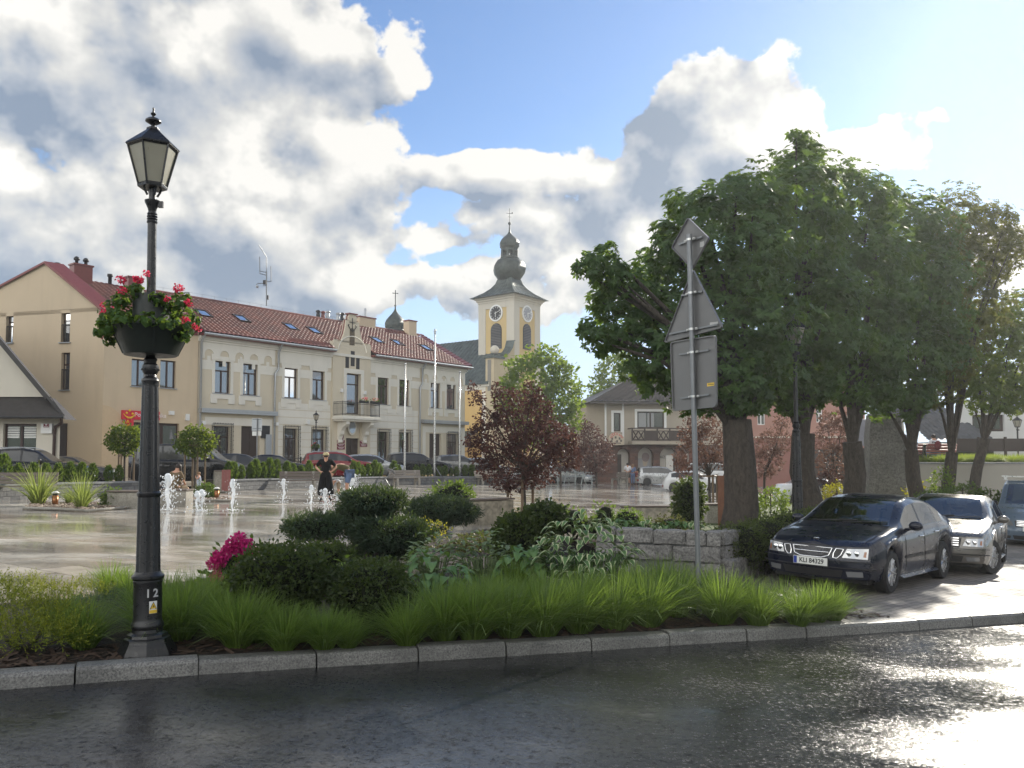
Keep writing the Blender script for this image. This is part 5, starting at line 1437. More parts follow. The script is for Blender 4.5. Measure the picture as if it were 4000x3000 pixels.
# the big chestnuts
def chestnut(px,Y,r0,lean,zt,blobs,label,dens=50,L=0.165,mat=None,nl=6,seed=1):
 random.seed(seed)
 b=P(px,1900,Y);base=Vector((b.x,Y,gz(b.x)-0.05))
 t=thing('chestnut_tree',label,'tree',base,group='park trees beside the square')
 bl=rel(pblobs(blobs,Y),base)
 top=P(lean,1800,Y)-base;top.z=zt
 m=MB();limbs(m,(0,0,0),top,bl,r0,r0*0.24,14)
 m.build('trunk',M_BARK,t)
 palmate_crown('crown',bl,dens,L,mat or M_CHEST,t,nl)
 return t
chestnut(2888,18.0,0.40,2880,2.9,[(2850,1000,260),(2720,1180,235),(2560,1110,140),(2405,1075,80,-1.2),(2310,1035,62,-1.5),(2430,1290,100),(2335,1330,60,-1),(2600,1370,170),(2850,1300,265),(2760,850,130),(2940,830,170),(2700,1500,105),(2480,1190,120),(2900,1490,120),(2800,1430,130),(2640,980,110),(2350,1180,60),(2660,800,45),(2600,900,50),(2880,720,60),(2265,1050,30,-1.5),(2370,980,45,-1.2),(2300,1280,40,-1),(2760,1530,80),(2960,1540,70),(2520,1460,60),(2870,1560,60)],'thick trunked chestnut whose crown spreads left behind the road signs',seed=2)
chestnut(3165,21.0,0.36,3140,2.8,[(3080,850,215),(3105,660,95),(3145,565,55),(3060,1100,260),(3150,1310,240),(3000,1420,160),(3180,740,120),(3130,1470,130),(3230,1180,140),(3190,590,35),(3060,720,50),(3110,520,26),(3010,760,45),(3080,1560,60),(3200,1500,70)],'tallest chestnut with a pointed top above the middle of the grove',seed=3)
chestnut(3345,23.5,0.34,3330,2.7,[(3300,860,185),(3360,1080,230),(3330,1310,220),(3400,785,105),(3420,1470,120),(3290,1500,90),(3440,1200,130),(3330,690,35),(3460,740,40),(3360,1540,60)],'chestnut with forked trunk standing just left of the monument stone',seed=4)
chestnut(3600,26.0,0.26,3560,2.6,[(3560,910,165),(3560,1150,215),(3520,1390,180),(3490,830,85),(3660,1330,130),(3560,1530,100),(3440,1560,70),(3640,1050,120)],'slender dark chestnut behind the monument stone',seed=5)
M_BRONZE=leaf_mat('bronze_leaf',(0.022,0.034,0.012),(0.065,0.080,0.022),0.42,(0.42,0.42,0.06))
chestnut(3690,28.0,0.24,3720,2.6,[(3745,870,130),(3850,890,105),(3900,1005,95),(3760,1060,150),(3800,1210,140),(3930,850,45),(3700,960,120),(3690,1180,130),(3960,940,60),(3700,1400,120),(3640,1520,90)],'bronze tinted tree with ragged crown at the right of the grove',62,0.14,M_BRONZE,5,seed=6)
chestnut(3770,31.0,0.22,3850,3.2,[(3850,1300,140),(3965,1250,85),(3920,1430,120),(3760,1430,115),(4060,1350,130),(4000,1190,70),(4020,1480,110),(3850,1540,80),(3960,1560,70),(4120,1230,90),(3790,1290,110)],'leaning bright green tree above the retaining wall on the right',52,0.15,leaf_mat('bright_chestnut_leaf',(0.03,0.06,0.012),(0.085,0.14,0.028),0.45,(0.42,0.52,0.05)),6,seed=7)
RAG=0.2
# smaller trees
def small_tree(name,px,Y,zb,h_trunk,r0,blobs,label,mat,L,dens,cat='tree',group=None,stakes=0,squash=1.0,extra=None,each=2,wr=0.34):
 b=P(px,1800,Y);base=Vector((b.x,Y,zb))
 t=thing(name,label,cat,base,group=group)
 bl=rel(pblobs(blobs,Y,0.3,squash),base)
 m=MB();limbs(m,(0,0,0),(0,0,h_trunk),bl,r0,r0*0.5,8);m.build('trunk',M_BARK,t)
 simple_crown('crown',bl,dens,L,mat,t,n_each=each,wr=wr)
 return t
def stake_set(px,Y,zb,h,r,label,n=3,bars=True):
 b=P(px,1800,Y);t=thing('tree_stakes',label,'tree support',(b.x,Y,zb),group='wooden supports round young trees')
 for k in range(n):
  a=2*pi*k/n+0.6;m=MB();m.tube([(r*cos(a),r*sin(a),0),(r*cos(a),r*sin(a),h)],0.04,8);m.build('post',M_STAKE,t)
 if bars:
  for k in range(n):
   a,c=2*pi*k/n+0.6,2*pi*(k+1)/n+0.6
   m=MB();m.tube([(r*cos(a),r*sin(a),h-0.06),(r*cos(c),r*sin(c),h-0.06)],0.035,6);m.build('crossbar',M_STAKE,t)
 return t
g=G(2045,2042);YT=g.y;GT=gz(g.x)
pl=[(2030,1650,100),(1955,1720,95),(2085,1760,105),(2150,1700,70),(1985,1570,50),(1905,1640,42),(2010,1830,95),(2200,1750,60),(1885,1765,50),(1848,1520,20),(1868,1560,26),(2080,1530,36),(1862,1690,30),(1840,1720,22),(1940,1520,24),(2110,1600,45),(1980,1870,50),(2100,1850,55),(2230,1790,35),(2240,1710,24),(1900,1840,30)]
small_tree('plum_tree',2045,YT,GT,1.5,0.075,pl,'purple leaved plum with open crown standing in front of the church',M_PLUM,0.085,115,group='purple plums round the square',each=3)
stake_set(2035,YT,GT,1.25,0.42,'dark wooden stakes under the purple plum before the church',3)
small_tree('plum_tree',2190,57,-0.1,2.0,0.08,[(2185,1740,45),(2215,1700,35),(2150,1770,40),(2200,1790,50)],'purple plum partly hidden right of the staked plum',M_PLUM,0.16,50,group='purple plums round the square')
small_tree('plum_tree',2330,58,-0.2,1.6,0.08,[(2330,1760,62),(2305,1700,38),(2335,1800,50),(2295,1660,18),(2275,1790,40)],'dark purple plum beside the corner cafe sign',M_PLUM,0.16,50,group='purple plums round the square')
small_tree('plum_tree',2770,30,gz(7.2),1.5,0.06,[(2760,1740,75),(2700,1780,60),(2830,1760,60),(2740,1640,50),(2690,1690,40),(2780,1680,45),(2860,1790,38),(2690,1600,25),(2670,1830,36)],'bronze red plum seen behind the road sign pole',M_PLUM2,0.10,90,group='purple plums round the square')
stake_set(2770,30,gz(7.2),1.5,0.4,'wooden stakes of the bronze plum behind the road sign pole',3)
small_tree('plum_tree',2985,36,gz(11),1.5,0.06,[(2990,1740,50),(3040,1720,55),(3010,1800,50),(3060,1640,30),(2970,1820,50)],'bronze plum glimpsed between the first two chestnut trunks',M_PLUM2,0.11,80,group='purple plums round the square')
small_tree('plum_tree',3262,34,gz(13),1.5,0.06,[(3260,1700,70),(3250,1800,65),(3290,1640,40),(3230,1640,30),(3290,1840,40)],'bright pinkish plum glimpsed between second and third chestnut trunks',M_PLUM2,0.11,80,group='purple plums round the square')
small_tree('linden_tree',2140,66,-0.3,4.0,0.2,[(2085,1490,115),(2130,1435,75),(2190,1560,85),(2030,1560,85),(2110,1640,105),(2225,1650,48),(2180,1470,60),(2170,1700,60)],'bright green round linden in front of the church tower',M_LINDEN,0.36,16,each=2)
small_tree('green_tree',2400,84,-0.3,4.0,0.2,[(2390,1450,60),(2340,1510,40),(2440,1430,60),(2350,1610,45),(2330,1560,30)],'green tree rising behind the corner cafe roof',M_LINDEN,0.38,12)
g1=34.5;g2=G(762,1925)
bt=small_tree('ball_maple',487,g1,0.62,1.95,0.05,[(487,1712,58),(455,1722,36),(520,1718,36),(487,1690,40),(490,1735,42)],'ball shaped maple left of the lamp post, in front of the post office',M_BALL,0.13,140,group='ball shaped maples',squash=0.8)
stake_set(487,g1,0.62,1.55,0.36,'wooden stake frame under the left ball maple',3)
small_tree('ball_maple',762,g2.y,gz(g2.x),2.0,0.05,[(762,1728,62),(725,1735,38),(800,1728,40),(765,1700,42),(780,1752,38)],'ball shaped maple right of the lamp post, before the black van',M_BALL,0.13,140,group='ball shaped maples',squash=0.8)
stake_set(762,g2.y,gz(g2.x),2.0,0.40,'wooden stake frame under the right ball maple',4)
RAG=0.12
# little conifers in the street planter
def wall_at(px,inn=0.45):
 best=None
 for a,b in zip(WALL,WALL[1:]):
  for k in range(40):
   t=k/40;x,y=a[0]+(b[0]-a[0])*t,a[1]+(b[1]-a[1])*t
   L=sqrt((b[0]-a[0])**2+(b[1]-a[1])**2);nx,ny=-(b[1]-a[1])/L,(b[0]-a[0])/L
   x+=nx*inn;y+=ny*inn
   e=abs(2000+FPX*x/y-px)
   if best is None or e<best[0]:best=(e,x,y)
 return best[1],best[2]
WH=0.50
def thuja_mesh(seed):
 global RNG
 RNG=np.random.default_rng(seed)
 n=520;z=RNG.random(n)**0.8;r=0.20*np.sin(pi*np.clip(z*0.86+0.12,0,1))**0.8*(0.55+0.45*RNG.random(n));a=RNG.random(n)*2*pi
 c=np.stack([r*np.cos(a),r*np.sin(a),z*0.92],1)
 u=unit(np.stack([np.cos(a)*0.35,np.sin(a)*0.35,np.ones(n)],1)+RNG.normal(size=(n,3))*0.22)
 V,F=leafquads(c,u,RNG.uniform(0.10,0.20,n),0.022)
 o=np_mesh('columnar_thuja',V,F,M_THUJA,smooth=False);return o
spots=[14,72,125,186,222,280,316,374,422,470,895,918,947,986,1006,1026,1058,1080,1121,1146,1182,1212,1240,1385,1400,1417,1440,1456,1470,1484,1536,1560,1626,1650,1676,1717,1742,1760,1780,1816,1841,1938,2060,2078,2110]
protos=[thuja_mesh(100+k)for k in range(4)]
where=lambda px:('before the left edge house' if px<240 else 'between the left bench and the lamp post' if px<500 else 'right of the red slatted bin' if px<970 else 'in the planter behind the sign post with the parking panel' if px<1050 else 'behind the middle bench' if px<1250 else 'in front of the red estate car' if px<1480 else 'behind the bench near the stroller' if px<1600 else 'between the first two flagpoles' if px<1700 else 'between the second and third flagpole' if px<1800 else 'right of the third flagpole' if px<1900 else 'behind the pale bench left of the staked plum' if px<2000 else 'right of the staked plum')
ords=['first','second','third','fourth','fifth','sixth','seventh','eighth','ninth','tenth']
seen={}
for i,px in enumerate(spots):
 w_=where(px);k=seen[w_]=seen.get(w_,-1)+1
 o=protos[i%4]if i<4 else dup(protos[i%4])
 x,y=wall_at(px,0.5);o.location=(x,y,gz(x)+WH-0.08);s_=random.uniform(0.62,0.98);o.scale=(s_*1.25,s_*1.25,s_*1.05);o.rotation_euler.z=random.uniform(0,6)
 tag(o,f'{ords[k]} small columnar conifer {w_}','conifer','small conifers in the street planter')
 # foreground bed
def base(px,py):p=G(px,py);return Vector((p.x,p.y,bz(p.x,p.y)))
def grass_mesh(seed,h=0.55,n=620,spread=0.42,mat=None,w=0.0045,name='grass_tuft'):
 r=np.random.default_rng(seed);K=5
 a=r.random(n)*2*pi;rr=0.09*np.sqrt(r.random(n));lean=np.abs(r.normal(0.0,0.78,n))+0.08;H=h*r.uniform(0.6,1.12,n)
 d=np.stack([np.cos(a),np.sin(a)],1);t=np.linspace(0,1,K)
 px_=rr[:,None]+(H*np.minimum(lean,1.5))[:,None]*(0.35*t+0.65*t**2)
 pz=H[:,None]*(t-0.36*np.minimum(lean,1.6)[:,None]*t**2.2)
 tw=a[:,None]+r.normal(0,0.5,n)[:,None]*0
 c=np.stack([d[:,0:1]*px_,d[:,1:2]*px_,pz],2)
 sv=np.stack([-np.sin(a+r.normal(0,0.8,n)),np.cos(a+r.normal(0,0.8,n)),np.zeros(n)],1)[:,None,:]*(w*(1-0.85*t**1.5))[None,:,None]
 V=np.stack([c-sv,c+sv],2).reshape(-1,3)
 F=[]
 for k in range(K-1):
  b=(np.arange(n)*K+k)*2;F.append(np.stack([b,b+1,b+3,b+2],1))
 return np_mesh(name,V,np.concatenate(F),mat or M_GRASS,smooth=False)
gp=[grass_mesh(200+k)for k in range(4)]
tufts=[(330,2525,200),(245,2470,170),(430,2330,150),(505,2340,140),(700,2490,240),(640,2420,200),(770,2440,225),(830,2400,190),(930,2520,240),(1110,2532,190),(1265,2530,180),(1590,2515,200),(1735,2492,250),(1850,2490,250),(1990,2478,240),(2125,2475,250),(2260,2462,240),(2400,2450,235),(2530,2438,235),(2640,2400,210),(2450,2360,180),(2300,2380,170),(2120,2390,180),(2820,2428,215),(2960,2440,180),(2900,2380,150),(3060,2400,150),(3185,2425,165),(3255,2418,150),(1900,2400,180)]
tl=['grass tuft just left of the lamp post base','grass tuft beside the golden juniper','small grass tuft behind the golden juniper','grass tuft right behind the lamp post','broad grass tuft right of the lamp post base','grass tuft behind the lamp post foot','tall grass tuft below the magenta rhododendron','grass tuft left of the first clipped bush','large front grass tuft near the kerb below the rhododendron','grass tuft in front of the left clipped bush','grass tuft between the two clipped bushes at the kerb','grass tuft at the right foot of the second clipped bush','tall grass tuft right of the second clipped bush','grass tuft below the silvery leaved stems','grass tuft below the plain hosta','big grass tuft in the middle of the kerb row','grass tuft below the variegated hosta','grass tuft right below the variegated hosta','grass tuft left of the road sign pole','grass tuft behind the road sign pole','grass tuft in front of the stone step','grass tuft tucked under the variegated hosta','grass tuft behind the middle of the kerb row','sunlit grass tuft just right of the road sign pole','sunlit grass tuft two along from the road sign pole','grass tuft before the low granite edging','sunlit grass tuft below the car number plate','last sunlit grass tuft at the paved bay','grass tuft at the right end of the bed','grass tuft between plain hosta and kerb row']
extra=[(560,2440,190),(600,2500,200),(1000,2500,200),(850,2475,200),(1180,2500,150),(1360,2525,150),(1660,2450,180),(1800,2435,170),(1930,2430,165),(2060,2430,165),(2190,2420,150),(2340,2410,150),(2480,2400,180),(2740,2380,190),(2590,2330,170),(3120,2440,150),(2010,2330,170)]
tufts+=extra;tl+=['grass tuft wedged behind the broad one right of the lamp post','grass tuft between lamp post and rhododendron at the kerb','grass tuft below the left clipped bush, second from the rhododendron','grass tuft under the magenta flowers at the back','low grass tuft below the gap between clipped bushes','low grass tuft at the front of the second clipped bush','back row grass tuft beside the second clipped bush','back row grass tuft below the left silvery stems','back row grass tuft below the right silvery stems','back row grass tuft left of the variegated hosta','back row grass tuft under the left half of the variegated hosta','back row grass tuft under the right half of the variegated hosta','back row grass tuft between variegated hosta and sign pole','back row grass tuft before the corner of the granite wall','grass tuft at the foot of the granite wall by the step','sunlit grass tuft between the last two at the paved bay','grass tuft squeezed between the two hostas']
for i,(px,py,hp_)in enumerate(tufts):
 o=gp[i%4]if i<4 else dup(gp[i%4])
 b=base(px,py);s_=hp_*b.y/FPX/0.54;o.location=b;o.scale=(s_*1.1,s_*1.1,s_);o.rotation_euler.z=random.uniform(0,6)
 tag(o,tl[i],'ornamental grass','ornamental grasses along the kerb')
def mound(name,label,cat,px,py,parts,mat,L,dens,group=None,each=2,wr=0.3,depth=0.25,up=0.0,stem=True,cull=0.75,flat=None):
 """parts: (px, py, rx px, ry px) of each clump; stands at ground pixel (px, py)"""
 b=base(px,py);t=thing(name,label,cat,b,group=group)
 bl=[]
 for q in parts:
  y=b.y+(q[4]if len(q)>4 else 0.0);c=P(q[0],q[1],y)-b
  bl.append((c.x,c.y,c.z,q[2]*y/FPX,q[2]*y/FPX*0.95,q[3]*y/FPX))
 if stem:
  m=MB()
  for q in bl[:4]:m.tube([(0,0,0),(q[0]*0.4,q[1]*0.4,q[2]*0.45),q[:3]],[0.035,0.025,0.012],6)
  m.build('stem',M_BARK,t)
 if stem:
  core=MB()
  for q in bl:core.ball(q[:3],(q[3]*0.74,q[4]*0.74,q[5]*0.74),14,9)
  core.build('blocking_core',M_CORE,t)  # added balls that block light through the clump
 simple_crown('foliage',bl,dens,L,mat,t,n_each=each,wr=wr,depth=depth,up=up,cull=cull)
 return t,bl
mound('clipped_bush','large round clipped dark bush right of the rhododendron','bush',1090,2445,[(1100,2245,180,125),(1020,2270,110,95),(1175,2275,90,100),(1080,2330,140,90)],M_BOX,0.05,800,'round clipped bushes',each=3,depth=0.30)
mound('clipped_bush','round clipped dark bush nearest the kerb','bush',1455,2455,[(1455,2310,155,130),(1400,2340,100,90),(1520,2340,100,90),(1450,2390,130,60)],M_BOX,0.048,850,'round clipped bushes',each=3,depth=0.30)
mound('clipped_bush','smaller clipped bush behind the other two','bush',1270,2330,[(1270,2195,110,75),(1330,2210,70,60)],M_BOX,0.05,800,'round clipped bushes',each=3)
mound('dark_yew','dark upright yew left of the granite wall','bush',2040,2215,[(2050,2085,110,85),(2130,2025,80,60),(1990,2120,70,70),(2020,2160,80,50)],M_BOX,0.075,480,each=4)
cb=base(1440,2215)
cj=thing('cloud_pruned_juniper','cloud pruned blue green juniper with flat foliage pads','shrub',cb)
pads=[(1225,2058,112,46,-0.3),(1455,1955,122,48,0.3),(1425,1998,105,40,0.5),(1520,2080,155,62,0.1),(1500,2135,120,48,0.4),(1340,2030,60,30,0.7)]
m=MB()
for k,q in enumerate(pads):
 y=cb.y+q[4];c=P(q[0],q[1],y)-cb;r_=y/FPX
 bl=[(c.x,c.y,c.z,q[2]*r_,q[2]*r_*0.9,q[3]*r_),(c.x-q[2]*r_*0.5,c.y,c.z-0.02,q[2]*r_*0.55,q[2]*r_*0.5,q[3]*r_*0.75),(c.x+q[2]*r_*0.5,c.y,c.z-0.03,q[2]*r_*0.55,q[2]*r_*0.5,q[3]*r_*0.75)]
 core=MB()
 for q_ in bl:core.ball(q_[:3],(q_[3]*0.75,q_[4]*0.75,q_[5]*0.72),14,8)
 core.build('blocking_core',M_CORE,cj)  # added filler that keeps light from passing through the pad
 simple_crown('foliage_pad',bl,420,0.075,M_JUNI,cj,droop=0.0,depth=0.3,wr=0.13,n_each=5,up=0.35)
 m.tube([(0.05*k-0.1,0,0),(c.x*0.45,c.y*0.5,c.z*0.5),(c.x*0.9,c.y,c.z-0.08)],[0.06,0.045,0.025],7)
m.build('trunk',M_BARK,cj)
mound('spreading_juniper','dark flat juniper in front of the stained concrete seat','shrub',1740,2075,[(1720,1985,118,45),(1650,1990,70,35),(1790,2005,80,38)],M_JUNI,0.08,380,each=6,wr=0.13,up=0.3)
mound('laurel_shrub','broad leaved green shrub behind the flat juniper','shrub',1780,2010,[(1770,1935,85,45),(1790,1910,45,30),(1720,1945,45,28)],M_SHRUB,0.13,90,each=2,wr=0.22,up=0.4)
mound('yellow_shrub','low yellow leaved shrub beside the cloud pruned juniper','shrub',1700,2110,[(1690,2065,60,25),(1640,2055,40,22)],M_YSHRUB,0.07,140,each=2)
mound('ground_cover','low reddish ground cover in the middle of the bed','ground cover',1900,2150,[(1900,2115,130,22),(2000,2100,70,20),(1800,2140,80,22),(1700,2165,90,25),(2120,2190,80,25)],M_COVER,0.07,260,each=2,stem=False)
rb,rbl=mound('rhododendron','rhododendron with magenta flower heads beside the clipped bush','shrub',905,2330,[(905,2230,75,70),(950,2180,55,45),(860,2270,50,45),(930,2270,60,50)],M_SHRUB,0.12,90,each=2,wr=0.22)
b=base(905,2330)
for k,(px,py,r_)in enumerate([(935,2105,24),(958,2130,25),(905,2130,24),(930,2140,25),(880,2160,24),(855,2178,22),(838,2200,24),(985,2150,20),(975,2170,18),(862,2195,20),(845,2250,20),(940,2215,18)]):
 c=P(px,py,b.y-0.30)-b;rr=r_*b.y/FPX
 simple_crown('flower',[(c.x,c.y,c.z,rr,rr,rr)],2600,0.036,M_MAG,rb,depth=0.5,wr=0.5,n_each=1)
def sprays(name,label,px,py,pads,mat,L,dens,group=None,rise=0.55):
 b=base(px,py);t=thing(name,label,'shrub',b,group=group);bl=[]
 for q in pads:
  y=b.y+q[4];c=P(q[0],q[1],y)-b;r_=y/FPX;bl.append((c.x,c.y,max(0.06,c.z),q[2]*r_,q[2]*r_*0.7,q[3]*r_))
 p,n=blob_points(bl,dens,0.5,0.5,lo=-0.5)
 k=14;ax=unit(n*0.6+RNG.normal(size=n.shape)*0.45+np.array([0.25,-0.25,rise]));Vs,Fs=[],[];off=0
 for j in range(k):
  f=j/(k-1);sd=unit(ax+RNG.normal(size=ax.shape)*0.55);V,F=leafquads(p+ax*(L*1.3*f),sd,L*(0.36-0.20*f),L*0.030);Vs.append(V);Fs.append(F+off);off+=len(V)
 np_mesh('foliage',np.concatenate(Vs),np.concatenate(Fs),mat,t,smooth=False)
 m=MB()
 for q in bl:m.tube([(0,0,0),(q[0]*0.5,q[1]*0.5,0.08),(q[0],q[1],q[2])],[0.03,0.022,0.01],6)
 m.build('stem',M_BARK,t);return t
sprays('golden_juniper','feathery golden juniper filling the left corner by the kerb',90,2530,[(60,2400,150,60,0),(190,2420,130,55,0.1),(150,2490,160,55,-0.2),(-60,2350,140,70,0.3),(20,2500,130,60,-0.3),(250,2490,70,35,-0.2)],M_GOLDJ,0.13,330)
sprays('golden_juniper','flat golden juniper behind the lamp post left side',230,2400,[(200,2330,120,32,0.2),(320,2318,110,30,0.3),(60,2300,110,30,0.8)],M_GOLDJ,0.12,330)
sprays('blue_juniper','low blue green creeping juniper left of the lamp post',440,2420,[(420,2350,100,28,0),(350,2380,90,28,-0.1),(480,2390,70,25,-0.1)],M_BLUEJ,0.10,400,rise=0.3)
def rosette(name,label,px,py,n,L,W,mat,spread,hgt,edge=None,group=None,seed=1,cat='plant',stems=0,lean=0.7):
 b=base(px,py);t=thing(name,label,cat,b,group=group);r=np.random.default_rng(seed)
 m=MB();e=MB();s_=MB()
 for k in range(n):
  a=r.uniform(0,2*pi);rad=spread*sqrt(r.random());z0=hgt*(0.25+0.75*r.random())*(1.0-0.45*(rad/spread)**2)
  o=Vector((rad*cos(a),rad*sin(a)*0.8,z0));aa=a+r.normal(0,0.7);d=Vector((cos(aa),sin(aa),0));sd=Vector((-sin(aa),cos(aa),0));ll=L*r.uniform(0.7,1.2);ww=W*r.uniform(0.8,1.2)
  rows=[]
  for t_,wf in((0,0.12),(0.25,0.8),(0.5,1.0),(0.75,0.7),(1.0,0.03)):
   c=o+d*ll*t_*0.85+Vector((0,0,ll*(0.55*t_-lean*1.25*t_*t_)))
   wave=0.10*ww*sin(9*t_+k)
   rows.append([c-sd*ww*wf+Vector((0,0,0.28*ww*wf+wave)),c-sd*ww*wf*0.68+Vector((0,0,0.17*ww*wf)),c,c+sd*ww*wf*0.68+Vector((0,0,0.17*ww*wf)),c+sd*ww*wf+Vector((0,0,0.28*ww*wf-wave))])
  vs=[p for row in rows for p in row];inner,outer=[],[]
  for i in range(4):
   for j in range(4):(outer if j in(0,3)else inner).append((5*i+j,5*i+j+1,5*i+j+6,5*i+j+5))
  m.add(vs,inner,True,0);m.add(vs,outer,True,1 if edge else 0)
 for k in range(n//3):
  a=r.uniform(0,2*pi);rad=spread*0.9*sqrt(r.random());s_.tube([(rad*0.5*cos(a),rad*0.5*sin(a),0),(rad*cos(a),rad*sin(a)*0.8,hgt*0.5)],0.008,4,caps=False)
 m.build('foliage',[mat,edge]if edge else mat,t);s_.build('stem',mat,t);return t
rosette('hosta','big variegated hosta with cream edged leaves before the granite wall',2285,2330,270,0.20,0.052,M_HOSTA,0.72,1.2,M_HOSTAW,'hostas',5)
rosette('hosta','plain green hosta left of the variegated one',2050,2320,80,0.24,0.075,M_HOSTA,0.36,0.75,None,'hostas',6)
rosette('hosta','green hosta right of the round clipped bush',1690,2380,130,0.22,0.06,M_HOSTA,0.46,0.75,None,'hostas',7)
rosette('stachys','upright silvery leaved plant right of the cloud pruned juniper',1690,2290,150,0.20,0.038,leaf_mat('silver_leaf',(0.12,0.17,0.08),(0.24,0.30,0.17),0.3),0.34,0.86,None,'silvery leaved stems',8,lean=0.35)
rosette('stachys','upright silvery leaved plant beside the plain hosta',1890,2290,170,0.20,0.038,MATS['silver_leaf'],0.40,0.86,None,'silvery leaved stems',9,lean=0.35)
rosette('seedling','pale seedling with upright leaves behind the second clipped bush',1490,2270,14,0.16,0.045,M_HOSTA,0.10,0.42,None,None,10,lean=0.2)
rosette('seedling','pale leaves poking between the two clipped bushes',1340,2370,10,0.17,0.05,leaf_mat('lime_leaf',(0.12,0.20,0.03),(0.2,0.3,0.05),0.4),0.08,0.66,None,None,11,lean=0.2)
for k,(px,lab,ed)in enumerate(((2375,'yellow edged hosta on the granite wall, left',1),(2455,'small green hosta on the granite wall',0),(2545,'yellow edged hosta on the granite wall, middle',1),(2640,'spreading green hosta on the granite wall',0),(2735,'cream edged hosta at the right corner of the granite wall',1))):
 o=rosette('hosta',lab,px,2235,26,0.18,0.05,M_HOSTA,0.22,0.16,M_HOSTAW if ed else None,'hostas',20+k);o.location.z+=0.72;o.location.y+=0.35
mound('leafy_shrub','leafy green shrub beside the dark yew','shrub',2240,2120,[(2240,2025,55,45),(2280,2055,45,35),(2200,2060,40,35)],M_SHRUB,0.10,110,'shrubs behind the granite wall',wr=0.25)
mound('leafy_shrub','leafy shrub left of the concrete seat','shrub',2370,2110,[(2365,2020,50,55),(2330,2055,40,35)],M_SHRUB,0.10,110,'shrubs behind the granite wall',wr=0.25)
mound('leafy_shrub','rounded fine leaved shrub in front of the concrete seat','shrub',2450,2120,[(2450,2035,65,50),(2500,2060,50,40)],leaf_mat('fresh_shrub',(0.04,0.09,0.02),(0.09,0.16,0.04),0.4),0.06,240,'shrubs behind the granite wall')
mound('leafy_shrub','brownish shrub between the concrete seats','shrub',2620,2120,[(2620,2055,60,40),(2570,2065,50,35)],M_COVER,0.07,200,'shrubs behind the granite wall')
mound('clipped_conifer','dark clipped conifer on the concrete seat by the sign pole','bush',2700,2090,[(2695,1920,55,48),(2690,1975,60,50),(2680,2040,55,50)],M_BOX,0.10,200,each=3)
row=[(2800,2130,75,60),(2890,2110,95,75),(2990,2095,100,80),(3080,2080,110,90),(3180,2060,110,80),(2960,2120,80,45),(2850,2125,70,50),(3300,2040,110,80),(3420,2030,100,70)]
rl=['cotoneaster bush right of the granite wall','cotoneaster bush at the foot of the thick chestnut','cotoneaster bush above the granite edging','tall cotoneaster bush behind the dark blue car bonnet','cotoneaster bush under the second chestnut','low cotoneaster bush right behind the granite edging','low cotoneaster bush beside the wall corner','cotoneaster bush behind the windscreen of the dark blue car','cotoneaster bush in front of the monument stone']
M_COTO=leaf_mat('cotoneaster_leaf',(0.018,0.03,0.010),(0.06,0.075,0.025),0.3)
for(px,py,rx,ry),lb in zip(row,rl):
 mound('cotoneaster',lb,'bush',px,py+ry+60,[(px,py,rx,ry),(px-rx*0.6,py+20,rx*0.6,ry*0.7),(px+rx*0.6,py+15,rx*0.6,ry*0.7),(px,py+ry*0.7,rx,ry*0.8)],M_COTO,0.05,330,'cotoneaster bushes under the chestnuts',each=3,depth=0.4)
for px,py,rx,ry,yy,mt,lb in((3010,1950,70,45,26,M_LINDEN,'sunlit green shrub between the first chestnut trunks'),(3270,1930,60,40,29,M_YSHRUB,'sunlit yellow shrub left of the third chestnut trunk'),(3385,1880,30,60,32,M_YSHRUB,'narrow sunlit shrub left of the monument stone'),(3575,1920,35,40,27,M_YSHRUB,'small sunlit shrub right of the monument stone'),(3680,1900,45,70,27,M_LINDEN,'sunlit climbing shrub against the pale retaining wall'),(3760,1930,80,35,25,M_SHRUB,'low shrub at the foot of the pale retaining wall'),(3640,1945,60,30,24,M_SHRUB,'low shrub above the roof of the dark blue car'),(3870,1940,60,25,25,M_SHRUB,'low shrub left of the blue van'),(3240,1870,40,30,31,M_PLUM,'dark purple low shrub between the trunks'),(2900,1930,40,60,24,M_SHRUB,'green shrub behind the log stand')):
 b=P(px,py,yy);zg_=gz(b.x)-0.02;t=thing('park_shrub',lb,'shrub',(b.x,yy,zg_),group='low shrubs in the little park')
 r_=yy/FPX;simple_crown('foliage',[(0,0,max(ry*r_*0.6,b.z-zg_),rx*r_,rx*r_*0.8,ry*r_),(0,0,max(0.1,(b.z-zg_)*0.5),rx*r_,rx*r_*0.8,max(0.1,(b.z-zg_)*0.6))],130,0.09,mt,t,n_each=2);m=MB();m.tube([(0,0,0),(0,0,b.z-zg_+0.2)],0.02,6);m.build('stem',M_BARK,t)
sg=[grass_mesh(300+k,0.8,150,0.4,M_DRYGR,0.013,'striped_grass')for k in range(2)]
for o,(px,py,hp_),lb in zip(sg+[dup(sg[0])],((150,1972,150),(320,1985,130),(270,1968,60)),('tall striped grass in front of the left bench','striped grass right of the copper bollard light','low striped grass beside the copper bollard light')):
 b=G(px,py);s_=hp_*b.y/FPX/0.72;o.location=(b.x,b.y,gz(b.x));o.scale=(s_,s_,s_);tag(o,lb,'ornamental grass','striped grasses on the pebble island')
def gbush(name,lb,px,py,rx,ry,mat,group,L=0.09):
 b=G(px,py);t=thing(name,lb,'bush',(b.x,b.y,gz(b.x)-0.03),group=group);r_=b.y/FPX
 simple_crown('foliage',[(0,0,ry*r_*0.95,rx*r_,rx*r_,ry*r_),(0,0,ry*r_*0.5,rx*r_*0.9,rx*r_*0.9,ry*r_*0.7)],200,L,mat,t,n_each=3,wr=0.25);m=MB();m.tube([(0,0,0),(0,0,ry*r_)],0.03,6);m.build('stem',M_BARK,t)
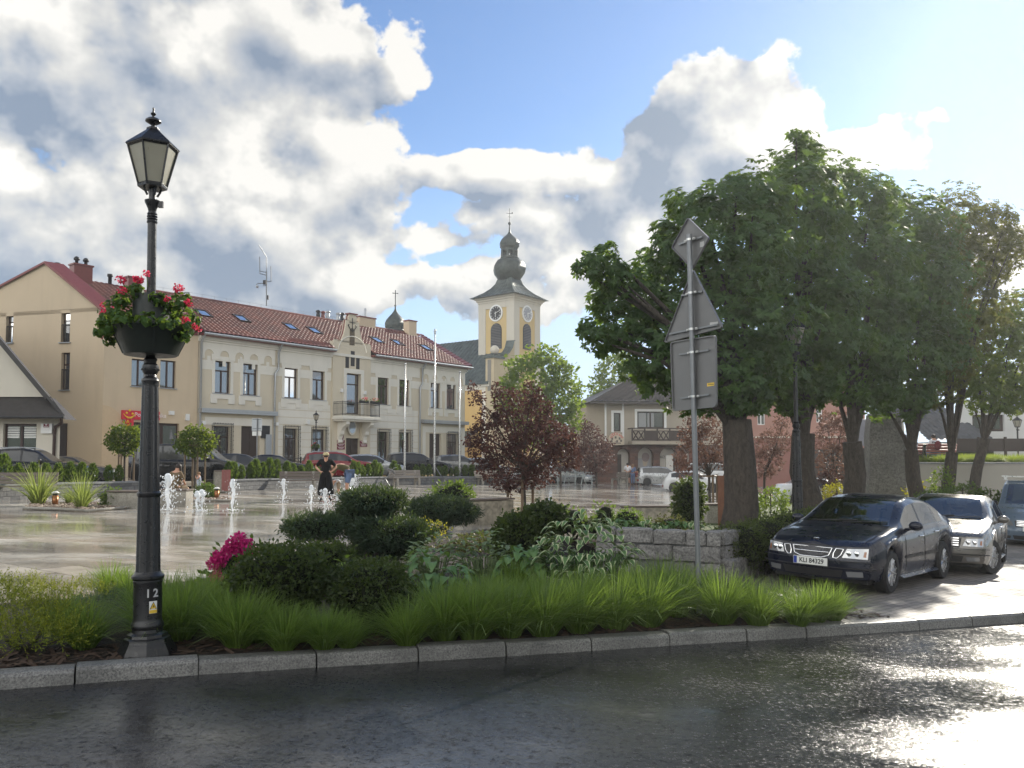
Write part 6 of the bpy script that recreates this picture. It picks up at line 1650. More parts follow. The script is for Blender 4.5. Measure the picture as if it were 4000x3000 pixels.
gbush('round_conifer','yellow green round bush left of the stone seat',440,1978,42,36,M_THUJA,'round bushes on the square')
gbush('round_conifer','dark green ball bush between the toddler and the water jets',806,1945,42,30,M_THUJA,'round bushes on the square')
# street furniture
def lamp_meshes(full=True):
 """cast iron lamp, local origin at its foot; returns a list of (name, MB, material, children)"""
 k=7.24/FPX;H=lambda py:(2563-py)*k;Rr=lambda w:w*k/2
 L=[]
 m=MB()
 m.lathe([(Rr(226),0),(Rr(222),H(2545)),(Rr(182),H(2512)),(Rr(178),H(2508)),(Rr(176),H(2498)),(Rr(156),H(2494)),(Rr(150),H(2484)),(Rr(128),H(2476))],8,rot=pi/8,smooth=False)
 L.append(('base',m,M_BLACK,[]))
 m=MB();m.lathe([(Rr(118),H(2477)),(Rr(114),H(2464)),(Rr(124),H(2456)),(Rr(124),H(2446)),(Rr(112),H(2436)),(Rr(108),H(2425)),(Rr(108),H(2290)),(Rr(112),H(2284)),(Rr(110),H(2278)),(Rr(123),H(2270)),(Rr(123),H(2262)),(Rr(104),H(2254)),(Rr(98),H(2246))],24)
 L.append(('pedestal',m,M_BLACK,[]))
 m=MB();m.lathe([(Rr(96),H(2247)),(Rr(93),H(2235)),(Rr(84),H(1960))],48,flute=0.09,nf=12)
 m.lathe([(Rr(84),H(1960)),(Rr(92),H(1952)),(Rr(92),H(1944)),(Rr(82),H(1938))],24)
 m.lathe([(Rr(80),H(1939)),(Rr(63),H(1525))],48,flute=0.09,nf=12)
 L.append(('lower_post',m,M_BLACK,[]))
 m=MB();m.lathe([(Rr(66),H(1526)),(Rr(66),H(1512)),(Rr(70),H(1508)),(Rr(66),H(1500)),(Rr(52),H(1494)),(Rr(46),H(1484)),(Rr(58),H(1474)),(Rr(66),H(1462)),(Rr(62),H(1446)),(Rr(44),H(1438)),(Rr(48),H(1428)),(Rr(54),H(1424)),(Rr(40),H(1416)),(Rr(36),H(1410))],20)
 for j in range(10):
  a=2*pi*j/10;m.ball((Rr(64)*cos(a),Rr(64)*sin(a),H(1463)),Rr(9),6,4)
 L.append(('collar',m,M_BLACK,[]))
 m=MB();m.lathe([(Rr(37),H(1412)),(Rr(35),H(880))],36,flute=0.08,nf=12);L.append(('upper_post',m,M_BLACK,[]))
 m=MB();m.lathe([(Rr(40),H(882)),(Rr(42),H(876)),(Rr(36),H(871)),(Rr(42),H(866)),(Rr(36),H(861)),(Rr(42),H(856)),(Rr(36),H(851)),(Rr(40),H(846)),(Rr(30),H(836)),(Rr(34),H(826)),(Rr(46),H(812)),(Rr(58),H(800)),(Rr(60),H(792)),(Rr(30),H(788)),(Rr(26),H(770)),(Rr(30),H(740))],18)
 m.box((Rr(70),0,H(808)),(Rr(40),Rr(22),Rr(50)))
 for j in range(4):
  a=pi/4+j*pi/2;m.tube([(Rr(70)*cos(a),Rr(70)*sin(a),H(735)),(Rr(64)*cos(a),Rr(64)*sin(a),H(752)),(Rr(40)*cos(a),Rr(40)*sin(a),H(772))],Rr(9),6)
 L.append(('capital',m,M_BLACK,[]))
 rb,rt,zb,zt=Rr(108)*1.0,Rr(190),H(733),H(582)
 m=MB();m.lathe([(rb*1.05,H(742)),(rb*1.08,H(733)),(rb*1.0,H(726))],6,rot=pi/6,smooth=False)
 for j in range(6):
  a=pi/6+j*pi/3;m.tube([(rb*cos(a),rb*sin(a),zb),(rt*cos(a),rt*sin(a),zt)],Rr(8),5)
 m.lathe([(rt*1.0,zt-Rr(6)),(rt*1.07,zt+Rr(6)),(rt*1.07,zt+Rr(14))],6,rot=pi/6,smooth=False)
 g=MB();g.lathe([(rb*0.96,zb+Rr(8)),(rt*0.96,zt)],6,rot=pi/6,smooth=False)
 L.append(('lantern_frame',m,M_BLACK,[('lantern_glass',g,M_LANTERN)]))
 m=MB();m.lathe([(rt*1.10,zt+Rr(12)),(rt*1.06,zt+Rr(24)),(Rr(60),H(512)),(Rr(52),H(508)),(Rr(50),H(500)),(Rr(24),H(496))],6,rot=pi/6,smooth=False)
 m.lathe([(Rr(20),H(497)),(Rr(16),H(488)),(Rr(30),H(484)),(Rr(62),H(474)),(Rr(62),H(469)),(Rr(46),H(462)),(Rr(14),H(457)),(Rr(10),H(450)),(Rr(22),H(443)),(Rr(20),H(439)),(Rr(10),H(436)),(Rr(7),H(425)),(Rr(9),H(421)),(Rr(6),H(417))],14)
 L.append(('lantern_roof',m,M_BLACK,[]))
 return L
lb=G(575,2542);lroot=thing('street_lamp','tall black cast iron street lamp numbered 12 beside the kerb','street lamp',(lb.x,lb.y,bz(lb.x,lb.y)-0.01),group='black cast iron lamps',ry=-0.010);LZ=(P(592,417,lb.y).z-bz(lb.x))/(2146*7.24/FPX);lroot.scale=(1,1,LZ)
LAMP={}
for nm,m,mt,ch in lamp_meshes():
 o=m.build(nm,mt,lroot,sharp=35);LAMP[nm]=o
 for n2,m2,mt2 in ch:m2.build(n2,mt2,o)
face=atan2(-lb.y,-lb.x)+0.12
kk=7.24/FPX
def on_ped(name,par,da,z,w,h,mat,off=0.003,pts=None):
 m=MB();r_=54*kk+off;n_=5
 for j in range(n_):
  a0,a1=face+da+(j/n_-0.5)*w/r_,face+da+((j+1)/n_-0.5)*w/r_
  m.add([(r_*cos(a0),r_*sin(a0),z-h/2),(r_*cos(a1),r_*sin(a1),z-h/2),(r_*cos(a1),r_*sin(a1),z+h/2),(r_*cos(a0),r_*sin(a0),z+h/2)],[(0,1,2,3)])
 return m.build(name,mat,par)
zn=(2563-2326)*kk
for ch,da in(('1',-0.10),('2',0.42)):
 a=face+da;r_=54*kk+0.004
 text_mesh('lamp_number',ch,0.098,M_GREYLET,LAMP['pedestal'],(r_*cos(a),r_*sin(a),zn),(pi/2,0,a+pi/2),0.002,bold=0.002)
st=on_ped('warning_sticker',LAMP['pedestal'],0.26,(2563-2378)*kk,0.07,0.105,M_WHITE)
on_ped('sticker_text_panel',st,0.26,(2563-2394)*kk,0.068,0.028,M_YSTICK,0.005)
a0=face+0.26
def stk(u,v,off):aa=a0+u/(54*kk);return((54*kk+off)*cos(aa),(54*kk+off)*sin(aa),(2563-2374)*kk+v)
m=MB();m.add([stk(-0.031,-0.024,.006),stk(0.031,-0.024,.006),stk(0.0,0.038,.006)],[(0,1,2)]);m.build('warning_border',M_INK,st)
m=MB();m.add([stk(-0.025,-0.020,.008),stk(0.025,-0.020,.008),stk(0.0,0.030,.008)],[(0,1,2)]);m.build('warning_triangle',M_YSTICK,st)
m=MB();m.add([stk(0.004,0.016,.010),stk(-0.008,-0.002,.010),stk(0.001,-0.002,.010),stk(-0.003,-0.017,.010),stk(0.009,0.004,.010),stk(0.001,0.004,.010)],[(0,1,2,5),(2,3,4,5)]);m.build('lightning_mark',M_INK,st)
M_TUB=plain('dark_planter_plastic',(0.018,0.024,0.020),0.45,0.0,0.6,9)
def flower_planter(loc,sc,label,seed,flowers=16):
 global RNG
 RNG=np.random.default_rng(seed);rr=random.Random(seed)
 t=thing('flower_planter',label,'flower planter',loc,group='tiered flower planters on lamps');t.scale=(sc,sc,sc)
 k=7.24/FPX;Z=lambda py:(1412-py)*k
 m=MB();m.lathe([(0.06,0.0),(100*k,0.0),(104*k,Z(1404)),(150*k,Z(1304)),(152*k,Z(1302)),(144*k,Z(1303)),(0.08,Z(1318))],28)
 for j in range(4):
  a=j*pi/2+0.5;m.tube([(101*k*cos(a),101*k*sin(a),Z(1408)),(151*k*cos(a),151*k*sin(a),Z(1302))],0.010,4)
 m.build('lower_bowl',M_TUB,t,sharp=40)
 m=MB();m.lathe([(0.06,Z(1300)),(70*k,Z(1300)),(74*k,Z(1168)),(66*k,Z(1166)),(0.05,Z(1180))],24);m.build('upper_bowl',M_TUB,t,sharp=40)
 def bl(px,py,r,dy):return((px-592)*k,dy,Z(py),r*k,r*k*0.9,r*k*0.75)
 B=[bl(470,1240,62,-0.1),bl(440,1275,60,0.0),bl(500,1190,45,-0.1),bl(430,1320,40,-0.12),bl(540,1290,42,-0.3),bl(520,1140,32,0),bl(560,1165,30,-0.15),bl(690,1210,50,-0.05),bl(720,1180,34,0),bl(700,1290,42,-0.2),bl(740,1310,36,-0.05),bl(650,1190,34,-0.15),bl(600,1250,45,0.28),bl(500,1240,60,0.25),bl(690,1240,60,0.22),bl(425,1345,34,0.0),bl(455,1310,40,-0.2),bl(735,1340,30,-0.1),bl(640,1285,36,-0.32)]
 p,n=blob_points(B,480,0.5,0.6);q=len(p);ax=unit(n*0.8+rdir(q)*0.6+np.array([0,0,0.5]));s_=unit(np.cross(ax,rdir(q)));t_=np.cross(ax,s_);rad=0.030*RNG.uniform(0.6,1.25,q);Vs=[]
 for j in range(6):
  a=j*pi/3;Vs.append(p+(s_*cos(a)+t_*sin(a))*(rad*RNG.uniform(0.8,1.15,q))[:,None]+ax*(0.012*(j%2)))
 V=np.stack(Vs,1).reshape(-1,3);np_mesh('foliage',V,np.arange(6*q).reshape(q,6),M_PELAR,t,smooth=False)
 m=MB()
 F=[(405,1205),(428,1200),(400,1235),(520,1165),(508,1120),(590,1085),(560,1110),(660,1185),(690,1195),(710,1140),(752,1200),(725,1268),(768,1290),(775,1300),(405,1330),(545,1105)][:flowers]
 for x,y in F:
  c=((x-592)*k,rr.uniform(-0.3,-0.05)if abs(x-592)<120 else rr.uniform(-0.12,0.1),Z(y));r_=rr.choice((0.024,0.033,0.040))
  b0=Vector((c[0]*0.75,c[1]*0.75,c[2]-0.12));m.tube([b0,Vector(c)],0.004,4,caps=False)
  simple_crown('flower',[(c[0],c[1],c[2],r_,r_,r_*0.8)],5200,0.020,M_REDP,t,depth=0.5,wr=0.55)
 m.build('flower_stem',M_PELAR,t)
 return t
M_PELAR=leaf_mat('pelargonium_leaf',(0.022,0.055,0.014),(0.065,0.13,0.03),0.35)
zl_=(2563-1412)*kk
zl_*=LZ
flower_planter((lb.x-0.010*zl_,lb.y,bz(lb.x)+zl_),1.0,'two tier planter of red pink pelargoniums round the numbered lamp post',41)
def lamp_at(px,Y,z,s,label):
 p=P(px,1800,Y);o=dup(lroot,loc=(p.x,Y,z),label=label,scale=(s,s,s));o.rotation_euler.y=0
 for ch in list(o.children):
  for c2 in list(ch.children):
   if 'number' in c2.name or 'sticker' in c2.name:
    for c3 in list(c2.children):bpy.data.objects.remove(c3)
    bpy.data.objects.remove(c2)
 return o
l2=lamp_at(1233,51.0,STREET,0.87,'small black lamp with flower basket in front of the town hall')
flower_planter((l2.location.x,l2.location.y,STREET+zl_*0.87*0.74),0.62,'small flower planter on the lamp before the town hall',43,9)
lamp_at(3112,18.5,gz(6.4),1.12,'dark lamp post between the first two chestnut trunks')
lamp_at(3978,45.0,-0.5,1.02,'lamp with lit looking lantern in front of the white house at the right edge')
# road sign seen from behind
sb=G(2732,2392);SE=Vector((0.535,-0.845,0));SN=Vector((0.845,0.535,0))
sp=thing('road_sign','grey backs of a diamond, a triangle and a rectangular sign on one leaning pole','road sign',(sb.x,sb.y,bz(sb.x)-0.02),ry=-0.0165)
Ms=Matrix.Rotation(-0.0165,4,'Y').inverted()
def spt(px,py,off=0.045):
 p=on_plane(px,py,Vector((sb.x,sb.y,0))+SN*off-Vector((0.0165*3,0,0)),SN)
 return Ms@(p-Vector((sb.x,sb.y,bz(sb.x)-0.02)))
Hs=(Ms@(P(2686,915,sb.y)-Vector((sb.x,sb.y,bz(sb.x)-0.02)))).z
m=MB();m.tube([(0,0,0),(0,0,Hs)],0.033,14);m.build('pole',M_STEEL,sp,sharp=40)
def panel(name,pts,rad=0.0):
 P3=[spt(*q)for q in pts];n=len(P3);out=[]
 for i in range(n):
  a,b,c=P3[i-1],P3[i],P3[(i+1)%n]
  if rad:
   for t in(0,0.25,0.5,0.75,1):
    u=b+(a-b).normalized()*rad;v=b+(c-b).normalized()*rad
    out.append((u*(1-t)**2+b*2*t*(1-t)+v*t*t))
  else:out.append(b)
 k=len(out);nn=SN*0.012;cen=sum(out,Vector())/k
 m=MB();vs=out+[p+nn for p in out]
 m.add(vs,[tuple(range(k)),tuple(reversed(range(k,2*k)))]+[((i+1)%k,i,k+i,k+(i+1)%k)for i in range(k)])
 rim=[p-SN*0.022 for p in out];inn=[cen+(p-cen)*0.965-SN*0.022 for p in out];inb=[cen+(p-cen)*0.965-SN*0.0005 for p in out]
 b=rim+inn+out+inb
 m.add(b,[(i,(i+1)%k,k+(i+1)%k,k+i)for i in range(k)]+[(2*k+i,2*k+(i+1)%k,(i+1)%k,i)for i in range(k)]+[(k+i,k+(i+1)%k,3*k+(i+1)%k,3*k+i)for i in range(k)])
 return m.build(name,M_SIGNBACK,sp)
pd1=panel('diamond_panel',[(2690,850),(2772,930),(2706,1052),(2626,968)],0.03)
pd2=panel('triangle_panel',[(2708,1050),(2826,1280),(2597,1340)],0.05)
pd3=panel('rectangular_panel',[(2622,1336),(2798,1308),(2801,1590),(2631,1606)],0.05)
def bracket(x0,y0,x1,y1,par):
 a,b=spt(x0,y0,0.028),spt(x1,y1,0.028);m=MB();d=(b-a).normalized();up=Vector((0,0,1));
 vs=[]
 for p in(a,b):
  for o in(0.0,-0.014):
   for h in(-0.011,0.011):vs.append(p+SN*o+up*h)
 m.add(vs,[(0,1,3,2),(4,6,7,5),(0,4,5,1),(2,3,7,6),(0,2,6,4),(1,5,7,3)]);o=m.build('mounting_rail',M_STEEL,par)
 c=(a+b)/2;m=MB();q=Vector((0,0,c.z))
 for t0 in range(6):
  a0,a1=R(200+t0*27),R(200+t0*27+27)
  base_a=atan2(-SN.y,-SN.x)
  f=lambda t,h:(0.038*cos(base_a+t-R(281)),0.038*sin(base_a+t-R(281)),c.z+h)
  m.add([f(a0,-0.014),f(a1,-0.014),f(a1,0.014),f(a0,0.014)],[(0,1,2,3)])
 for e in(-0.075,0.075):
  pp=q+SE*e+SN*0.010;m.box(pp,(0.035,0.02,0.026),rz=atan2(SE.y,SE.x));m.ball(pp-SN*0.014,0.009,6,4)
 m.build('clamp',M_BRIGHT,o)
bracket(2652,955,2745,925,pd1);bracket(2663,1155,2745,1138,pd2);bracket(2615,1305,2805,1268,pd2);bracket(2655,1385,2770,1368,pd3);bracket(2660,1556,2772,1541,pd3)
def sticker(name,x0,y0,x1,y1,mat,par):
 m=MB();m.add([spt(x0,y1+4,0.0435),spt(x1,y1,0.0435),spt(x1,y0,0.0435),spt(x0,y0+4,0.0435)],[(0,1,2,3)]);return m.build(name,mat,par)
sticker('paper_sticker',2734,942,2750,962,plain('grey_paper',(0.45,0.45,0.44),0.6),pd1);sticker('paper_sticker',2773,1256,2804,1268,plain('grey_paper',(0.45,0.45,0.44),0.6),pd2)
ys=sticker('yellow_sticker',2762,1493,2790,1506,M_YSTICK,pd3)
m=MB()
for k in range(6):x=2767+k*3.6;m.add([spt(x,1503,0.0425),spt(x+2.2,1503,0.0425),spt(x+2.2,1499,0.0425),spt(x,1499,0.0425)],[(0,1,2,3)])
m.build('sticker_print',M_INK,ys)
p=wall_at(1003,0.6);sp2=thing('parking_sign','silver back of a square sign with a small panel below in the planter','road sign',(p[0],p[1],gz(p[0])+WH-0.05))
kx=p[1]/FPX;zq=lambda py:P(1000,py,p[1]).z-gz(p[0])-WH+0.05
m=MB();m.tube([(0,0,0),(0,0,zq(1635))],0.03,8);m.build('pole',M_STEEL,sp2)
m=MB();m.b2((981-1003)*kx,(1020-1003)*kx,0.04,0.06,zq(1683),zq(1634));m.build('sign_panel',M_ZINC,sp2)
m=MB();m.b2((983-1003)*kx,(1018-1003)*kx,0.04,0.055,zq(1702),zq(1685));m.build('lower_panel',M_WHITE,sp2)
m=MB();m.b2((984-1003)*kx,(1018-1003)*kx,0.02,0.038,zq(1675),zq(1672));m.b2((984-1003)*kx,(1018-1003)*kx,0.02,0.038,zq(1639),zq(1636));m.build('mounting_rail',M_STEEL,sp2)
# flagpoles
for px,top,lbl in((1585,1424,'shorter flagpole left of the tallest one'),(1697,1304,'tallest of the three silver flagpoles'),(1798,1456,'rightmost flagpole by the end of the town hall')):
 x,y=wall_at(px,0.55);z0=gz(x)+WH-0.05;t=thing('flagpole',lbl,'flagpole',(x,y,z0),group='flagpoles in the street planter');h=P(px,top,y).z-z0
 m=MB();m.lathe([(0.075,0),(0.07,0.4),(0.065,h*0.5),(0.04,h)],12);m.build('pole',M_BRIGHT,t)
 m=MB();m.lathe([(0.05,h),(0.09,h+0.03),(0.05,h+0.08)]+([(0.10,h+0.16),(0.03,h+0.34)]if top<1350 else[(0.03,h+0.1)]),10);m.build('finial',M_ZINC,t)
 m=MB();m.box((0,0,0.03),(0.36,0.36,0.06));m.build('base_plate',M_STEEL,t)
 if top<1350:
  m=MB();
  for s_ in(-1,1):m.tube([(0,0,0.75),(s_*0.45,0,0.05)],0.03,6)
  m.build('brace',M_STEEL,t)
  # planter wall of split grey blocks
def wall_run(name,label,pts,hgt,th,cap=True,back=1.3):
 a0=Vector((pts[0][0],pts[0][1],0));t=thing(name,label,'wall',(a0.x,a0.y,gz(a0.x)))
 V=[Vector((x,y,0))for x,y in pts];m=MB();c=MB();s_=MB()
 inn=off_line(V,-th);outc=off_line(V,0.03);bk=off_line(V,-back)
 for i in range(len(V)-1):
  for(p,q)in((V[i],V[i+1]),):
   pi_,qi=inn[i],inn[i+1]
   w=lambda v,z:(v.x-a0.x,v.y-a0.y,z+gz(v.x)-gz(a0.x))
   m.add([w(p,-0.2),w(q,-0.2),w(q,hgt-0.06),w(p,hgt-0.06),w(pi_,-0.2),w(qi,-0.2),w(qi,hgt-0.06),w(pi_,hgt-0.06)],[(0,1,2,3),(5,4,7,6),(3,2,6,7)]+([(4,0,3,7)]if i==0 else[])+([(1,5,6,2)]if i==len(V)-2 else[]))
   po,qo=outc[i],outc[i+1]
   c.add([w(po,hgt-0.06),w(qo,hgt-0.06),w(qo,hgt),w(po,hgt),w(pi_,hgt-0.06),w(qi,hgt-0.06),w(qi,hgt),w(pi_,hgt)],[(0,1,2,3),(3,2,6,7),(5,4,7,6),(1,0,4,5)]+([(4,0,3,7)]if i==0 else[])+([(1,5,6,2)]if i==len(V)-2 else[]))
   s_.add([w(pi_,hgt-0.05),w(qi,hgt-0.05),w(bk[i+1],hgt-0.05),w(bk[i],hgt-0.05),w(bk[i],-0.3),w(bk[i+1],-0.3)],[(0,1,2,3),(3,2,5,4)])
   if i==0:s_.add([w(pi_,hgt-0.05),w(bk[i],hgt-0.05),w(bk[i],-0.3),w(pi_,-0.3)],[(0,1,2,3)])
   if i==len(V)-2:s_.add([w(qi,hgt-0.05),w(bk[i+1],hgt-0.05),w(bk[i+1],-0.3),w(qi,-0.3)],[(0,1,2,3)])
 o=m.build('block_face',M_BLOCK,t);c.build('coping',M_CAP,t);s_.build('planter_soil',M_MULCH,t);return t
def wall_pt(px,inn=0.0):return wall_at(px,inn)
e1=wall_pt(556);s2=wall_pt(893)
dense=lambda A:[A[0]]+A[1:]
w1=[p for p in WALL if p[1]<e1[1]]+[e1];w2=[s2]+[p for p in WALL if p[1]>s2[1]]
wall_run('planter_wall','grey block planter wall with small conifers at the left, ending behind the lamp post',w1,WH,0.25)
wall_run('planter_wall','long grey block planter wall with small conifers below the parked cars',w2,WH,0.25)
def strip(name,pts,mat,up):
 m=MB();m.add([(x,y,gz(x)+up)for x,y in pts],[tuple(range(len(pts)))]);return tag(m.build(name,mat),kind='structure')
a_,b_=wall_pt(560,-0.1),wall_pt(835,-0.1);a2,b2_=wall_pt(560,2.5),wall_pt(835,2.5)
strip('lawn_strip',[a_,b_,b2_,a2],M_GRASSG,0.02)
# benches
def bench_proto(slat,legm,label,loc,rz,W=1.8,group='benches round the square',name='bench'):
 t=thing(name,label,'bench',loc,rz,group)
 for k in range(3):
  m=MB();m.b2(-W/2,W/2,-0.36+k*0.15,-0.23+k*0.15,0.43,0.47);m.build('seat_slat',slat,t)
 for k in range(3):
  m=MB();m.M=Matrix.Translation((0,0.12+k*0.035,0.57+k*0.125))@Matrix.Rotation(-0.25,4,'X');m.box((0,0,0),(W,0.04,0.11));m.build('back_slat',slat,t)
 for s_ in(-1,1):
  m=MB();x=s_*W*0.34
  prof=[(-0.40,0),(-0.30,0),(-0.28,0.22),(-0.18,0.33),(0.0,0.33),(0.08,0.2),(0.10,0),(0.20,0),(0.17,0.35),(0.26,0.86),(0.18,0.88),(0.09,0.425),(-0.36,0.425),(-0.40,0.3)]
  half=0.06
  quads=[(0,1,2,13),(2,3,12,13),(3,4,11,12),(4,5,8,11),(5,6,7,8),(8,9,10,11)]
  vs=[(x-half,a,b)for a,b in prof]+[(x+half,a,b)for a,b in prof];n_=len(prof)
  m.add(vs,[q for q in quads]+[tuple(n_+i for i in reversed(q))for q in quads]+[((i+1)%n_,i,n_+i,n_+(i+1)%n_)for i in range(n_)]);m.build('leg',legm,t)
  m=MB()
  for k in range(3):m.ball((x,0.085+k*0.035,0.585+k*0.125),0.016,6,4)
  m.build('bolt',M_BRIGHT,t)
 return t
def bench_at(px,py,rz,label,slat=M_SLAT,legm=M_CONC,W=1.8,s=1.0):
 p=G(px,py);o=bench_proto(slat,legm,label,(p.x,p.y,gz(p.x)),rz,W);o.scale=(s,s,s);return o
bench_at(75,1955,R(12),'dark slatted bench at the left edge behind the striped grasses',W=2.1,s=1.0)
bench_at(1172,1913,R(22),'dark slatted bench left of the woman in black',W=1.9)
bench_at(1585,1897,R(35),'grey slatted bench right of the stroller',M_SLAT if False else m_wood('grey_slats',(0.16,0.14,0.12),(0.25,0.22,0.19)),W=2.0,s=1.05)
bench_at(1905,1891,R(40),'pale slatted bench left of the staked plum',M_GSLAT,W=2.0,s=1.05)
bench_at(2425,1893,R(-70),'bench seen end on before the corner cafe',M_SLAT,W=1.9,s=1.15)
M_REDW=plain('faded_red_paint',(0.36,0.13,0.12),0.5,var=0.2);M_PINKW=plain('faded_pink_paint',(0.50,0.22,0.22),0.5,var=0.2)
bench_at(2512,1893,R(30),'pink folding bench beside the silver people carrier',M_PINKW,M_PINKW,W=1.5,s=1.1)
bench_at(2622,1893,R(5),'red slatted bench with iron legs in front of the silver people carrier',M_REDW,M_IRON,W=1.7,s=1.15)
p=P(3655,1800,36);o=bench_proto(M_REDW,M_IRON,'red brown bench above the retaining wall with a seated person',(p.x,36,P(3655,1812,36).z),R(180),1.7);
# concrete seats with plank tops
def seat_block(label,px,py,L,W,H,rz,mat=M_CONC,plank=True,up=0.0):
 p=G(px,py);t=thing('concrete_seat',label,'stone bench',(p.x,p.y,gz(p.x)+up),rz,'concrete seats round the fountain')
 n_=max(1,int(L/0.45));m=MB()
 for k in range(n_):m.b2(-L/2+k*L/n_+0.003,-L/2+(k+1)*L/n_-0.003,-W/2,W/2,-0.1,H)
 m.build('concrete_block',mat,t)
 if plank:
  m=MB()
  for k in range(3):m.b2(-L/2-0.03,L/2+0.03,-W/2-0.03+k*(W+0.06)/3,-W/2-0.045+(k+1)*(W+0.06)/3,H+0.02,H+0.065)
  for x in(-L/3,L/3):m.b2(x-0.03,x+0.03,-W/2,W/2,H+0.001,H+0.02)
  m.build('plank_top',M_SLAT,t)
 return t
seat_block('short concrete seat with plank top left of the lamp post',508,1981,1.15,0.5,0.44,R(4))
seat_block('concrete seat with plank top where the woman sits behind the water jet',672,1972,1.15,0.5,0.44,R(-4))
seat_block('stained pale concrete seat with plank top right of the flat juniper',1890,2042,1.75,0.5,0.62,R(38),M_STAIN)
seat_block('beige concrete seat with plank top left of the sign pole',2540,2050,1.75,0.5,0.52,R(-4),M_STAIN)
seat_block('grey concrete seat right of the sign pole',2800,2040,0.9,0.5,0.55,R(12),M_CONC)
p=P(2850,1900,24);t=thing('log_stand','rusty metal stand full of firewood logs left of the thick chestnut','log holder',(p.x,24,gz(p.x)),R(10))
zt_=P(2850,1885,24).z-gz(p.x)
m=MB();M_RUST=plain('rusty_steel',(0.20,0.085,0.045),0.8,0.2,0.4)
m.b2(-0.24,-0.20,-0.3,0.3,0,zt_+0.2);m.b2(0.22,0.26,-0.3,0.3,0,zt_+0.2);m.b2(-0.20,0.22,-0.3,0.3,zt_-0.05,zt_);m.build('metal_frame',M_RUST,t)
m=MB();m.b2(-0.19,0.21,-0.28,0.28,0.0,zt_-0.06);m.build('cabinet',M_CONC,t)
for k,(x,z)in enumerate(((-0.1,0.07),(0.05,0.08),(0.15,0.06),(-0.03,0.2),(0.1,0.2))):
 lo=thing('log',['left lower log end in the rusty stand','middle lower log end in the rusty stand','right lower log end in the rusty stand','upper left log on the pile in the rusty stand','upper right log on the pile in the rusty stand'][k],'log',(p.x+x,24-0.05-0.02*k,gz(p.x)+zt_+z),R(10),'firewood logs in the rusty stand')
 m=MB();m.tube([(0,-0.35,0),(0,0.3,0)],0.065+0.006*(k%3),9);m.build('wood',M_STAKE,lo)
 # bin, bollard lights, stroller
x_,y_=wall_pt(868,-0.25);t=thing('litter_bin','square litter bin with red slats at the end of the planter wall','litter bin',(x_,y_,gz(x_)),R(25))
hb=P(868,1835,y_).z-gz(x_);m=MB();m.b2(-0.30,0.30,-0.28,0.28,0,hb-0.08);m.build('concrete_body',M_CONC,t)
m=MB()
for k in range(6):m.b2(-0.02+k*0.058,0.02+k*0.058+0.005,-0.315,-0.281,0.04,hb)
for k in range(9):m.b2(0.301,0.335,-0.28+k*0.063,-0.24+k*0.063,0.04,hb)
m.build('red_slats',M_REDW,t);m=MB();m.b2(-0.30,0.30,-0.28,0.28,hb-0.079,hb-0.03);m.build('lid',M_SLAT,t)
for px,py,lb_ in((215,1975,'copper bollard light on the left pebble island'),(846,1948,'copper bollard light by the ball bush')):
 p=G(px,py);t=thing('bollard_light',lb_,'bollard light',(p.x,p.y,gz(p.x)),group='copper bollard lights')
 m=MB();m.lathe([(0.085,0),(0.085,0.30)],14);m.build('body',plain('copper_body',(0.35,0.15,0.06),0.35,0.7),t);m=MB();m.lathe([(0.10,0.36),(0.115,0.375),(0.06,0.42),(0.0,0.43)],14);m.build('cap',M_WHITE,t)
 m=MB();m.lathe([(0.06,0.30),(0.06,0.36)],12);m.build('light_ring',M_INK,t)
def pebbles(label,poly,n,seed,s0=0.05):
 r=random.Random(seed);m=MB();xs=[p[0]for p in poly];ys=[p[1]for p in poly];k=0
 def inside(x,y):
  c=False
  for i in range(len(poly)):
   (x1,y1),(x2,y2)=poly[i-1],poly[i]
   if(y1>y)!=(y2>y)and x<(x2-x1)*(y-y1)/(y2-y1)+x1:c=not c
  return c
 while k<n:
  x,y=r.uniform(min(xs),max(xs)),r.uniform(min(ys),max(ys))
  if inside(x,y):s_=s0*r.uniform(0.5,1.6);m.ball((x,y,gz(x)+s_*0.3),(s_,s_*r.uniform(.6,1),s_*0.6),6,4);k+=1
 return tag(m.build('pebbles',M_SOFT),label,'pebbles',kind='stuff')
pebbles('brown and white pebbles on the left island under the striped grasses',[gpt(90,1985),gpt(360,1996),gpt(505,1985),gpt(440,1968),gpt(130,1965)],520,5)
pebbles('pebbles beside the ball bush near the fountain',[gpt(735,1955),gpt(900,1956),gpt(900,1945),gpt(745,1942)],260,6)
for nm,pts in(('island_edging',[(90,1987),(235,1991),(345,1998),(500,1984)]),('island_edging',[(735,1957),(905,1957)])):
 m=MB();q=[G(*p)for p in pts];m.tube([(p.x,p.y,gz(p.x)+0.02)for p in q],0.045,6);tag(m.build(nm,M_CONC),'low stone edging of the left pebble island' if len(pts)>2 else 'low stone edging beside the ball bush','edging')
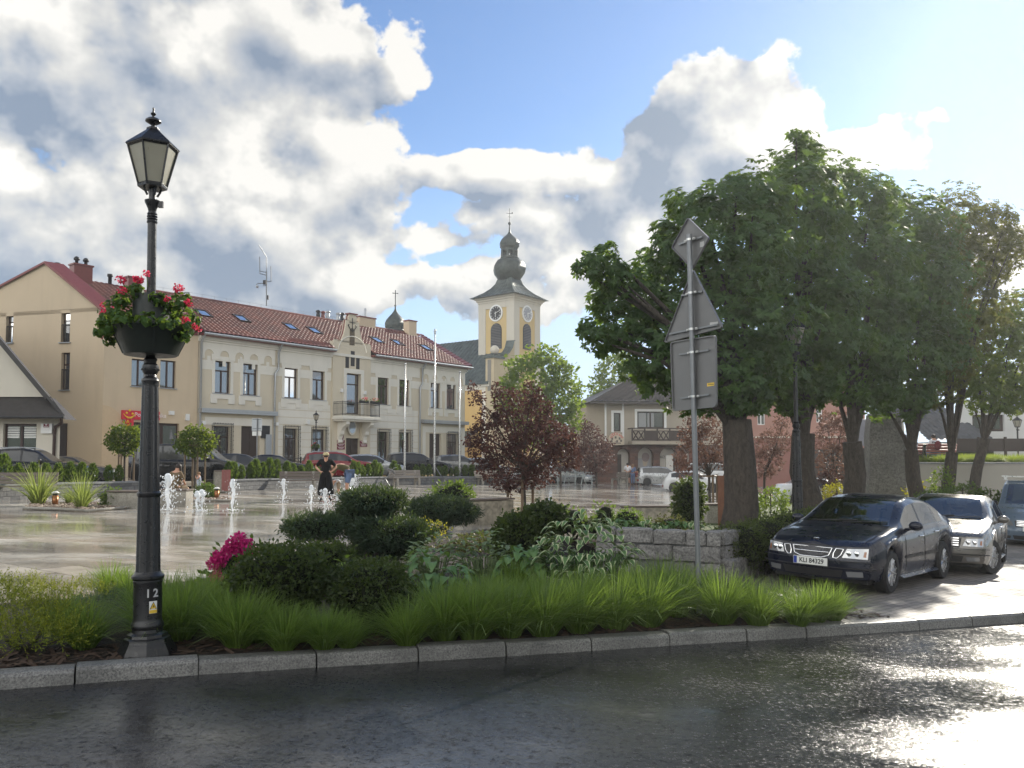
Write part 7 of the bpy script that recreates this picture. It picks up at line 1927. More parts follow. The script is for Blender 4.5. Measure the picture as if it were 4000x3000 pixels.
 # water jets
def jet(px,pb,pt_,label,wide=1.0,spray=0,seed=0):
 r=random.Random(seed);p=G(px,pb);t=thing('fountain_jet',label,'water jet',(p.x,p.y,gz(p.x)-0.03),group='water jets of the ground fountain')
 h=P(px,pt_,p.y).z-gz(p.x);m=MB();pts=[];rad=[];n=16
 for k in range(n+1):
  f=k/n;pts.append((r.uniform(-.012,.012)+0.02*sin(f*9+seed),r.uniform(-.012,.012),h*f));rad.append(wide*(0.026+0.030*f+r.uniform(-0.012,0.018)+(0.03 if f>0.75 else 0))*(0.55 if k==n else 1))
 m.tube(pts,rad,9);m.ball((pts[-1][0],0,h-0.01),wide*0.075,9,6);m.build('water_column',M_WATER,t)
 m=MB()
 for k in range(60+spray):
  f=r.random()**0.8;a=r.uniform(0,6.28);d=wide*(0.06+abs(r.gauss(0,0.07+(0.07 if spray else 0.02))));s_=r.uniform(0.006,0.018)
  m.ball((d*cos(a),d*sin(a),h*f*1.02),(s_,s_,s_*r.uniform(1,2.2)),5,3)
 for k in range(26):
  a=r.uniform(0,6.28);d=r.uniform(0.08,0.36);s_=r.uniform(0.008,0.02);m.ball((d*cos(a),d*sin(a),r.uniform(0.01,0.06)),(s_*1.5,s_*1.5,s_*0.7),5,3)
 tag(m.build('spray',M_WATER,t),kind='stuff')
for k,(px,pb,pt_,lb_,w_,sp_)in enumerate(((653,1990,1855,'wide splashing water jet right of the lamp post',1.25,240),(769,1996,1920,'left one of a close pair of short water jets',0.9,0),(789,1994,1914,'right one of a close pair of short water jets',0.9,0),(909,1993,1874,'tall water jet right of the ball bush',0.95,10),(1107,1956,1872,'water jet in front of the dark bench',0.9,30),(1215,1966,1896,'thin pale water jet left of the woman in black',0.9,0),(1268,1971,1910,'short water jet at the feet of the woman in black',1.0,60),(1318,1962,1930,'lowest water jet right of the woman in black',0.9,20),(1376,1915,1850,'ragged splash beside the bending man',1.9,260))):
 jet(px,pb,pt_,lb_,w_,sp_,k)
 # granite wall, step and edging in the bed
def rock_block(m,c,d,rz,r,bev=0.03):
 """split stone: box with broken faces"""
 n=4;vs=[];fs=[]
 def f(u,v,w):return Vector((u*d[0]/2,v*d[1]/2,w*d[2]/2))
 bm=bmesh.new();bmesh.ops.create_cube(bm,size=1.0);bmesh.ops.bevel(bm,geom=bm.edges[:],offset=0.09,segments=1,affect='EDGES');bmesh.ops.subdivide_edges(bm,edges=bm.edges[:],cuts=2,use_grid_fill=True)
 for v in bm.verts:v.co=Vector((v.co.x*d[0],v.co.y*d[1],v.co.z*d[2]))+Vector((r.uniform(-1,1),r.uniform(-1,1),r.uniform(-1,1)))*0.010
 M=Matrix.Translation(c)@Matrix.Rotation(rz,4,'Z');bm.verts.index_update()
 m.add([M@v.co for v in bm.verts],[tuple(v.index for v in f_.verts)for f_ in bm.faces]);bm.free()
r=random.Random(8)
wa,wb=G(2330,2240),G(2815,2268);
wt=thing('granite_wall','low wall of rough split granite blocks behind the road sign pole','wall',(wa.x,wa.y,bz(wa.x)))
dvec=Vector((wb.x-wa.x,wb.y-wa.y,0));Lw=dvec.length;ang=atan2(dvec.y,dvec.x);dn=dvec.normalized()
H3=[0.0,0.30,0.56,0.80]
m=MB()
for row_ in range(3):
 s_=0.0
 while s_<Lw-0.05:
  w_=min(r.uniform(0.28,0.62),Lw-s_);
  if Lw-s_-w_<0.15:w_=Lw-s_
  skip=row_==0 and 0.5<s_<1.0
  z0,z1=H3[row_],H3[row_+1];c=dn*(s_+w_/2);zg_=bz(wa.x+c.x)-bz(wa.x)
  if not skip:rock_block(m,Vector((c.x,c.y,zg_+(z0+z1)/2)),(w_-0.012,0.34,z1-z0-0.012),ang,r)
  s_+=w_
side=Vector((0.62,0.78,0))
for row_ in range(3):
 s_=0.17
 while s_<1.3:
  w_=r.uniform(0.3,0.5);z0,z1=H3[row_],H3[row_+1];c=dn*(Lw-0.16)+side*(s_+w_/2);rock_block(m,Vector((c.x,c.y,(z0+z1)/2+bz(wa.x+c.x)-bz(wa.x))),(w_-0.012,0.32,z1-z0-0.012),atan2(side.y,side.x),r);s_+=w_
m.build('stone_blocks',M_GRAN,wt)
m=MB();n3=Vector((-dn.y,dn.x,0))*0.05
m.M=Matrix.Translation(dn*(Lw/2)+n3+Vector((0,0,0.37+(bz(wb.x)-bz(wa.x))/2)))@Matrix.Rotation(ang,4,'Z');m.box((0,0,0),(Lw-0.1,0.26,0.66));m.build('mortar',M_CAP,wt)
e_=[G(2215,2235),G(2815,2268)];bk_=[G(2960,2140),G(2700,2080),G(2430,2085),G(2215,2100)]
m=MB();vv=[(e_[0].x+n3.x*4,e_[0].y+n3.y*4,bz(e_[0].x)+0.72),(e_[1].x+n3.x*4,e_[1].y+n3.y*4,bz(e_[1].x)+0.72)]+[(q.x,q.y,gz(q.x)+0.12)for q in bk_];m.add(vv,[tuple(range(len(vv)))]);tag(m.build('planting_bed_terrace',M_MULCH),kind='structure')
p=G(2520,2262);t=thing('stone_step','dark granite slab step let into the foot of the granite wall','step',(p.x,p.y,bz(p.x)),ang);m=MB();rock_block(m,Vector((0,0,0.09)),(0.75,0.5,0.18),0,r);m.build('slab',M_GRAN,t);m=MB();rock_block(m,Vector((-0.2,0.45,0.27)),(0.6,0.35,0.16),0,r);m.build('upper_slab',M_GRAN,t)
pa,pb_=G(2830,2270),G(3060,2205);et=thing('granite_edging','row of upright granite stones running from the wall behind the dark blue car','edging',(pa.x,pa.y,bz(pa.x)))
m=MB();dv=Vector((pb_.x-pa.x,pb_.y-pa.y,0));n_=15;a_=atan2(dv.y,dv.x)
for k in range(n_):
 c=dv*((k+0.5)/n_*1.6);rock_block(m,Vector((c.x,c.y,0.15+gz(pa.x+c.x)-gz(pa.x))),(dv.length*1.6/n_-0.015,0.22,0.40+r.uniform(-.03,.03)),a_,r)
m.build('stones',M_GRAN,et)
for k,(y0,y1)in enumerate(((2160,2128),(2175,2142))):
 q0,q1=P(2825,y0,pa.y+0.5),P(3040,y1,pa.y+2.2);t=thing('steel_pipe',['upper shiny pipe along the granite edging','lower shiny pipe along the granite edging'][k],'pipe',q0,group='shiny pipes along the granite edging');m=MB();d_=q1-q0;m.tube([(0,0,0),d_*0.5+Vector((0,0,0.02)),d_],0.017,8);m.build('tube',M_BRIGHT,t)
 # monument stone
p=P(3480,1900,29.0);Y=29.0;zg_=gz(p.x);mt=thing('monument_stone','tall rough grey memorial stone with a metal plaque among the chestnuts','monument',(p.x,Y,zg_))
def mp(px,py,d=0.0):q=P(px,py,Y+d);return(q.x-p.x,q.y-Y,q.z-zg_)
front=[(3392,1960),(3545,1960),(3540,1900),(3538,1760),(3525,1700),(3520,1625),(3500,1618),(3470,1612),(3440,1622),(3405,1614),(3396,1700),(3400,1800)]
m=MB();n_=len(front);cen=(3465,1800)
def fz(q):x=mp(*q);return(x[0],x[1],max(-0.1,x[2]))
vs=[fz(q)for q in front]+[mp(*cen,-0.15)]
bk=[fz((q[0]+(45 if q[0]>3460 else 10),q[1]+4))for q in front];bk=[(a+0.1,b+0.9,c)for a,b,c in bk]
m.add(vs,[(i,(i+1)%n_,n_)for i in range(n_)]);m.add(vs[:n_]+bk,[((i+1)%n_,i,n_+i,n_+(i+1)%n_)for i in range(n_)]);m.add(bk,[tuple(reversed(range(n_)))])
m.build('stone',m_granite('weathered_stone',(0.10,0.095,0.085),(0.22,0.21,0.19),14,0.85,1.0),mt)
m=MB();q0,q1=mp(3547,1792,0.3),mp(3562,1708,0.3);zz0,zz1=mp(3550,1792,0.2)[2],mp(3550,1708,0.2)[2];xx=mp(3548,1750)[0]
m.add([(xx,0.12,zz0),(xx+0.13,0.62,zz0),(xx+0.06,0.62,zz1),(xx-0.07,0.12,zz1),(xx+0.03,0.10,zz0),(xx+0.17,0.60,zz0),(xx+0.10,0.60,zz1),(xx-0.04,0.10,zz1)],[(0,1,2,3),(5,4,7,6),(0,4,5,1),(2,6,7,3),(1,5,6,2),(4,0,3,7)])
pq=m.build('plaque',plain('grey_metal_plaque',(0.22,0.27,0.28),0.4,0.4),mt)
m=MB()
for k in range(3):
 zc_=zz1-(zz1-zz0)*(0.2+0.3*k);f_=1-(0.2+0.3*k)
 for j in range(2):m.box((xx+0.10-0.07*f_+0.04*j,0.26+0.14*j,zc_),(0.03,0.07,0.14),rz=-0.25)
m.build('raised_letters',M_ZINC,pq)
# retaining wall with grass, right
Yr=33.0;r0=P(3655,1900,Yr);rw=thing('retaining_wall','plain pale retaining wall with a grassy top at the right edge','wall',(r0.x,Yr,gz(r0.x)-0.1))
X_=lambda px:P(px,1800,Yr).x-r0.x
zt_=P(3800,1812,Yr).z-gz(r0.x)+0.1
m=MB();m.b2(X_(3560),X_(4500),0,0.35,-0.6,zt_);m.build('wall_face',plain('pale_wall_plaster',(0.36,0.34,0.30),0.85,var=0.15,scale=0.8),rw)
m=MB();m.b2(X_(3560),X_(4500),-0.04,0.4,zt_+0.001,zt_+0.06);m.build('coping',M_CAP,rw)
m=MB();m.add([(r0.x+X_(3560),Yr+0.36,gz(r0.x)-0.1+zt_),(r0.x+X_(4500),Yr+0.36,gz(r0.x)-0.1+zt_),(r0.x+X_(4500)+6,Yr+11,gz(r0.x)+zt_+0.2),(r0.x+X_(3560)+3,Yr+11,gz(r0.x)+zt_+0.2)],[(0,1,2,3)]);tag(m.build('terrace_lawn',M_GRASSG),kind='structure')
tg=grass_mesh(400,0.42,260,0.5,leaf_mat('meadow_grass',(0.10,0.15,0.02),(0.22,0.28,0.05),0.5,(0.5,0.6,0.08)),0.010,'grass_patch')
V0=np.array([v.co[:]for v in tg.data.vertices]);F0=np.array([list(q.vertices)for q in tg.data.polygons]);bpy.data.objects.remove(tg)
rg=np.random.default_rng(4);Vs,Fs=[],[]
for k in range(60):
 o_=np.array([r0.x+rg.uniform(X_(3690),X_(4300)),Yr+0.5+rg.uniform(0,2.5),gz(r0.x)-0.12+zt_]);Vs.append(V0*rg.uniform(0.7,1.2)+o_);Fs.append(F0+len(V0)*k)
tag(np_mesh('meadow_grass',np.concatenate(Vs),np.concatenate(Fs),MATS['meadow_grass'],smooth=False),'sunlit long grass on top of the pale retaining wall','grass',kind='stuff')
# A-frame rail (bicycle stand), fence in front of the town hall
pA,pB=G(2108,1892),G(2312,1893);t=thing('bike_rack','white tubular rack of A shaped frames before the parked pale car','bike rack',(pA.x,pA.y,gz(pA.x)))
dv=Vector((pB.x-pA.x,pB.y-pA.y,0));hr=0.95
m=MB()
for k in range(7):
 c=dv*(k/6);h_=gz(pA.x+c.x)-gz(pA.x);
 for e in(-1,1):m.tube([c+Vector((0,0,h_+hr)),c+dv.normalized()*0.32*(k%2)*e+Vector((0,0.25*e,h_))],0.035,6)
m.build('frames',plain('grey_painted_tube',(0.34,0.38,0.37),0.5),t)
m=MB();hh=gz(pB.x)-gz(pA.x);m.tube([(0,0,hr),dv+Vector((0,0,hr+hh))],0.03,6);m.tube([(0,0,0.62),dv+Vector((0,0,0.62+hh))],0.05,6);m.build('rail',MATS['grey_painted_tube'],t)
fy=-2.6;t=thing('iron_fence','low black wrought iron fence in front of the town hall','fence',HF.world(0.5,fy,0),HA)
m=MB();Lf=HL_-0.5;zf0,zf1_=0.30,1.22
for z in(zf0,zf1_,zf1_-0.22,zf0+0.12):m.tube([(0,0,z),(Lf,0,z)],0.02,5)
m.build('rails',M_IRON,t)
m=MB();k=0.0
while k<Lf:m.tube([(k,0,zf0),(k,0,zf1_-(0.0 if int(k/0.14)%2 else 0.22))],0.011,4);k+=0.14
k=0.0
while k<Lf:
 for s_ in range(8):a0,a1=pi*s_/4,pi*(s_+1)/4;m.tube([(k+0.14+0.09*cos(a0),0,zf1_-0.11+0.09*sin(a0)),(k+0.14+0.09*cos(a1),0,zf1_-0.11+0.09*sin(a1))],0.009,4)
 k+=0.28
m.build('bars',M_IRON,t)
k=0
while k<=9:m=MB();m.box((Lf*k/9,0,0.66),(0.08,0.08,1.32));m.build('post',M_IRON,t);k+=1
for a,lb_,mt_ in((ba+(bb-ba)*0.55,'flower box of red flowers on the town hall balcony rail, left',M_REDP),(ba+(bb-ba)*0.84,'flower box of pink flowers on the town hall balcony rail, right',leaf_mat('pink_petal',(0.6,0.2,0.2),(0.8,0.35,0.33),0.3,(0.9,0.4,0.4)))):
 w_=HF.world(a,BY+0.02,zb_bal);t=thing('flower_box',lb_,'flower box',w_,HA,'flower boxes on the town hall balcony');m=MB();m.b2(-0.4,0.4,-0.1,0.1,0,0.2);m.build('box',M_INK,t)
 simple_crown('foliage',[(0,0,0.25,0.42,0.16,0.12)],160,0.09,M_SHRUB,t);simple_crown('flowers',[(0.1,0,0.36,0.3,0.14,0.10)],160,0.07,mt_,t,wr=0.5)
rc=random.Random(12);m=MB();M_CHIP=plain('bark_chips',(0.075,0.045,0.03),0.85,var=0.7,scale=40)
kq=[q for q in off_line(KERB,-0.05)if-9<q.x<6]
for a,b in zip(kq,kq[1:]):
 t=(b-a).normalized();nn=Vector((-t.y,t.x,0));L_=(b-a).length
 for k in range(int(L_*260)):
  c=a+t*rc.uniform(0,L_)+nn*(0.05+abs(rc.gauss(0,0.45)));c.z=bz(c.x)+rc.uniform(0.002,0.018);w_=rc.uniform(0.012,0.035);l_=w_*rc.uniform(1.2,3.5);an=rc.uniform(0,6.28);u=Vector((cos(an),sin(an),rc.uniform(-.3,.3)))*l_;v=Vector((-sin(an),cos(an),rc.uniform(-.3,.3)))*w_*0.5
  m.add([c-u-v,c+u-v,c+u+v,c-u+v],[(0,1,2,3)])
tag(m.build('bark_chips',M_CHIP),'loose brown bark chips along the kerb side of the bed','bark chips',kind='stuff')
# cars
M_TYRE=plain('tyre_rubber',(0.012,0.012,0.013),0.8);M_RIM=plain('alloy_rim',(0.42,0.43,0.45),0.28,0.85,0.08);M_CHROME=plain('chrome',(0.75,0.75,0.75),0.10,1.0,0.02)
M_PLASTIC=plain('black_trim',(0.014,0.014,0.016),0.45);M_CARGL=clear_glass('car_glass',tint=(0.30,0.36,0.35));M_DARKGL=glass_mat('dark_car_glass',(0.006,0.007,0.008),0.0,fr=0.42)
M_LAMP=glass_mat('headlamp_lens',(0.16,0.165,0.17),0.22,0.05);M_AMBER=plain('amber_lens',(0.30,0.10,0.03),0.2,coat=1.0);M_TAIL=plain('red_lens',(0.35,0.01,0.01),0.2,coat=1.0);M_SEAT=plain('car_seat',(0.10,0.10,0.105),0.8);M_PLATE=plain('plate_white',(0.72,0.72,0.68),0.4,0,0.04);M_BLUEP=plain('plate_blue',(0.02,0.05,0.30),0.4)
def paint(name,c,metal=0.0):return plain(name,c,0.30,metal,0.06,2,coat=0.6 if max(c)<0.05 else 0.8,spec=0.2)
def pl(x,pts):
 for(a,u),(b,v)in zip(pts,pts[1:]):
  if x<=b:
   t=(x-a)/(b-a)if b>a else 0;t=max(0,min(1,t));t=t*t*(3-2*t)*0.5+t*0.5;return u+(v-u)*t
 return pts[-1][1]
CARS={'saloon':dict(L=4.63,W=1.78,top=[(0,.72),(.12,.80),(.7,.90),(1.32,.985),(2.12,1.385),(2.55,1.44),(3.0,1.43),(3.35,1.36),(3.95,1.12),(4.45,1.08),(4.56,1.0),(4.63,.72)],belt=[(0,.66),(.5,.78),(1.4,.90),(3.6,.99),(4.63,.92)],ws=(1.36,2.10),rw=(3.40,3.95),sw=[(1.62,2.42),(2.50,3.24),(3.28,3.62)],ax=(.93,3.60),r=.325,tum=.36),'hatch':dict(L=4.35,W=1.78,top=[(0,.68),(.15,.80),(.8,.92),(1.15,.99),(2.0,1.42),(2.5,1.49),(3.3,1.46),(3.8,1.38),(4.2,1.0),(4.35,.6)],belt=[(0,.64),(.5,.78),(1.3,.92),(3.6,1.02),(4.35,.95)],ws=(1.2,1.98),rw=(3.86,4.16),sw=[(1.5,2.36),(2.44,3.2),(3.26,3.7)],ax=(.88,3.5),r=.32,tum=.34),'estate':dict(L=4.75,W=1.85,top=[(0,.72),(.15,.86),(.9,1.0),(1.45,1.08),(2.2,1.50),(2.7,1.57),(3.8,1.55),(4.35,1.48),(4.62,1.05),(4.75,.65)],belt=[(0,.68),(.5,.86),(1.5,1.0),(4.0,1.06),(4.75,1.0)],ws=(1.5,2.18),rw=(4.4,4.6),sw=[(1.78,2.6),(2.68,3.45),(3.52,4.28)],ax=(.92,3.72),r=.35,tum=.30),'suv':dict(L=4.7,W=1.9,top=[(0,.78),(.12,.96),(.9,1.08),(1.45,1.14),(2.15,1.60),(2.7,1.68),(3.7,1.64),(4.3,1.52),(4.6,1.1),(4.7,.7)],belt=[(0,.74),(.5,.94),(1.5,1.07),(4.0,1.14),(4.7,1.05)],ws=(1.5,2.13),rw=(4.36,4.58),sw=[(1.8,2.6),(2.68,3.42),(3.5,4.15)],ax=(.9,3.75),r=.37,tum=.28),'mpv':dict(L=4.4,W=1.8,top=[(0,.72),(.15,.88),(.7,1.02),(1.0,1.10),(1.95,1.57),(2.5,1.65),(3.7,1.63),(4.15,1.55),(4.32,1.1),(4.4,.65)],belt=[(0,.7),(.5,.88),(1.1,1.0),(4.0,1.06),(4.4,1.02)],ws=(1.06,1.93),rw=(4.18,4.3),sw=[(1.45,2.3),(2.38,3.2),(3.28,4.0)],ax=(.9,3.58),r=.32,tum=.24),'van':dict(L=5.1,W=1.93,top=[(0,.80),(.15,.98),(.7,1.12),(1.0,1.2),(1.75,1.80),(2.2,1.90),(4.6,1.89),(5.0,1.80),(5.08,1.1),(5.1,.6)],belt=[(0,.76),(.5,.98),(1.1,1.12),(4.8,1.16),(5.1,1.12)],ws=(1.05,1.73),rw=(5.01,5.07),sw=[(1.42,2.15),(2.25,3.5),(3.58,4.8)],ax=(.95,4.1),r=.34,tum=.16),}
def wheel(par,x,y,r,W,spokes,steer=0.0,side=1):
 e=bpy.data.objects.new('wheel',None)
 m=MB(Matrix.Rotation(pi/2,4,'X'))
 m.lathe([(r*0.66,-W/2),(r*0.93,-W/2),(r,-W*0.36),(r,W*0.36),(r*0.93,W/2),(r*0.66,W/2),(r*0.62,0)],30)
 o=m.build('wheel',M_TYRE,par,(x,y,r),steer,sharp=35);bpy.data.objects.remove(e)
 f=-W*0.46*1
 for sd in((1,)if side>0 else(-1,)):
  m=MB(Matrix.Rotation(pi/2*1,4,'X'));d=W*0.40*sd*1.0
  zz_=-d
  m.lathe([(r*0.64,zz_*0.95),(r*0.69,zz_*1.12),(r*0.66,zz_*0.3),(r*0.60,zz_*0.2)],30)
  for k in range(spokes):
   for q in((-0.13,0.13)if spokes<7 else(0,)):
    a=2*pi*k/spokes
    m.tube([(r*0.10*cos(a),r*0.10*sin(a),zz_*0.8),(r*0.65*cos(a+q*1.6),r*0.65*sin(a+q*1.6),zz_*1.0)],[r*0.075,r*0.05],6)
  m.ball((0,0,zz_*0.75),(r*0.16,r*0.16,0.03),10,5)
  m.build('rim',M_RIM,o,sharp=40)
  m=MB(Matrix.Rotation(pi/2,4,'X'));m.lathe([(r*0.60,zz_*0.3),(r*0.60,zz_*0.31)],20);m.build('brake_disc',M_PLASTIC,o)
 return o
def car(kind,label,loc,az,col,glass=None,plate=None,tilt=False,detail=1,scale=1.0,rails=False,steer=0.0,grille='bars',lamps='wide',tail=False,spokes=5):
 """az: compass direction (from +Y clockwise) in which the REAR of the car lies; loc: ground point under the nose"""
 K=CARS[kind];L,W=K['L'],K['W'];hw=W/2;glass=glass or M_DARKGL;r=K['r']
 t=thing('parked_car',label,'car',loc,pi/2-az,'cars parked round the square',tilt=tilt)
 if scale!=1:t.scale=(scale,)*3
 ztop=lambda x:pl(x,K['top']);zbelt=lambda x:min(pl(x,K['belt']),ztop(x)-0.025)
 ra=r+0.055
 def zlow(x):
  z=0.20 if 0.3<x<L-0.3 else 0.24
  for a in K['ax']:
   if abs(x-a)<ra:z=max(z,r+sqrt(ra*ra-(x-a)**2)-0.0)
  return z
 def halfw(x):return hw*(1-0.10*max(0,1-x/0.9)**2-0.09*max(0,1-(L-x)/0.8)**2)
 def warp(p):
  x,y,z=p;k=(abs(y)/hw)**2.4
  f=max(0,1-x/1.2);b=max(0,1-(L-x)/1.0)
  x+=(0.30*k+0.10*max(0,min(1,(z-0.52)/0.35))+0.06*max(0,(0.36-z)/0.2))*f**1.5
  x-=(0.24*k+0.06*max(0,min(1,(z-0.6)/0.4)))*b**1.5
  return(x,y,z)
 def section(x):
  w,zb,zt,zl=halfw(x),zbelt(x),ztop(x),zlow(x);h=max(0.0,zt-zb)
  yt=w*0.93-h*K['tum']*(1.0 if h>0.12 else 0.4);e=min(1,h/0.35)
  ze=zt-0.05*e-0.02
  p=lambda t_:(w*0.935+(yt-w*0.935)*t_**1.15,zb+(ze-zb)*t_)
  cr=0.045*e
  return[(w*0.93,zl),(w*0.975,zl+0.22*(zb-zl)),(w,zl+0.5*(zb-zl)),(w*0.992,zl+0.80*(zb-zl)),(w*0.968,zb-0.03),p(0.0),p(0.07),p(0.93),(yt-0.03*e-0.01,zt-0.022-cr*0.3),(yt*0.82,zt-0.010-cr*0.1),(yt*0.45,zt-0.003),(0,zt)]
 xs=set(np.linspace(0,L,47).round(4))
 for a in K['ax']:xs|={round(a+ra*c,4)for c in(-1,-.985,-.93,-.82,-.65,-.45,-.22,0,.22,.45,.65,.82,.93,.985,1)}
 for a,b in K['sw']+[K['ws'],K['rw']]:xs|={round(a,4),round(b,4)}
 xs=sorted(v for v in xs if 0<=v<=L)
 xs=[v for i,v in enumerate(xs)if i==0 or v-xs[i-1]>0.004]
 S=[section(x)for x in xs];n=len(S[0])
 body=MB();wsm,rwm=MB(),MB();side=[[MB()for _ in K['sw']]for _ in(0,1)]
 trim=MB()
 for i in range(len(xs)-1):
  xm=(xs[i]+xs[i+1])/2
  for sg in(1,-1):
   for j in range(n-1):
    q=[warp((xs[i],sg*S[i][j][0],S[i][j][1])),warp((xs[i+1],sg*S[i+1][j][0],S[i+1][j][1])),warp((xs[i+1],sg*S[i+1][j+1][0],S[i+1][j+1][1])),warp((xs[i],sg*S[i][j+1][0],S[i][j+1][1]))]
    tgt=body
    if j>=9 and K['ws'][0]<xm<K['ws'][1]:tgt=wsm
    elif j>=9 and K['rw'][0]<xm<K['rw'][1]:tgt=rwm
    elif j==6:
     for k,(a,b)in enumerate(K['sw']):
      if a<xm<b:tgt=side[0 if sg>0 else 1][k]
     if tgt is body and K['sw'][0][0]<xm<K['sw'][-1][1]:tgt=trim
    tgt.add(q,[(0,1,2,3)],True)
 for i in(0,len(xs)-1):
  cols=[1,.9,.78,.6,.4,.2,0,-.2,-.4,-.6,-.78,-.9,-1]
  rows=[warp_row for warp_row in S[i]]
  zs_=[S[i][0][1]]+[S[i][0][1]+(S[i][-1][1]-S[i][0][1])*f for f in(.15,.35,.5,.65,.8,.92)]+[S[i][-1][1]]
  wz=lambda z:np.interp(z,[q[1]for q in S[i]][:6],[q[0]for q in S[i]][:6])
  vs=[warp((xs[i],c*wz(z),z))for z in zs_ for c in cols];nc=len(cols)
  body.add(vs,[(a*nc+b,a*nc+b+1,(a+1)*nc+b+1,(a+1)*nc+b)for a in range(len(zs_)-1)for b in range(nc-1)],True)
 bo=body.build('body',col,t,weld=True,sharp=50)
 wsm.build('windscreen',glass,t,weld=True);rwm.build('rear_window',glass,t,weld=True)
 for sd in side:
  for mm in sd:mm.build('side_window',glass,t,weld=True)
 trim.build('window_pillars',M_PLASTIC,t)
 under=MB();under.b2(0.35,L-0.35,-hw*0.80,hw*0.80,0.16,0.34)
 for a in K['ax']:under.b2(a-ra*0.9,a+ra*0.9,-hw*0.68,hw*0.68,0.3,min(zbelt(a)-0.1,r+ra*0.98))
 under.build('underbody',M_PLASTIC,t)
 cab=MB();cab.b2(K['ws'][0]+0.45,L-0.9,-hw*0.8,hw*0.8,0.35,0.55)
 for sx_ in(K['ws'][0]+0.95,K['ws'][0]+1.85):
  for sy in(-0.38,0.38):cab.box((sx_,sy,0.66),(0.5,0.5,0.2));cab.box((sx_+0.28,sy,0.90),(0.14,0.48,0.52),top=0.8);cab.box((sx_+0.30,sy,1.20),(0.10,0.26,0.15))
 cab.b2(K['ws'][0]+0.12,K['ws'][0]+0.5,-hw*0.8,hw*0.8,0.72,zbelt(K['ws'][0])+0.0)
 cab.build('interior',M_SEAT,t)
 for a,k in((K['ax'][0],0),(K['ax'][1],1)):
  for sg in(1,-1):wheel(t,a,sg*(hw-0.115),r,0.215,spokes,steer if k==0 else 0.0,sg)
 nz=lambda y,z,o=0.006:(lambda q:(q[0]-o,q[1],q[2]))(warp((0,y,z)))
 def patch(name,poly,mat,o=0.006,par=t,n_=6):
  (a0,z0),(a1,z1),(b1,w1),(b0,w0)=poly;m=MB();vs=[]
  for v in range(4):
   for u in range(n_+1):
    uu,vv=u/n_,v/3;y=(a0*(1-uu)+a1*uu)*(1-vv)+(b0*(1-uu)+b1*uu)*vv;z=(z0*(1-uu)+z1*uu)*(1-vv)+(w0*(1-uu)+w1*uu)*vv;vs.append(nz(y,z,o))
  m.add(vs,[(v*(n_+1)+u,v*(n_+1)+u+1,(v+1)*(n_+1)+u+1,(v+1)*(n_+1)+u)for v in range(3)for u in range(n_)],True);return m.build(name,mat,par)
 zt0=ztop(0);zh=zt0-0.02
 for sg in(1,-1):
  wE=hw*0.86
  hl=patch('headlight',[(sg*hw*0.50,zh-0.145),(sg*wE,zh-0.155),(sg*wE,zh+0.0),(sg*hw*0.56,zh-0.015)],M_LAMP,0.010)
  if detail>1:
   for y in(0.70,0.59):
    c=nz(sg*hw*y,zh-0.08,0.018);m=MB(Matrix.Translation(c)@Matrix.Rotation(pi/2,4,'Y'));m.lathe([(0.040,-0.004),(0.044,0.0),(0.036,0.004),(0.02,0.002)],16);m.build('reflector',M_CHROME,hl)
   patch('indicator',[(sg*hw*0.80,zh-0.12),(sg*wE*0.975,zh-0.125),(sg*wE*0.975,zh-0.045),(sg*hw*0.81,zh-0.045)],M_AMBER,0.016,hl)
  fl=patch('fog_light',[(sg*hw*0.58,0.275),(sg*hw*0.80,0.28),(sg*hw*0.80,0.36),(sg*hw*0.56,0.355)],M_LAMP if detail>1 else M_PLASTIC,0.008)
 if grille=='three':
  def rimmed(pts):
   m=MB();c=[nz(y,z,0.010)for y,z in pts];m.add(c,[tuple(range(len(c)))]);g_=m.build('grille',M_PLASTIC,t)
   m=MB()
   for a,b in zip(c,c[1:]+c[:1]):m.tube([a,b],0.011,6)
   m.build('chrome_rim',M_CHROME,g_);return g_
  gm=rimmed([(-0.30,zh-0.02),(0.30,zh-0.02),(0.26,zh-0.13),(0.16,zh-0.165),(-0.16,zh-0.165),(-0.26,zh-0.13)])
  m=MB();m.tube([nz(-0.26,zh-0.085,.016),nz(0,zh-0.085,.016),nz(0.26,zh-0.085,.016)],0.010,6);m.build('chrome_bar',M_CHROME,gm)
  for sg in(1,-1):rimmed([(sg*0.355,zh-0.02),(sg*0.455,zh-0.025),(sg*0.425,zh-0.11),(sg*0.375,zh-0.16),(sg*0.325,zh-0.155),(sg*0.325,zh-0.09)])
  m=MB();c=warp((0.13,0,ztop(0.13)));m.ball((c[0],c[1],c[2]+0.004),(0.045,0.045,0.010),14,6);m.build('bonnet_badge',M_CHROME,t)
 elif grille=='twin':
  for sg in(1,-1):
   g_=patch('grille',[(sg*0.03,zh-0.22),(sg*0.30,zh-0.22),(sg*0.30,zh+0.0),(sg*0.03,zh+0.0)],M_CHROME,0.010);patch('grille_opening',[(sg*0.06,zh-0.19),(sg*0.27,zh-0.19),(sg*0.27,zh-0.03),(sg*0.06,zh-0.03)],M_PLASTIC,0.016,g_)
 else:
  g_=patch('grille',[(-hw*0.45,zh-0.18),(hw*0.45,zh-0.18),(hw*0.48,zh-0.01),(-hw*0.48,zh-0.01)],M_PLASTIC,0.008)
  for k in range(2 if grille=='bars' else 4):patch('grille_bar',[(-hw*0.43,zh-0.145+k*(0.09 if grille=='bars' else 0.042)),(hw*0.43,zh-0.145+k*(0.09 if grille=='bars' else 0.042)),(hw*0.43,zh-0.125+k*(0.09 if grille=='bars' else 0.042)),(-hw*0.43,zh-0.125+k*(0.09 if grille=='bars' else 0.042))],M_CHROME,0.016,g_)
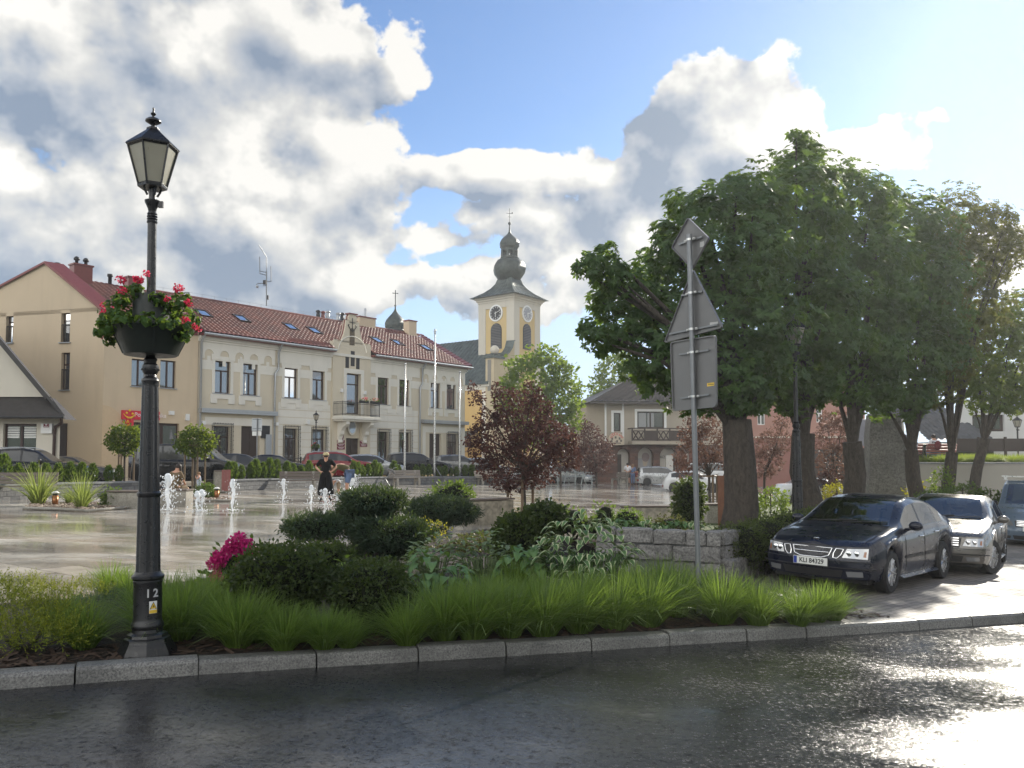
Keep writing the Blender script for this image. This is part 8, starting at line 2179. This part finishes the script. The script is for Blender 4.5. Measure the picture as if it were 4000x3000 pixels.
 patch('lower_intake',[(-hw*0.48,0.26),(hw*0.48,0.26),(hw*0.52,0.37),(-hw*0.52,0.37)],M_PLASTIC,0.007)
 if plate:
  zp=0.47;m=MB();m.b2(-0.005,0.010,-0.26,0.26,zp-0.057,zp+0.057);p0=nz(0,zp,0.012);po=m.build('number_plate',M_PLATE,t,(p0[0]-0.01,0,0))
  m=MB();m.b2(-0.008,-0.0055,0.205,0.255,zp-0.052,zp+0.052);m.build('plate_band',M_BLUEP,po)
  text_mesh('plate_text',plate,0.098,M_INK,po,(-0.0075,-0.02,zp-0.002),(pi/2,0,-pi/2),0.001,bold=0.0015,sx=0.92)
  m=MB();m.b2(0.012,0.03,-0.27,0.27,zp-0.068,zp+0.06);m.build('plate_holder',M_PLASTIC,po)
 sy_=lambda x,z:np.interp(z,[q[1]for q in section(x)][:6],[q[0]for q in section(x)][:6])
 xm_=K['sw'][0][0]+0.12
 for sg in(1,-1):
  z_=zbelt(xm_);y_=sg*(halfw(xm_)*0.94);m=MB();m.ball((xm_-0.02,y_+sg*0.13,z_+0.09),(0.075,0.11,0.075),12,8);m.tube([(xm_,y_-sg*0.02,z_+0.02),(xm_,y_+sg*0.1,z_+0.06)],0.03,6);m.build('mirror',col if detail>1 else M_PLASTIC,t)
  for k in(0,1):
   a,b=K['sw'][k];x=b-0.12;z=zbelt(x)-0.12;y=sg*(sy_(x,z)+0.012);m=MB();m.tube([(x-0.10,y-sg*0.012,z),(x-0.06,y+sg*0.014,z+0.002),(x+0.06,y+sg*0.014,z+0.002),(x+0.10,y-sg*0.012,z)],0.014,6);m.build('door_handle',M_CHROME if detail>1 else col,t)
  m=MB()
  for x in(K['sw'][0][0]-0.10,K['sw'][0][1]+0.04,K['sw'][1][1]+0.06):
   pts=[(x+(0.06 if z<0.5 else 0),sg*(sy_(x,z)+0.0015),z)for z in np.linspace(0.30,zbelt(x)-0.02,6)]
   if min(abs(x-a)for a in K['ax'])<ra:pts=[q for q in pts if q[2]>r+ra]
   if len(pts)>1:m.tube([warp(q)for q in pts],0.006,4,False)
  m.build('door_seam',M_PLASTIC,t)
  if detail>1:
   m=MB();zz_=0.52
   for x0,x1 in((K['sw'][0][0]-0.12,K['sw'][0][1]),(K['sw'][0][1]+0.08,K['ax'][1]-ra-0.05)):m.add([(x,sg*(sy_(x,z)+0.012),z)for z in(zz_-0.025,zz_+0.025)for x in(x0,x1)],[(0,1,3,2)])
   m.build('rub_strip',M_PLASTIC,t);m=MB();x0,x1=K['ax'][0]+ra+0.04,K['ax'][1]-ra-0.04;m.add([(x0,sg*hw*0.95,0.24),(x1,sg*hw*0.95,0.24),(x1,sg*(hw+0.02),0.205),(x0,sg*(hw+0.02),0.205),(x0,sg*hw*0.9,0.15),(x1,sg*hw*0.9,0.15)],[(0,1,2,3),(3,2,5,4)]);m.build('side_skirt',col,t)
  m=MB();xt=L;m.add([(warp((L,sg*hw*y,z))[0]+0.008,sg*hw*y,z)for y,z in((0.55,zbelt(L)-0.22),(0.86,zbelt(L)-0.22),(0.86,zbelt(L)-0.06),(0.55,zbelt(L)-0.06))],[(0,1,2,3)]);m.build('tail_light',M_TAIL,t)
  if rails:m=MB();x0,x1=K['ws'][1]+0.1,K['rw'][0]-0.1;m.tube([(x,sg*(section(x)[8][0]-0.03),ztop(x)+(0.0 if i in(0,6)else 0.045))for i,x in enumerate(np.linspace(x0,x1,7))],0.02,6);m.build('roof_rail',M_ZINC,t)
 if detail>1:
  m=MB()
  for sg in(1,-1):
   pts=[]
   for x in np.linspace(0.06,K['ws'][0]-0.03,12):s_=section(x);pts.append(warp((x,sg*s_[8][0]*0.93,s_[9][1]+0.003)))
   m.tube(pts,0.006,4,False)
  m.tube([nz(y,zh+0.012,0.002)for y in np.linspace(-hw*0.55,hw*0.55,15)],0.006,4,False)
  m.build('bonnet_seam',M_PLASTIC,t)
  m=MB();m.tube([nz(y,zh-0.20,0.001)for y in np.linspace(-hw*0.97,hw*0.97,25)],0.006,4,False);m.tube([nz(y,0.40,0.004)for y in np.linspace(-hw*0.97,hw*0.97,25)],0.010,4,False);m.build('bumper_seam',M_PLASTIC,t)
  for y0,y1 in((0.55,-0.15),(0.05,-0.62)):
   m=MB();a=warp((K['ws'][0]-0.02,y0,ztop(K['ws'][0])+0.012));b=warp((K['ws'][0]+0.10,y1,ztop(K['ws'][0]+0.10)+0.012));m.tube([a,b],0.010,5);m.build('wiper',M_PLASTIC,t)
  if grille=='three':m=MB();m.b2(K['ws'][0]+1.1,K['ws'][0]+1.75,-0.42,0.42,ztop(K['ws'][0]+1.4)+0.001,ztop(K['ws'][0]+1.4)+0.008);m.build('sunroof',M_DARKGL,t)
  a=K['ws'][0]+0.55;m=MB(Matrix.Translation((a+0.1,-0.38,0.93))@Matrix.Rotation(1.1,4,'Y'))
  for k in range(14):m.tube([(0.18*cos(2*pi*k/14),0.18*sin(2*pi*k/14),0),(0.18*cos(2*pi*(k+1)/14),0.18*sin(2*pi*(k+1)/14),0)],0.014,5)
  m.build('steering_wheel',M_PLASTIC,t)
 return t
def nose(px,Y,z=None):
 p=P(px,1850,Y);return(p.x,Y,gz(p.x)if z is None else z)
BLACK=paint('black_car_paint',(0.008,0.008,0.010));NAVY=paint('navy_car_paint',(0.004,0.006,0.017));GREY=paint('grey_car_paint',(0.22,0.22,0.21),0.6);SILV=paint('silver_car_paint',(0.42,0.43,0.43),0.6)
RED=paint('dark_red_car_paint',(0.20,0.012,0.018));BLUEV=paint('blue_van_paint',(0.10,0.14,0.19),0.2);DGREY=paint('dark_grey_car_paint',(0.035,0.037,0.042),0.3);WHITEC=paint('white_car_paint',(0.62,0.63,0.63));BEIGE=paint('warm_grey_car_paint',(0.13,0.122,0.11),0.6)
A1=R(43);rv1=Vector((sin(A1),cos(A1),0));lt=Vector((cos(A1),-sin(A1),0))
fw=G(3470,2314);n1=Vector((fw.x,fw.y,0))-lt*0.82-rv1*0.93
car('saloon','dark navy saloon with plate KLI 84329 parked nose to the road',(n1.x,n1.y,gz(n1.x)-0.012),A1,NAVY,M_CARGL,'KLI 84329',True,2,grille='three')
A2=R(35);rv2=Vector((sin(A2),cos(A2),0));lt2=Vector((cos(A2),-sin(A2),0));fw=G(3866,2240);n2=Vector((fw.x,fw.y,0))-lt2*0.80-rv2*0.90
car('saloon','warm grey hatchback parked behind the dark navy saloon',(n2.x,n2.y,gz(n2.x)-0.012),A2,BEIGE,M_CARGL,None,True,2,0.99,steer=-0.35,grille='many')
n3=nose(3985,21.5)
bv=car('van','blue van with roof bars at the right edge behind the grey hatchback',(n3[0]+0.3,n3[1],n3[2]-0.1),R(33),BLUEV,M_CARGL,'KLI 20415' if False else None,True,1,0.95,grille='none')
m=MB()
for x in(2.2,3.4):m.b2(x-0.05,x+0.05,-0.85,0.85,1.98,2.02);m.b2(x-0.03,x+0.03,-0.8,-0.74,1.88,1.98);m.b2(x-0.03,x+0.03,0.74,0.8,1.88,1.98)
m.build('roof_bars',M_BRIGHT,bv)
m=MB();m.b2(-0.10,0.06,-0.26,0.26,0.50,0.61);pp=m.build('number_plate',M_PLATE,bv);text_mesh('plate_text','KLI',0.10,M_INK,pp,(-0.102,0.10,0.553),(pi/2,0,-pi/2),0.002)
H_=R(-100)
for px,Y,az,kd,lb_,c,kw in((52,30.5,-100,'suv','black off roader nosing in at the left edge with chrome bars',BLACK,dict(grille='many',plate='KLI',scale=0.9)),(372,34.5,-104,'suv','black off roader with twin chrome grille beside the low house',BLACK,dict(grille='twin',plate='KLI',rails=True,scale=0.97)),(300,40.5,-104,'estate','dark estate hidden behind the black off roader',DGREY,dict(scale=0.95)),(462,40.0,-100,'saloon','low dark saloon whose nose shows left of the lamp post',DGREY,dict(scale=0.92)),(958,39.0,-96,'van','long black van behind the right ball maple',BLACK,dict(grille='many')),(1112,44.5,-104,'hatch','dark grey hatchback right of the black van',DGREY,{}),(1238,47.0,-104,'saloon','dark saloon with chrome window line behind the dark bench',NAVY,{}),(1487,50.0,-106,'estate','dark red estate car with roof rails behind the woman in black',RED,dict(rails=True,scale=1.02)),(1584,52.5,-108,'hatch','light silver hatchback behind the stroller',SILV,{}),(1766,56.0,-108,'estate','long black estate with bright roof rails behind the flagpoles',BLACK,dict(rails=True,scale=1.0)),(1905,58.5,-110,'hatch','grey hatchback right of the long black estate',GREY,{}),(1985,62.0,-112,'hatch','pale silver car at the far end of the row behind the plum',SILV,{})):
 p=nose(px,Y,STREET if px<1950 else 0.55);car(kd,lb_,p,R(az),c,**kw)
p=G(2545,1896);car('mpv','silver people carrier in front of the corner cafe',(p.x+3.2,p.y+1.2,gz(p.x+2)),R(-92),SILV,spokes=9)
p=P(2860,1880,78);car('van','white van standing before the corner cafe',(p.x-0.2,74.5,-0.3),R(-90),WHITEC)
p=P(2838,1880,56);car('hatch','white car with dark bumper left of the thick chestnut trunk',(p.x,56,gz(p.x)),R(-75),WHITEC)
p=P(2322,1880,68);car('hatch','pale car parked behind the white bike rack',(p.x,68,-0.15),R(-60),SILV)
p=P(2190,1880,70);car('hatch','white car half hidden by the plum left of the bike rack',(p.x,70,0.0),R(-80),WHITEC)
p=P(3330,1870,44);car('saloon','pale saloon glimpsed left of the third chestnut trunk',(p.x+0.5,44,gz(p.x)),R(-85),WHITEC)
# people
M_SKIN=plain('skin',(0.50,0.27,0.18),0.55,var=0.08);M_HAIRD=plain('dark_hair',(0.025,0.015,0.010),0.6);M_HAIRL=plain('light_brown_hair',(0.22,0.12,0.055),0.6);M_BLKC=plain('black_cloth',(0.007,0.007,0.008),0.9,spec=0.2);M_WHC=plain('white_cloth',(0.68,0.68,0.70),0.9);M_OLIVE=plain('olive_cloth',(0.10,0.085,0.035),0.9);M_BRNC=plain('brown_print_cloth',(0.16,0.11,0.06),0.9,var=0.6,scale=20);M_DENIM=plain('denim',(0.12,0.18,0.32),0.9);M_BEIGEC=plain('beige_cloth',(0.34,0.27,0.19),0.9);M_REDC=plain('dark_red_cloth',(0.16,0.02,0.03),0.9);M_CAPW=plain('cap_beige',(0.50,0.42,0.24),0.9)
def skin(name,nodes,edges,mat,par,sub=2):
 """nodes: name -> (x, y, z, r); a continuous surface grown over the bones"""
 ks=list(nodes);me=bpy.data.meshes.new(name);me.from_pydata([nodes[k][:3]for k in ks],[(ks.index(a),ks.index(b))for a,b in edges],[])
 o=bpy.data.objects.new(name,me);COL.objects.link(o)
 md=o.modifiers.new('s','SKIN');md.use_smooth_shade=True
 for i,k in enumerate(ks):
  r=nodes[k][3];me.skin_vertices[0].data[i].radius=(r if isinstance(r,(tuple,list))else(r,r))
 me.skin_vertices[0].data[0].use_root=True
 if sub:o.modifiers.new('d','SUBSURF').levels=sub
 m2=bpy.data.meshes.new_from_object(o.evaluated_get(bpy.context.evaluated_depsgraph_get()));bpy.data.objects.remove(o)
 m2.materials.clear();m2.materials.append(mat);q=bpy.data.objects.new(name,m2);COL.objects.link(q);q.parent=par;return q
CH=[('pel','waist'),('waist','chest'),('chest','neck'),('neck','head'),('head','crown'),('chest','shL'),('shL','elL'),('elL','wrL'),('chest','shR'),('shR','elR'),('elR','wrR'),('pel','hipL'),('hipL','knL'),('knL','anL'),('anL','toL'),('pel','hipR'),('hipR','knR'),('knR','anR'),('anR','toR'),('wrL','paL'),('wrR','paR')]
RAD=dict(pel=.13,waist=.115,chest=.135,neck=.055,head=.088,crown=.080,shL=.066,elL=.043,wrL=.029,paL=.033,hipL=.085,knL=.056,anL=.038,toL=.036)
def stand():
 return dict(pel=(0,0,.93),waist=(0,0,1.08),chest=(0,.01,1.29),neck=(0,0,1.46),head=(0,-.02,1.57),crown=(0,-.01,1.65),shL=(.18,0,1.38),elL=(.25,.03,1.10),wrL=(.24,-.04,.86),paL=(.235,-.06,.78),shR=(-.18,0,1.38),elR=(-.25,.03,1.10),wrR=(-.24,-.04,.86),paR=(-.235,-.06,.78),hipL=(.095,0,.86),knL=(.10,-.01,.48),anL=(.10,.02,.08),toL=(.11,-.13,.035),hipR=(-.095,0,.86),knR=(-.10,-.01,.48),anR=(-.10,.02,.08),toR=(-.11,-.13,.035))
def person(label,loc,rz,pose,clothes,hair,hmat,s=1.0,shoes=M_BLKC,group=None,look=(0,-1,-.2)):
 """pose overrides joints; clothes: list of (name, material, edges, extra radius, overrides)"""
 J=stand();J.update(pose);t=thing('person',label,'person',loc,rz,group);t.scale=(s,s,s)
 rad=lambda k:RAD.get(k)or RAD[k[:-1]+'L']
 nd_={k:tuple(J[k])+(rad(k),)for k in['pel']+[k for k in J if k!='pel']}
 ed=list(CH)
 for sd in 'LR':
  p,w=Vector(J['pa'+sd]),Vector(J['wr'+sd]);d=(p-w).normalized();c=d.cross(Vector((0,1,0.3))).normalized();m_=1 if sd=='L' else-1
  for k in range(5):
   a=c*(k-2)*0.016;b=p+d*(0.02 if k else-0.01)+a;e=b+d*(0.055,0.065,0.07,0.065,0.05)[k]*(0.7 if k==0 else 1)+(a*1.2 if k==0 else Vector())+Vector((0,-0.012,0))
   nd_[f'f{sd}{k}']=tuple(b)+(.009,);nd_[f'g{sd}{k}']=tuple(e)+(.007,);ed+=[('pa'+sd,f'f{sd}{k}'),(f'f{sd}{k}',f'g{sd}{k}')]
 skin('body',nd_,ed,M_SKIN,t,1)
 L_=Vector(look).normalized();hd=Vector(J['head']);rt=L_.cross(Vector((0,0,1))).normalized();up=rt.cross(L_)
 m=MB();m.ball(hd+L_*0.095-up*0.012,(0.014,0.016,0.020),8,5);
 for e in(-1,1):m.ball(hd+rt*0.088*e-up*0.01,(0.018,0.014,0.028),8,5)
 m.build('nose_and_ears',M_SKIN,t)
 m=MB()
 for e in(-1,1):m.ball(hd+L_*0.082+rt*0.032*e+up*0.018,(0.012,0.010,0.008),8,5)
 m.ball(hd+L_*0.080-up*0.045,(0.022,0.010,0.006),8,5);m.build('eyes_and_mouth',plain('face_marks',(0.10,0.04,0.035),0.6),t)
 m=MB();bk=hd-L_*0.022+up*0.03
 m.ball(bk,(0.102,0.105,0.102),14,9)
 if hair>0:
  for k in range(7):a=(k-3)/3*1.3;q=hd-L_*0.05*cos(a)+rt*0.095*sin(a);m.tube([q+up*0.03,q-Vector((0,0,hair*0.5))-L_*0.02,q-Vector((0,0,hair))],[0.04,0.042,0.015],7)
 m.build('hair',hmat,t)
 for nm,mt,edges,ex,ov in clothes:
  ks=[];
  for a,b in edges:
   for k in(a,b):
    if k not in ks:ks.append(k)
  nn={k:tuple(ov.get(k,J.get(k,(0,0,0)))[:3])+((ov[k][3]if k in ov and len(ov[k])>3 else rad(k)+ex),)for k in ks}
  skin(nm,nn,edges,mt,t,1)
 m=MB()
 if shoes:
  for sd in 'LR':
   a,b=Vector(J['an'+sd]),Vector(J['to'+sd]);m.tube([a+(a-b)*0.25-Vector((0,0,0.035)),a*0.5+b*0.5,b+(b-a)*0.25],[0.045,0.05,0.035],8)
  m.build('shoes',shoes,t)
 return t,J
TOP=[('waist','chest'),('chest','shL'),('shL','elL2'),('chest','shR'),('shR','elR2')]
TORSO=[('pel','waist'),('waist','chest'),('chest','shL'),('chest','shR')]
LEGS=[('pel','hipL'),('hipL','knL'),('knL','anL'),('pel','hipR'),('hipR','knR'),('knR','anR')]
SHORTS=[('pel','hipL'),('hipL','knL'),('pel','hipR'),('hipR','knR')]
SLV=TORSO+[('shL','elL'),('shR','elR')]
p=G(1272,1955);sw=1.09
_,J=person('woman in wide black trousers and cap standing by the water jets, hands on hips',(p.x,p.y,gz(p.x)),R(10),dict(elL=(.36,.08,1.16),wrL=(.20,-.02,1.02),paL=(.15,-.05,.99),elR=(-.36,.08,1.16),wrR=(-.20,-.02,1.02),paR=(-.15,-.05,.99),head=(0,-.06,1.56),crown=(0,-.03,1.645),knL=(.13,-.01,.48),anL=(.15,.02,.08),toL=(.17,-.13,.035),knR=(-.13,-.01,.48),anR=(-.15,.02,.08),toR=(-.17,-.13,.035)),[('blouse',M_BLKC,SLV,.03,{'elL':(.33,.07,1.19,.06),'elR':(-.33,.07,1.19,.06)}),('wide_trousers',M_BLKC,[('waist','pel')]+LEGS,.03,{'pel':(0,0,.93,.19),'knL':(.13,-.01,.48,.15),'anL':(.15,.0,.15,.17),'knR':(-.13,-.01,.48,.15),'anR':(-.15,.0,.15,.17)})],0.0,M_HAIRD,sw,look=(0,-.75,-.6))
def cap_on(par,hd,front,mt):
 m=MB();m.ball((hd[0],hd[1]+0.0,hd[2]+0.055),(0.108,0.112,0.085),14,8);f=Vector(front);m.box((hd[0]+f.x*0.13,hd[1]+f.y*0.13,hd[2]+0.03),(0.15,0.12,0.015));return m.build('cap',mt,par)
cap_on(_,J['head'],(0,-1,0),M_CAPW)
p=G(1352,1945);a_,J=person('man in olive shirt and shorts bending forward over a child',(p.x,p.y,gz(p.x)),R(-75),dict(pel=(0,.10,.90),waist=(0,-.06,1.03),chest=(0,-.30,1.10),neck=(0,-.46,1.05),head=(0,-.56,.98),crown=(0,-.64,.98),shL=(.18,-.36,1.06),elL=(.20,-.46,.80),wrL=(.13,-.56,.58),paL=(.11,-.60,.51),shR=(-.18,-.36,1.06),elR=(-.20,-.46,.80),wrR=(-.13,-.56,.58),paR=(-.11,-.60,.51),hipL=(.1,.1,.84),hipR=(-.1,.1,.84),knL=(.13,.02,.47),knR=(-.13,.02,.47)),[('shirt',M_OLIVE,SLV,.028,{}),('shorts',M_DENIM,SHORTS,.035,{})],0.0,M_HAIRD,1.22,look=(0,-.6,-.8))
cap_on(a_,(0,-.60,.97),(0,-.3,0),M_HAIRD)
p=G(1322,1942);person('small child in white top bending to the wet paving in front of the man',(p.x,p.y,gz(p.x)),R(-70),dict(pel=(0,.10,.86),waist=(0,-.03,.98),chest=(0,-.22,1.02),neck=(0,-.36,.95),head=(0,-.46,.90),crown=(0,-.54,.90),shL=(.15,-.28,.98),elL=(.16,-.36,.72),wrL=(.12,-.42,.50),paL=(.11,-.44,.43),shR=(-.15,-.28,.98),elR=(-.16,-.36,.72),wrR=(-.12,-.42,.50),paR=(-.11,-.44,.43)),[('top',M_WHC,TORSO,.03,{}),('trousers',M_BEIGEC,SHORTS,.03,{})],0.0,M_HAIRL,0.68,look=(0,-.6,-.8),shoes=None)
SIT=dict(pel=(0,.05,.52),waist=(0,.04,.68),chest=(0,0,.90),neck=(0,-.04,1.07),head=(0,-.09,1.17),crown=(0,-.07,1.25),shL=(.17,0,.99),elL=(.22,-.08,.75),wrL=(.12,-.28,.64),paL=(.08,-.34,.62),shR=(-.17,0,.99),elR=(-.22,-.08,.75),wrR=(-.12,-.28,.64),paR=(-.08,-.34,.62),hipL=(.09,-.02,.50),knL=(.11,-.42,.50),anL=(.11,-.40,.08),toL=(.11,-.54,.04),hipR=(-.09,-.02,.50),knR=(-.11,-.42,.50),anR=(-.11,-.40,.08),toR=(-.11,-.54,.04))
p=G(686,1966);person('long haired woman in patterned brown dress sitting behind the water jet',(p.x,p.y,gz(p.x)),R(160),SIT,[('dress',M_BRNC,[('waist','pel'),('waist','chest'),('chest','shL'),('chest','shR'),('shL','elL'),('shR','elR')]+[('pel','hipL'),('hipL','knL'),('pel','hipR'),('hipR','knR')],.032,{})],0.36,M_HAIRD,1.0,look=(.1,.9,-.4))
p=G(776,1942);person('toddler in pale blue romper with blond hair standing by the ball bush',(p.x,p.y,gz(p.x)),R(-70),dict(elL=(.26,-.08,1.2),wrL=(.12,-.2,1.32),paL=(.08,-.2,1.38),head=(0,-.02,1.56),crown=(0,0,1.68)),[('romper',plain('pale_blue_cloth',(0.42,0.46,0.55),0.9),TORSO+LEGS,.045,{})],0.0,M_HAIRL,0.56,shoes=None)
yq=68.5
def far_p(px,lab,rz,pose,cl_,hair,hm,s=1.0,y=yq):q=P(px,1880,y);return person(lab,(q.x,y,gz(q.x)),rz,pose,cl_,hair,hm,s,group='people in front of the corner cafe')
far_p(2452,'man in white T-shirt and dark shorts seen from behind before the cafe',R(170),dict(elL=(.26,.06,1.12),wrL=(.06,.14,1.0),paL=(.02,.14,.98),elR=(-.26,.06,1.12),wrR=(-.06,.14,1.0),paR=(-.02,.14,.98)),[('t_shirt',M_WHC,SLV,.03,{}),('shorts',M_BLKC,SHORTS,.03,{})],0.0,M_HAIRD,1.06)
far_p(2472,'person in blue denim standing beside the man in the white T-shirt',R(150),{},[('jacket',M_DENIM,SLV,.03,{}),('jeans',M_DENIM,LEGS,.03,{})],0.25,M_HAIRL,1.0)
far_p(2488,'person in dark red sitting beside the pink bench',R(60),SIT,[('sweater',M_REDC,SLV,.03,{}),('trousers',M_BEIGEC,LEGS,.03,{})],0.0,M_HAIRD,1.0)
q=P(3655,1812,36);person('person in white shirt with red backpack sitting on the bench above the wall',(q.x,36.05,q.z),R(180),SIT,[('shirt',M_WHC,SLV,.03,{}),('trousers',M_DENIM,LEGS,.03,{})],0.0,M_HAIRD,1.0,group=None)
t=thing('backpack','red backpack on the back of the seated person above the wall','backpack',(q.x,36.0-0.22,q.z+0.64),R(180));m=MB();m.ball((0,0,0.16),(0.15,0.09,0.21),12,8);m.build('bag',M_REDC,t);m=MB();m.tube([(-.12,.02,.3),(-.14,-.16,.33),(-.14,-.2,.1)],.02,6);m.tube([(.12,.02,.3),(.14,-.16,.33),(.14,-.2,.1)],.02,6);m.build('strap',M_BLKC,t)
p=G(1502,1913);t=thing('pushchair','dark grey folding pushchair left of the grey slatted bench','pushchair',(p.x,p.y,gz(p.x)),R(8));t.scale=(1.12,)*3
m=MB()
for y in(-.22,.22):m.tube([(-.42,y,.10),(.05,y,.50),(.42,y,1.0),(.52,y,1.02)],.017,6);m.tube([(.30,y,.08),(.02,y,.52),(.1,y,.62)],.017,6);m.tube([(-.36,y,.36),(.0,y,.36),(.2,y,.3)],.015,6)
m.tube([(.52,-.22,1.02),(.52,.22,1.02)],.022,6);m.build('frame',M_STEEL,t)
m=MB();hood=plain('charcoal_fabric',(0.05,0.05,0.052),0.95);
vs=[]
for k,(x,z)in enumerate(((-.32,.38),(-.02,.36),(.12,.55),(.24,.88))):
 for y in(-.2,.2):vs.append((x,y,z))
m.add(vs,[(2*k,2*k+1,2*k+3,2*k+2)for k in range(3)]);m.build('seat',hood,t)
m=MB();vs=[]
for a in np.linspace(0.35,2.2,9):
 for b in np.linspace(-1,1,7):vs.append((.10+.34*cos(a)*1.0+(.10 if abs(b)<1 else 0.0),.22*b,.62+.36*sin(a)*(1-.18*b*b)))
m.add(vs,[(7*i+j,7*i+j+1,7*i+j+8,7*i+j+7)for i in range(8)for j in range(6)],True);m.build('hood',hood,t)
for x,y in((-.42,-.22),(-.42,.22),(.30,-.24),(.30,.24)):
 m=MB(Matrix.Translation((x,y,.10))@Matrix.Rotation(pi/2,4,'X'));m.lathe([(.05,-.02),(.10,-.018),(.10,.018),(.05,.02)],16);m.build('wheel',M_TYRE,t)
 # added haze volume imitating the lens veil round the sun
m=MB();m.b2(-410,410,-410,410,-4.2,41)
hz_m=bpy.data.materials.new('lens_veil_haze');hz_m.use_nodes=True
n_=hz_m.node_tree;n_.nodes.remove(n_.nodes['Principled BSDF']);v_=n_.nodes.new('ShaderNodeVolumePrincipled')
v_.inputs['Color'].default_value=(0.93,0.96,1.0,1);v_.inputs['Density'].default_value=0.0006;v_.inputs['Anisotropy'].default_value=0.62
n_.links.new(v_.outputs[0],n_.nodes['Material Output'].inputs['Volume'])
tag(m.build('haze',hz_m),kind='stuff')
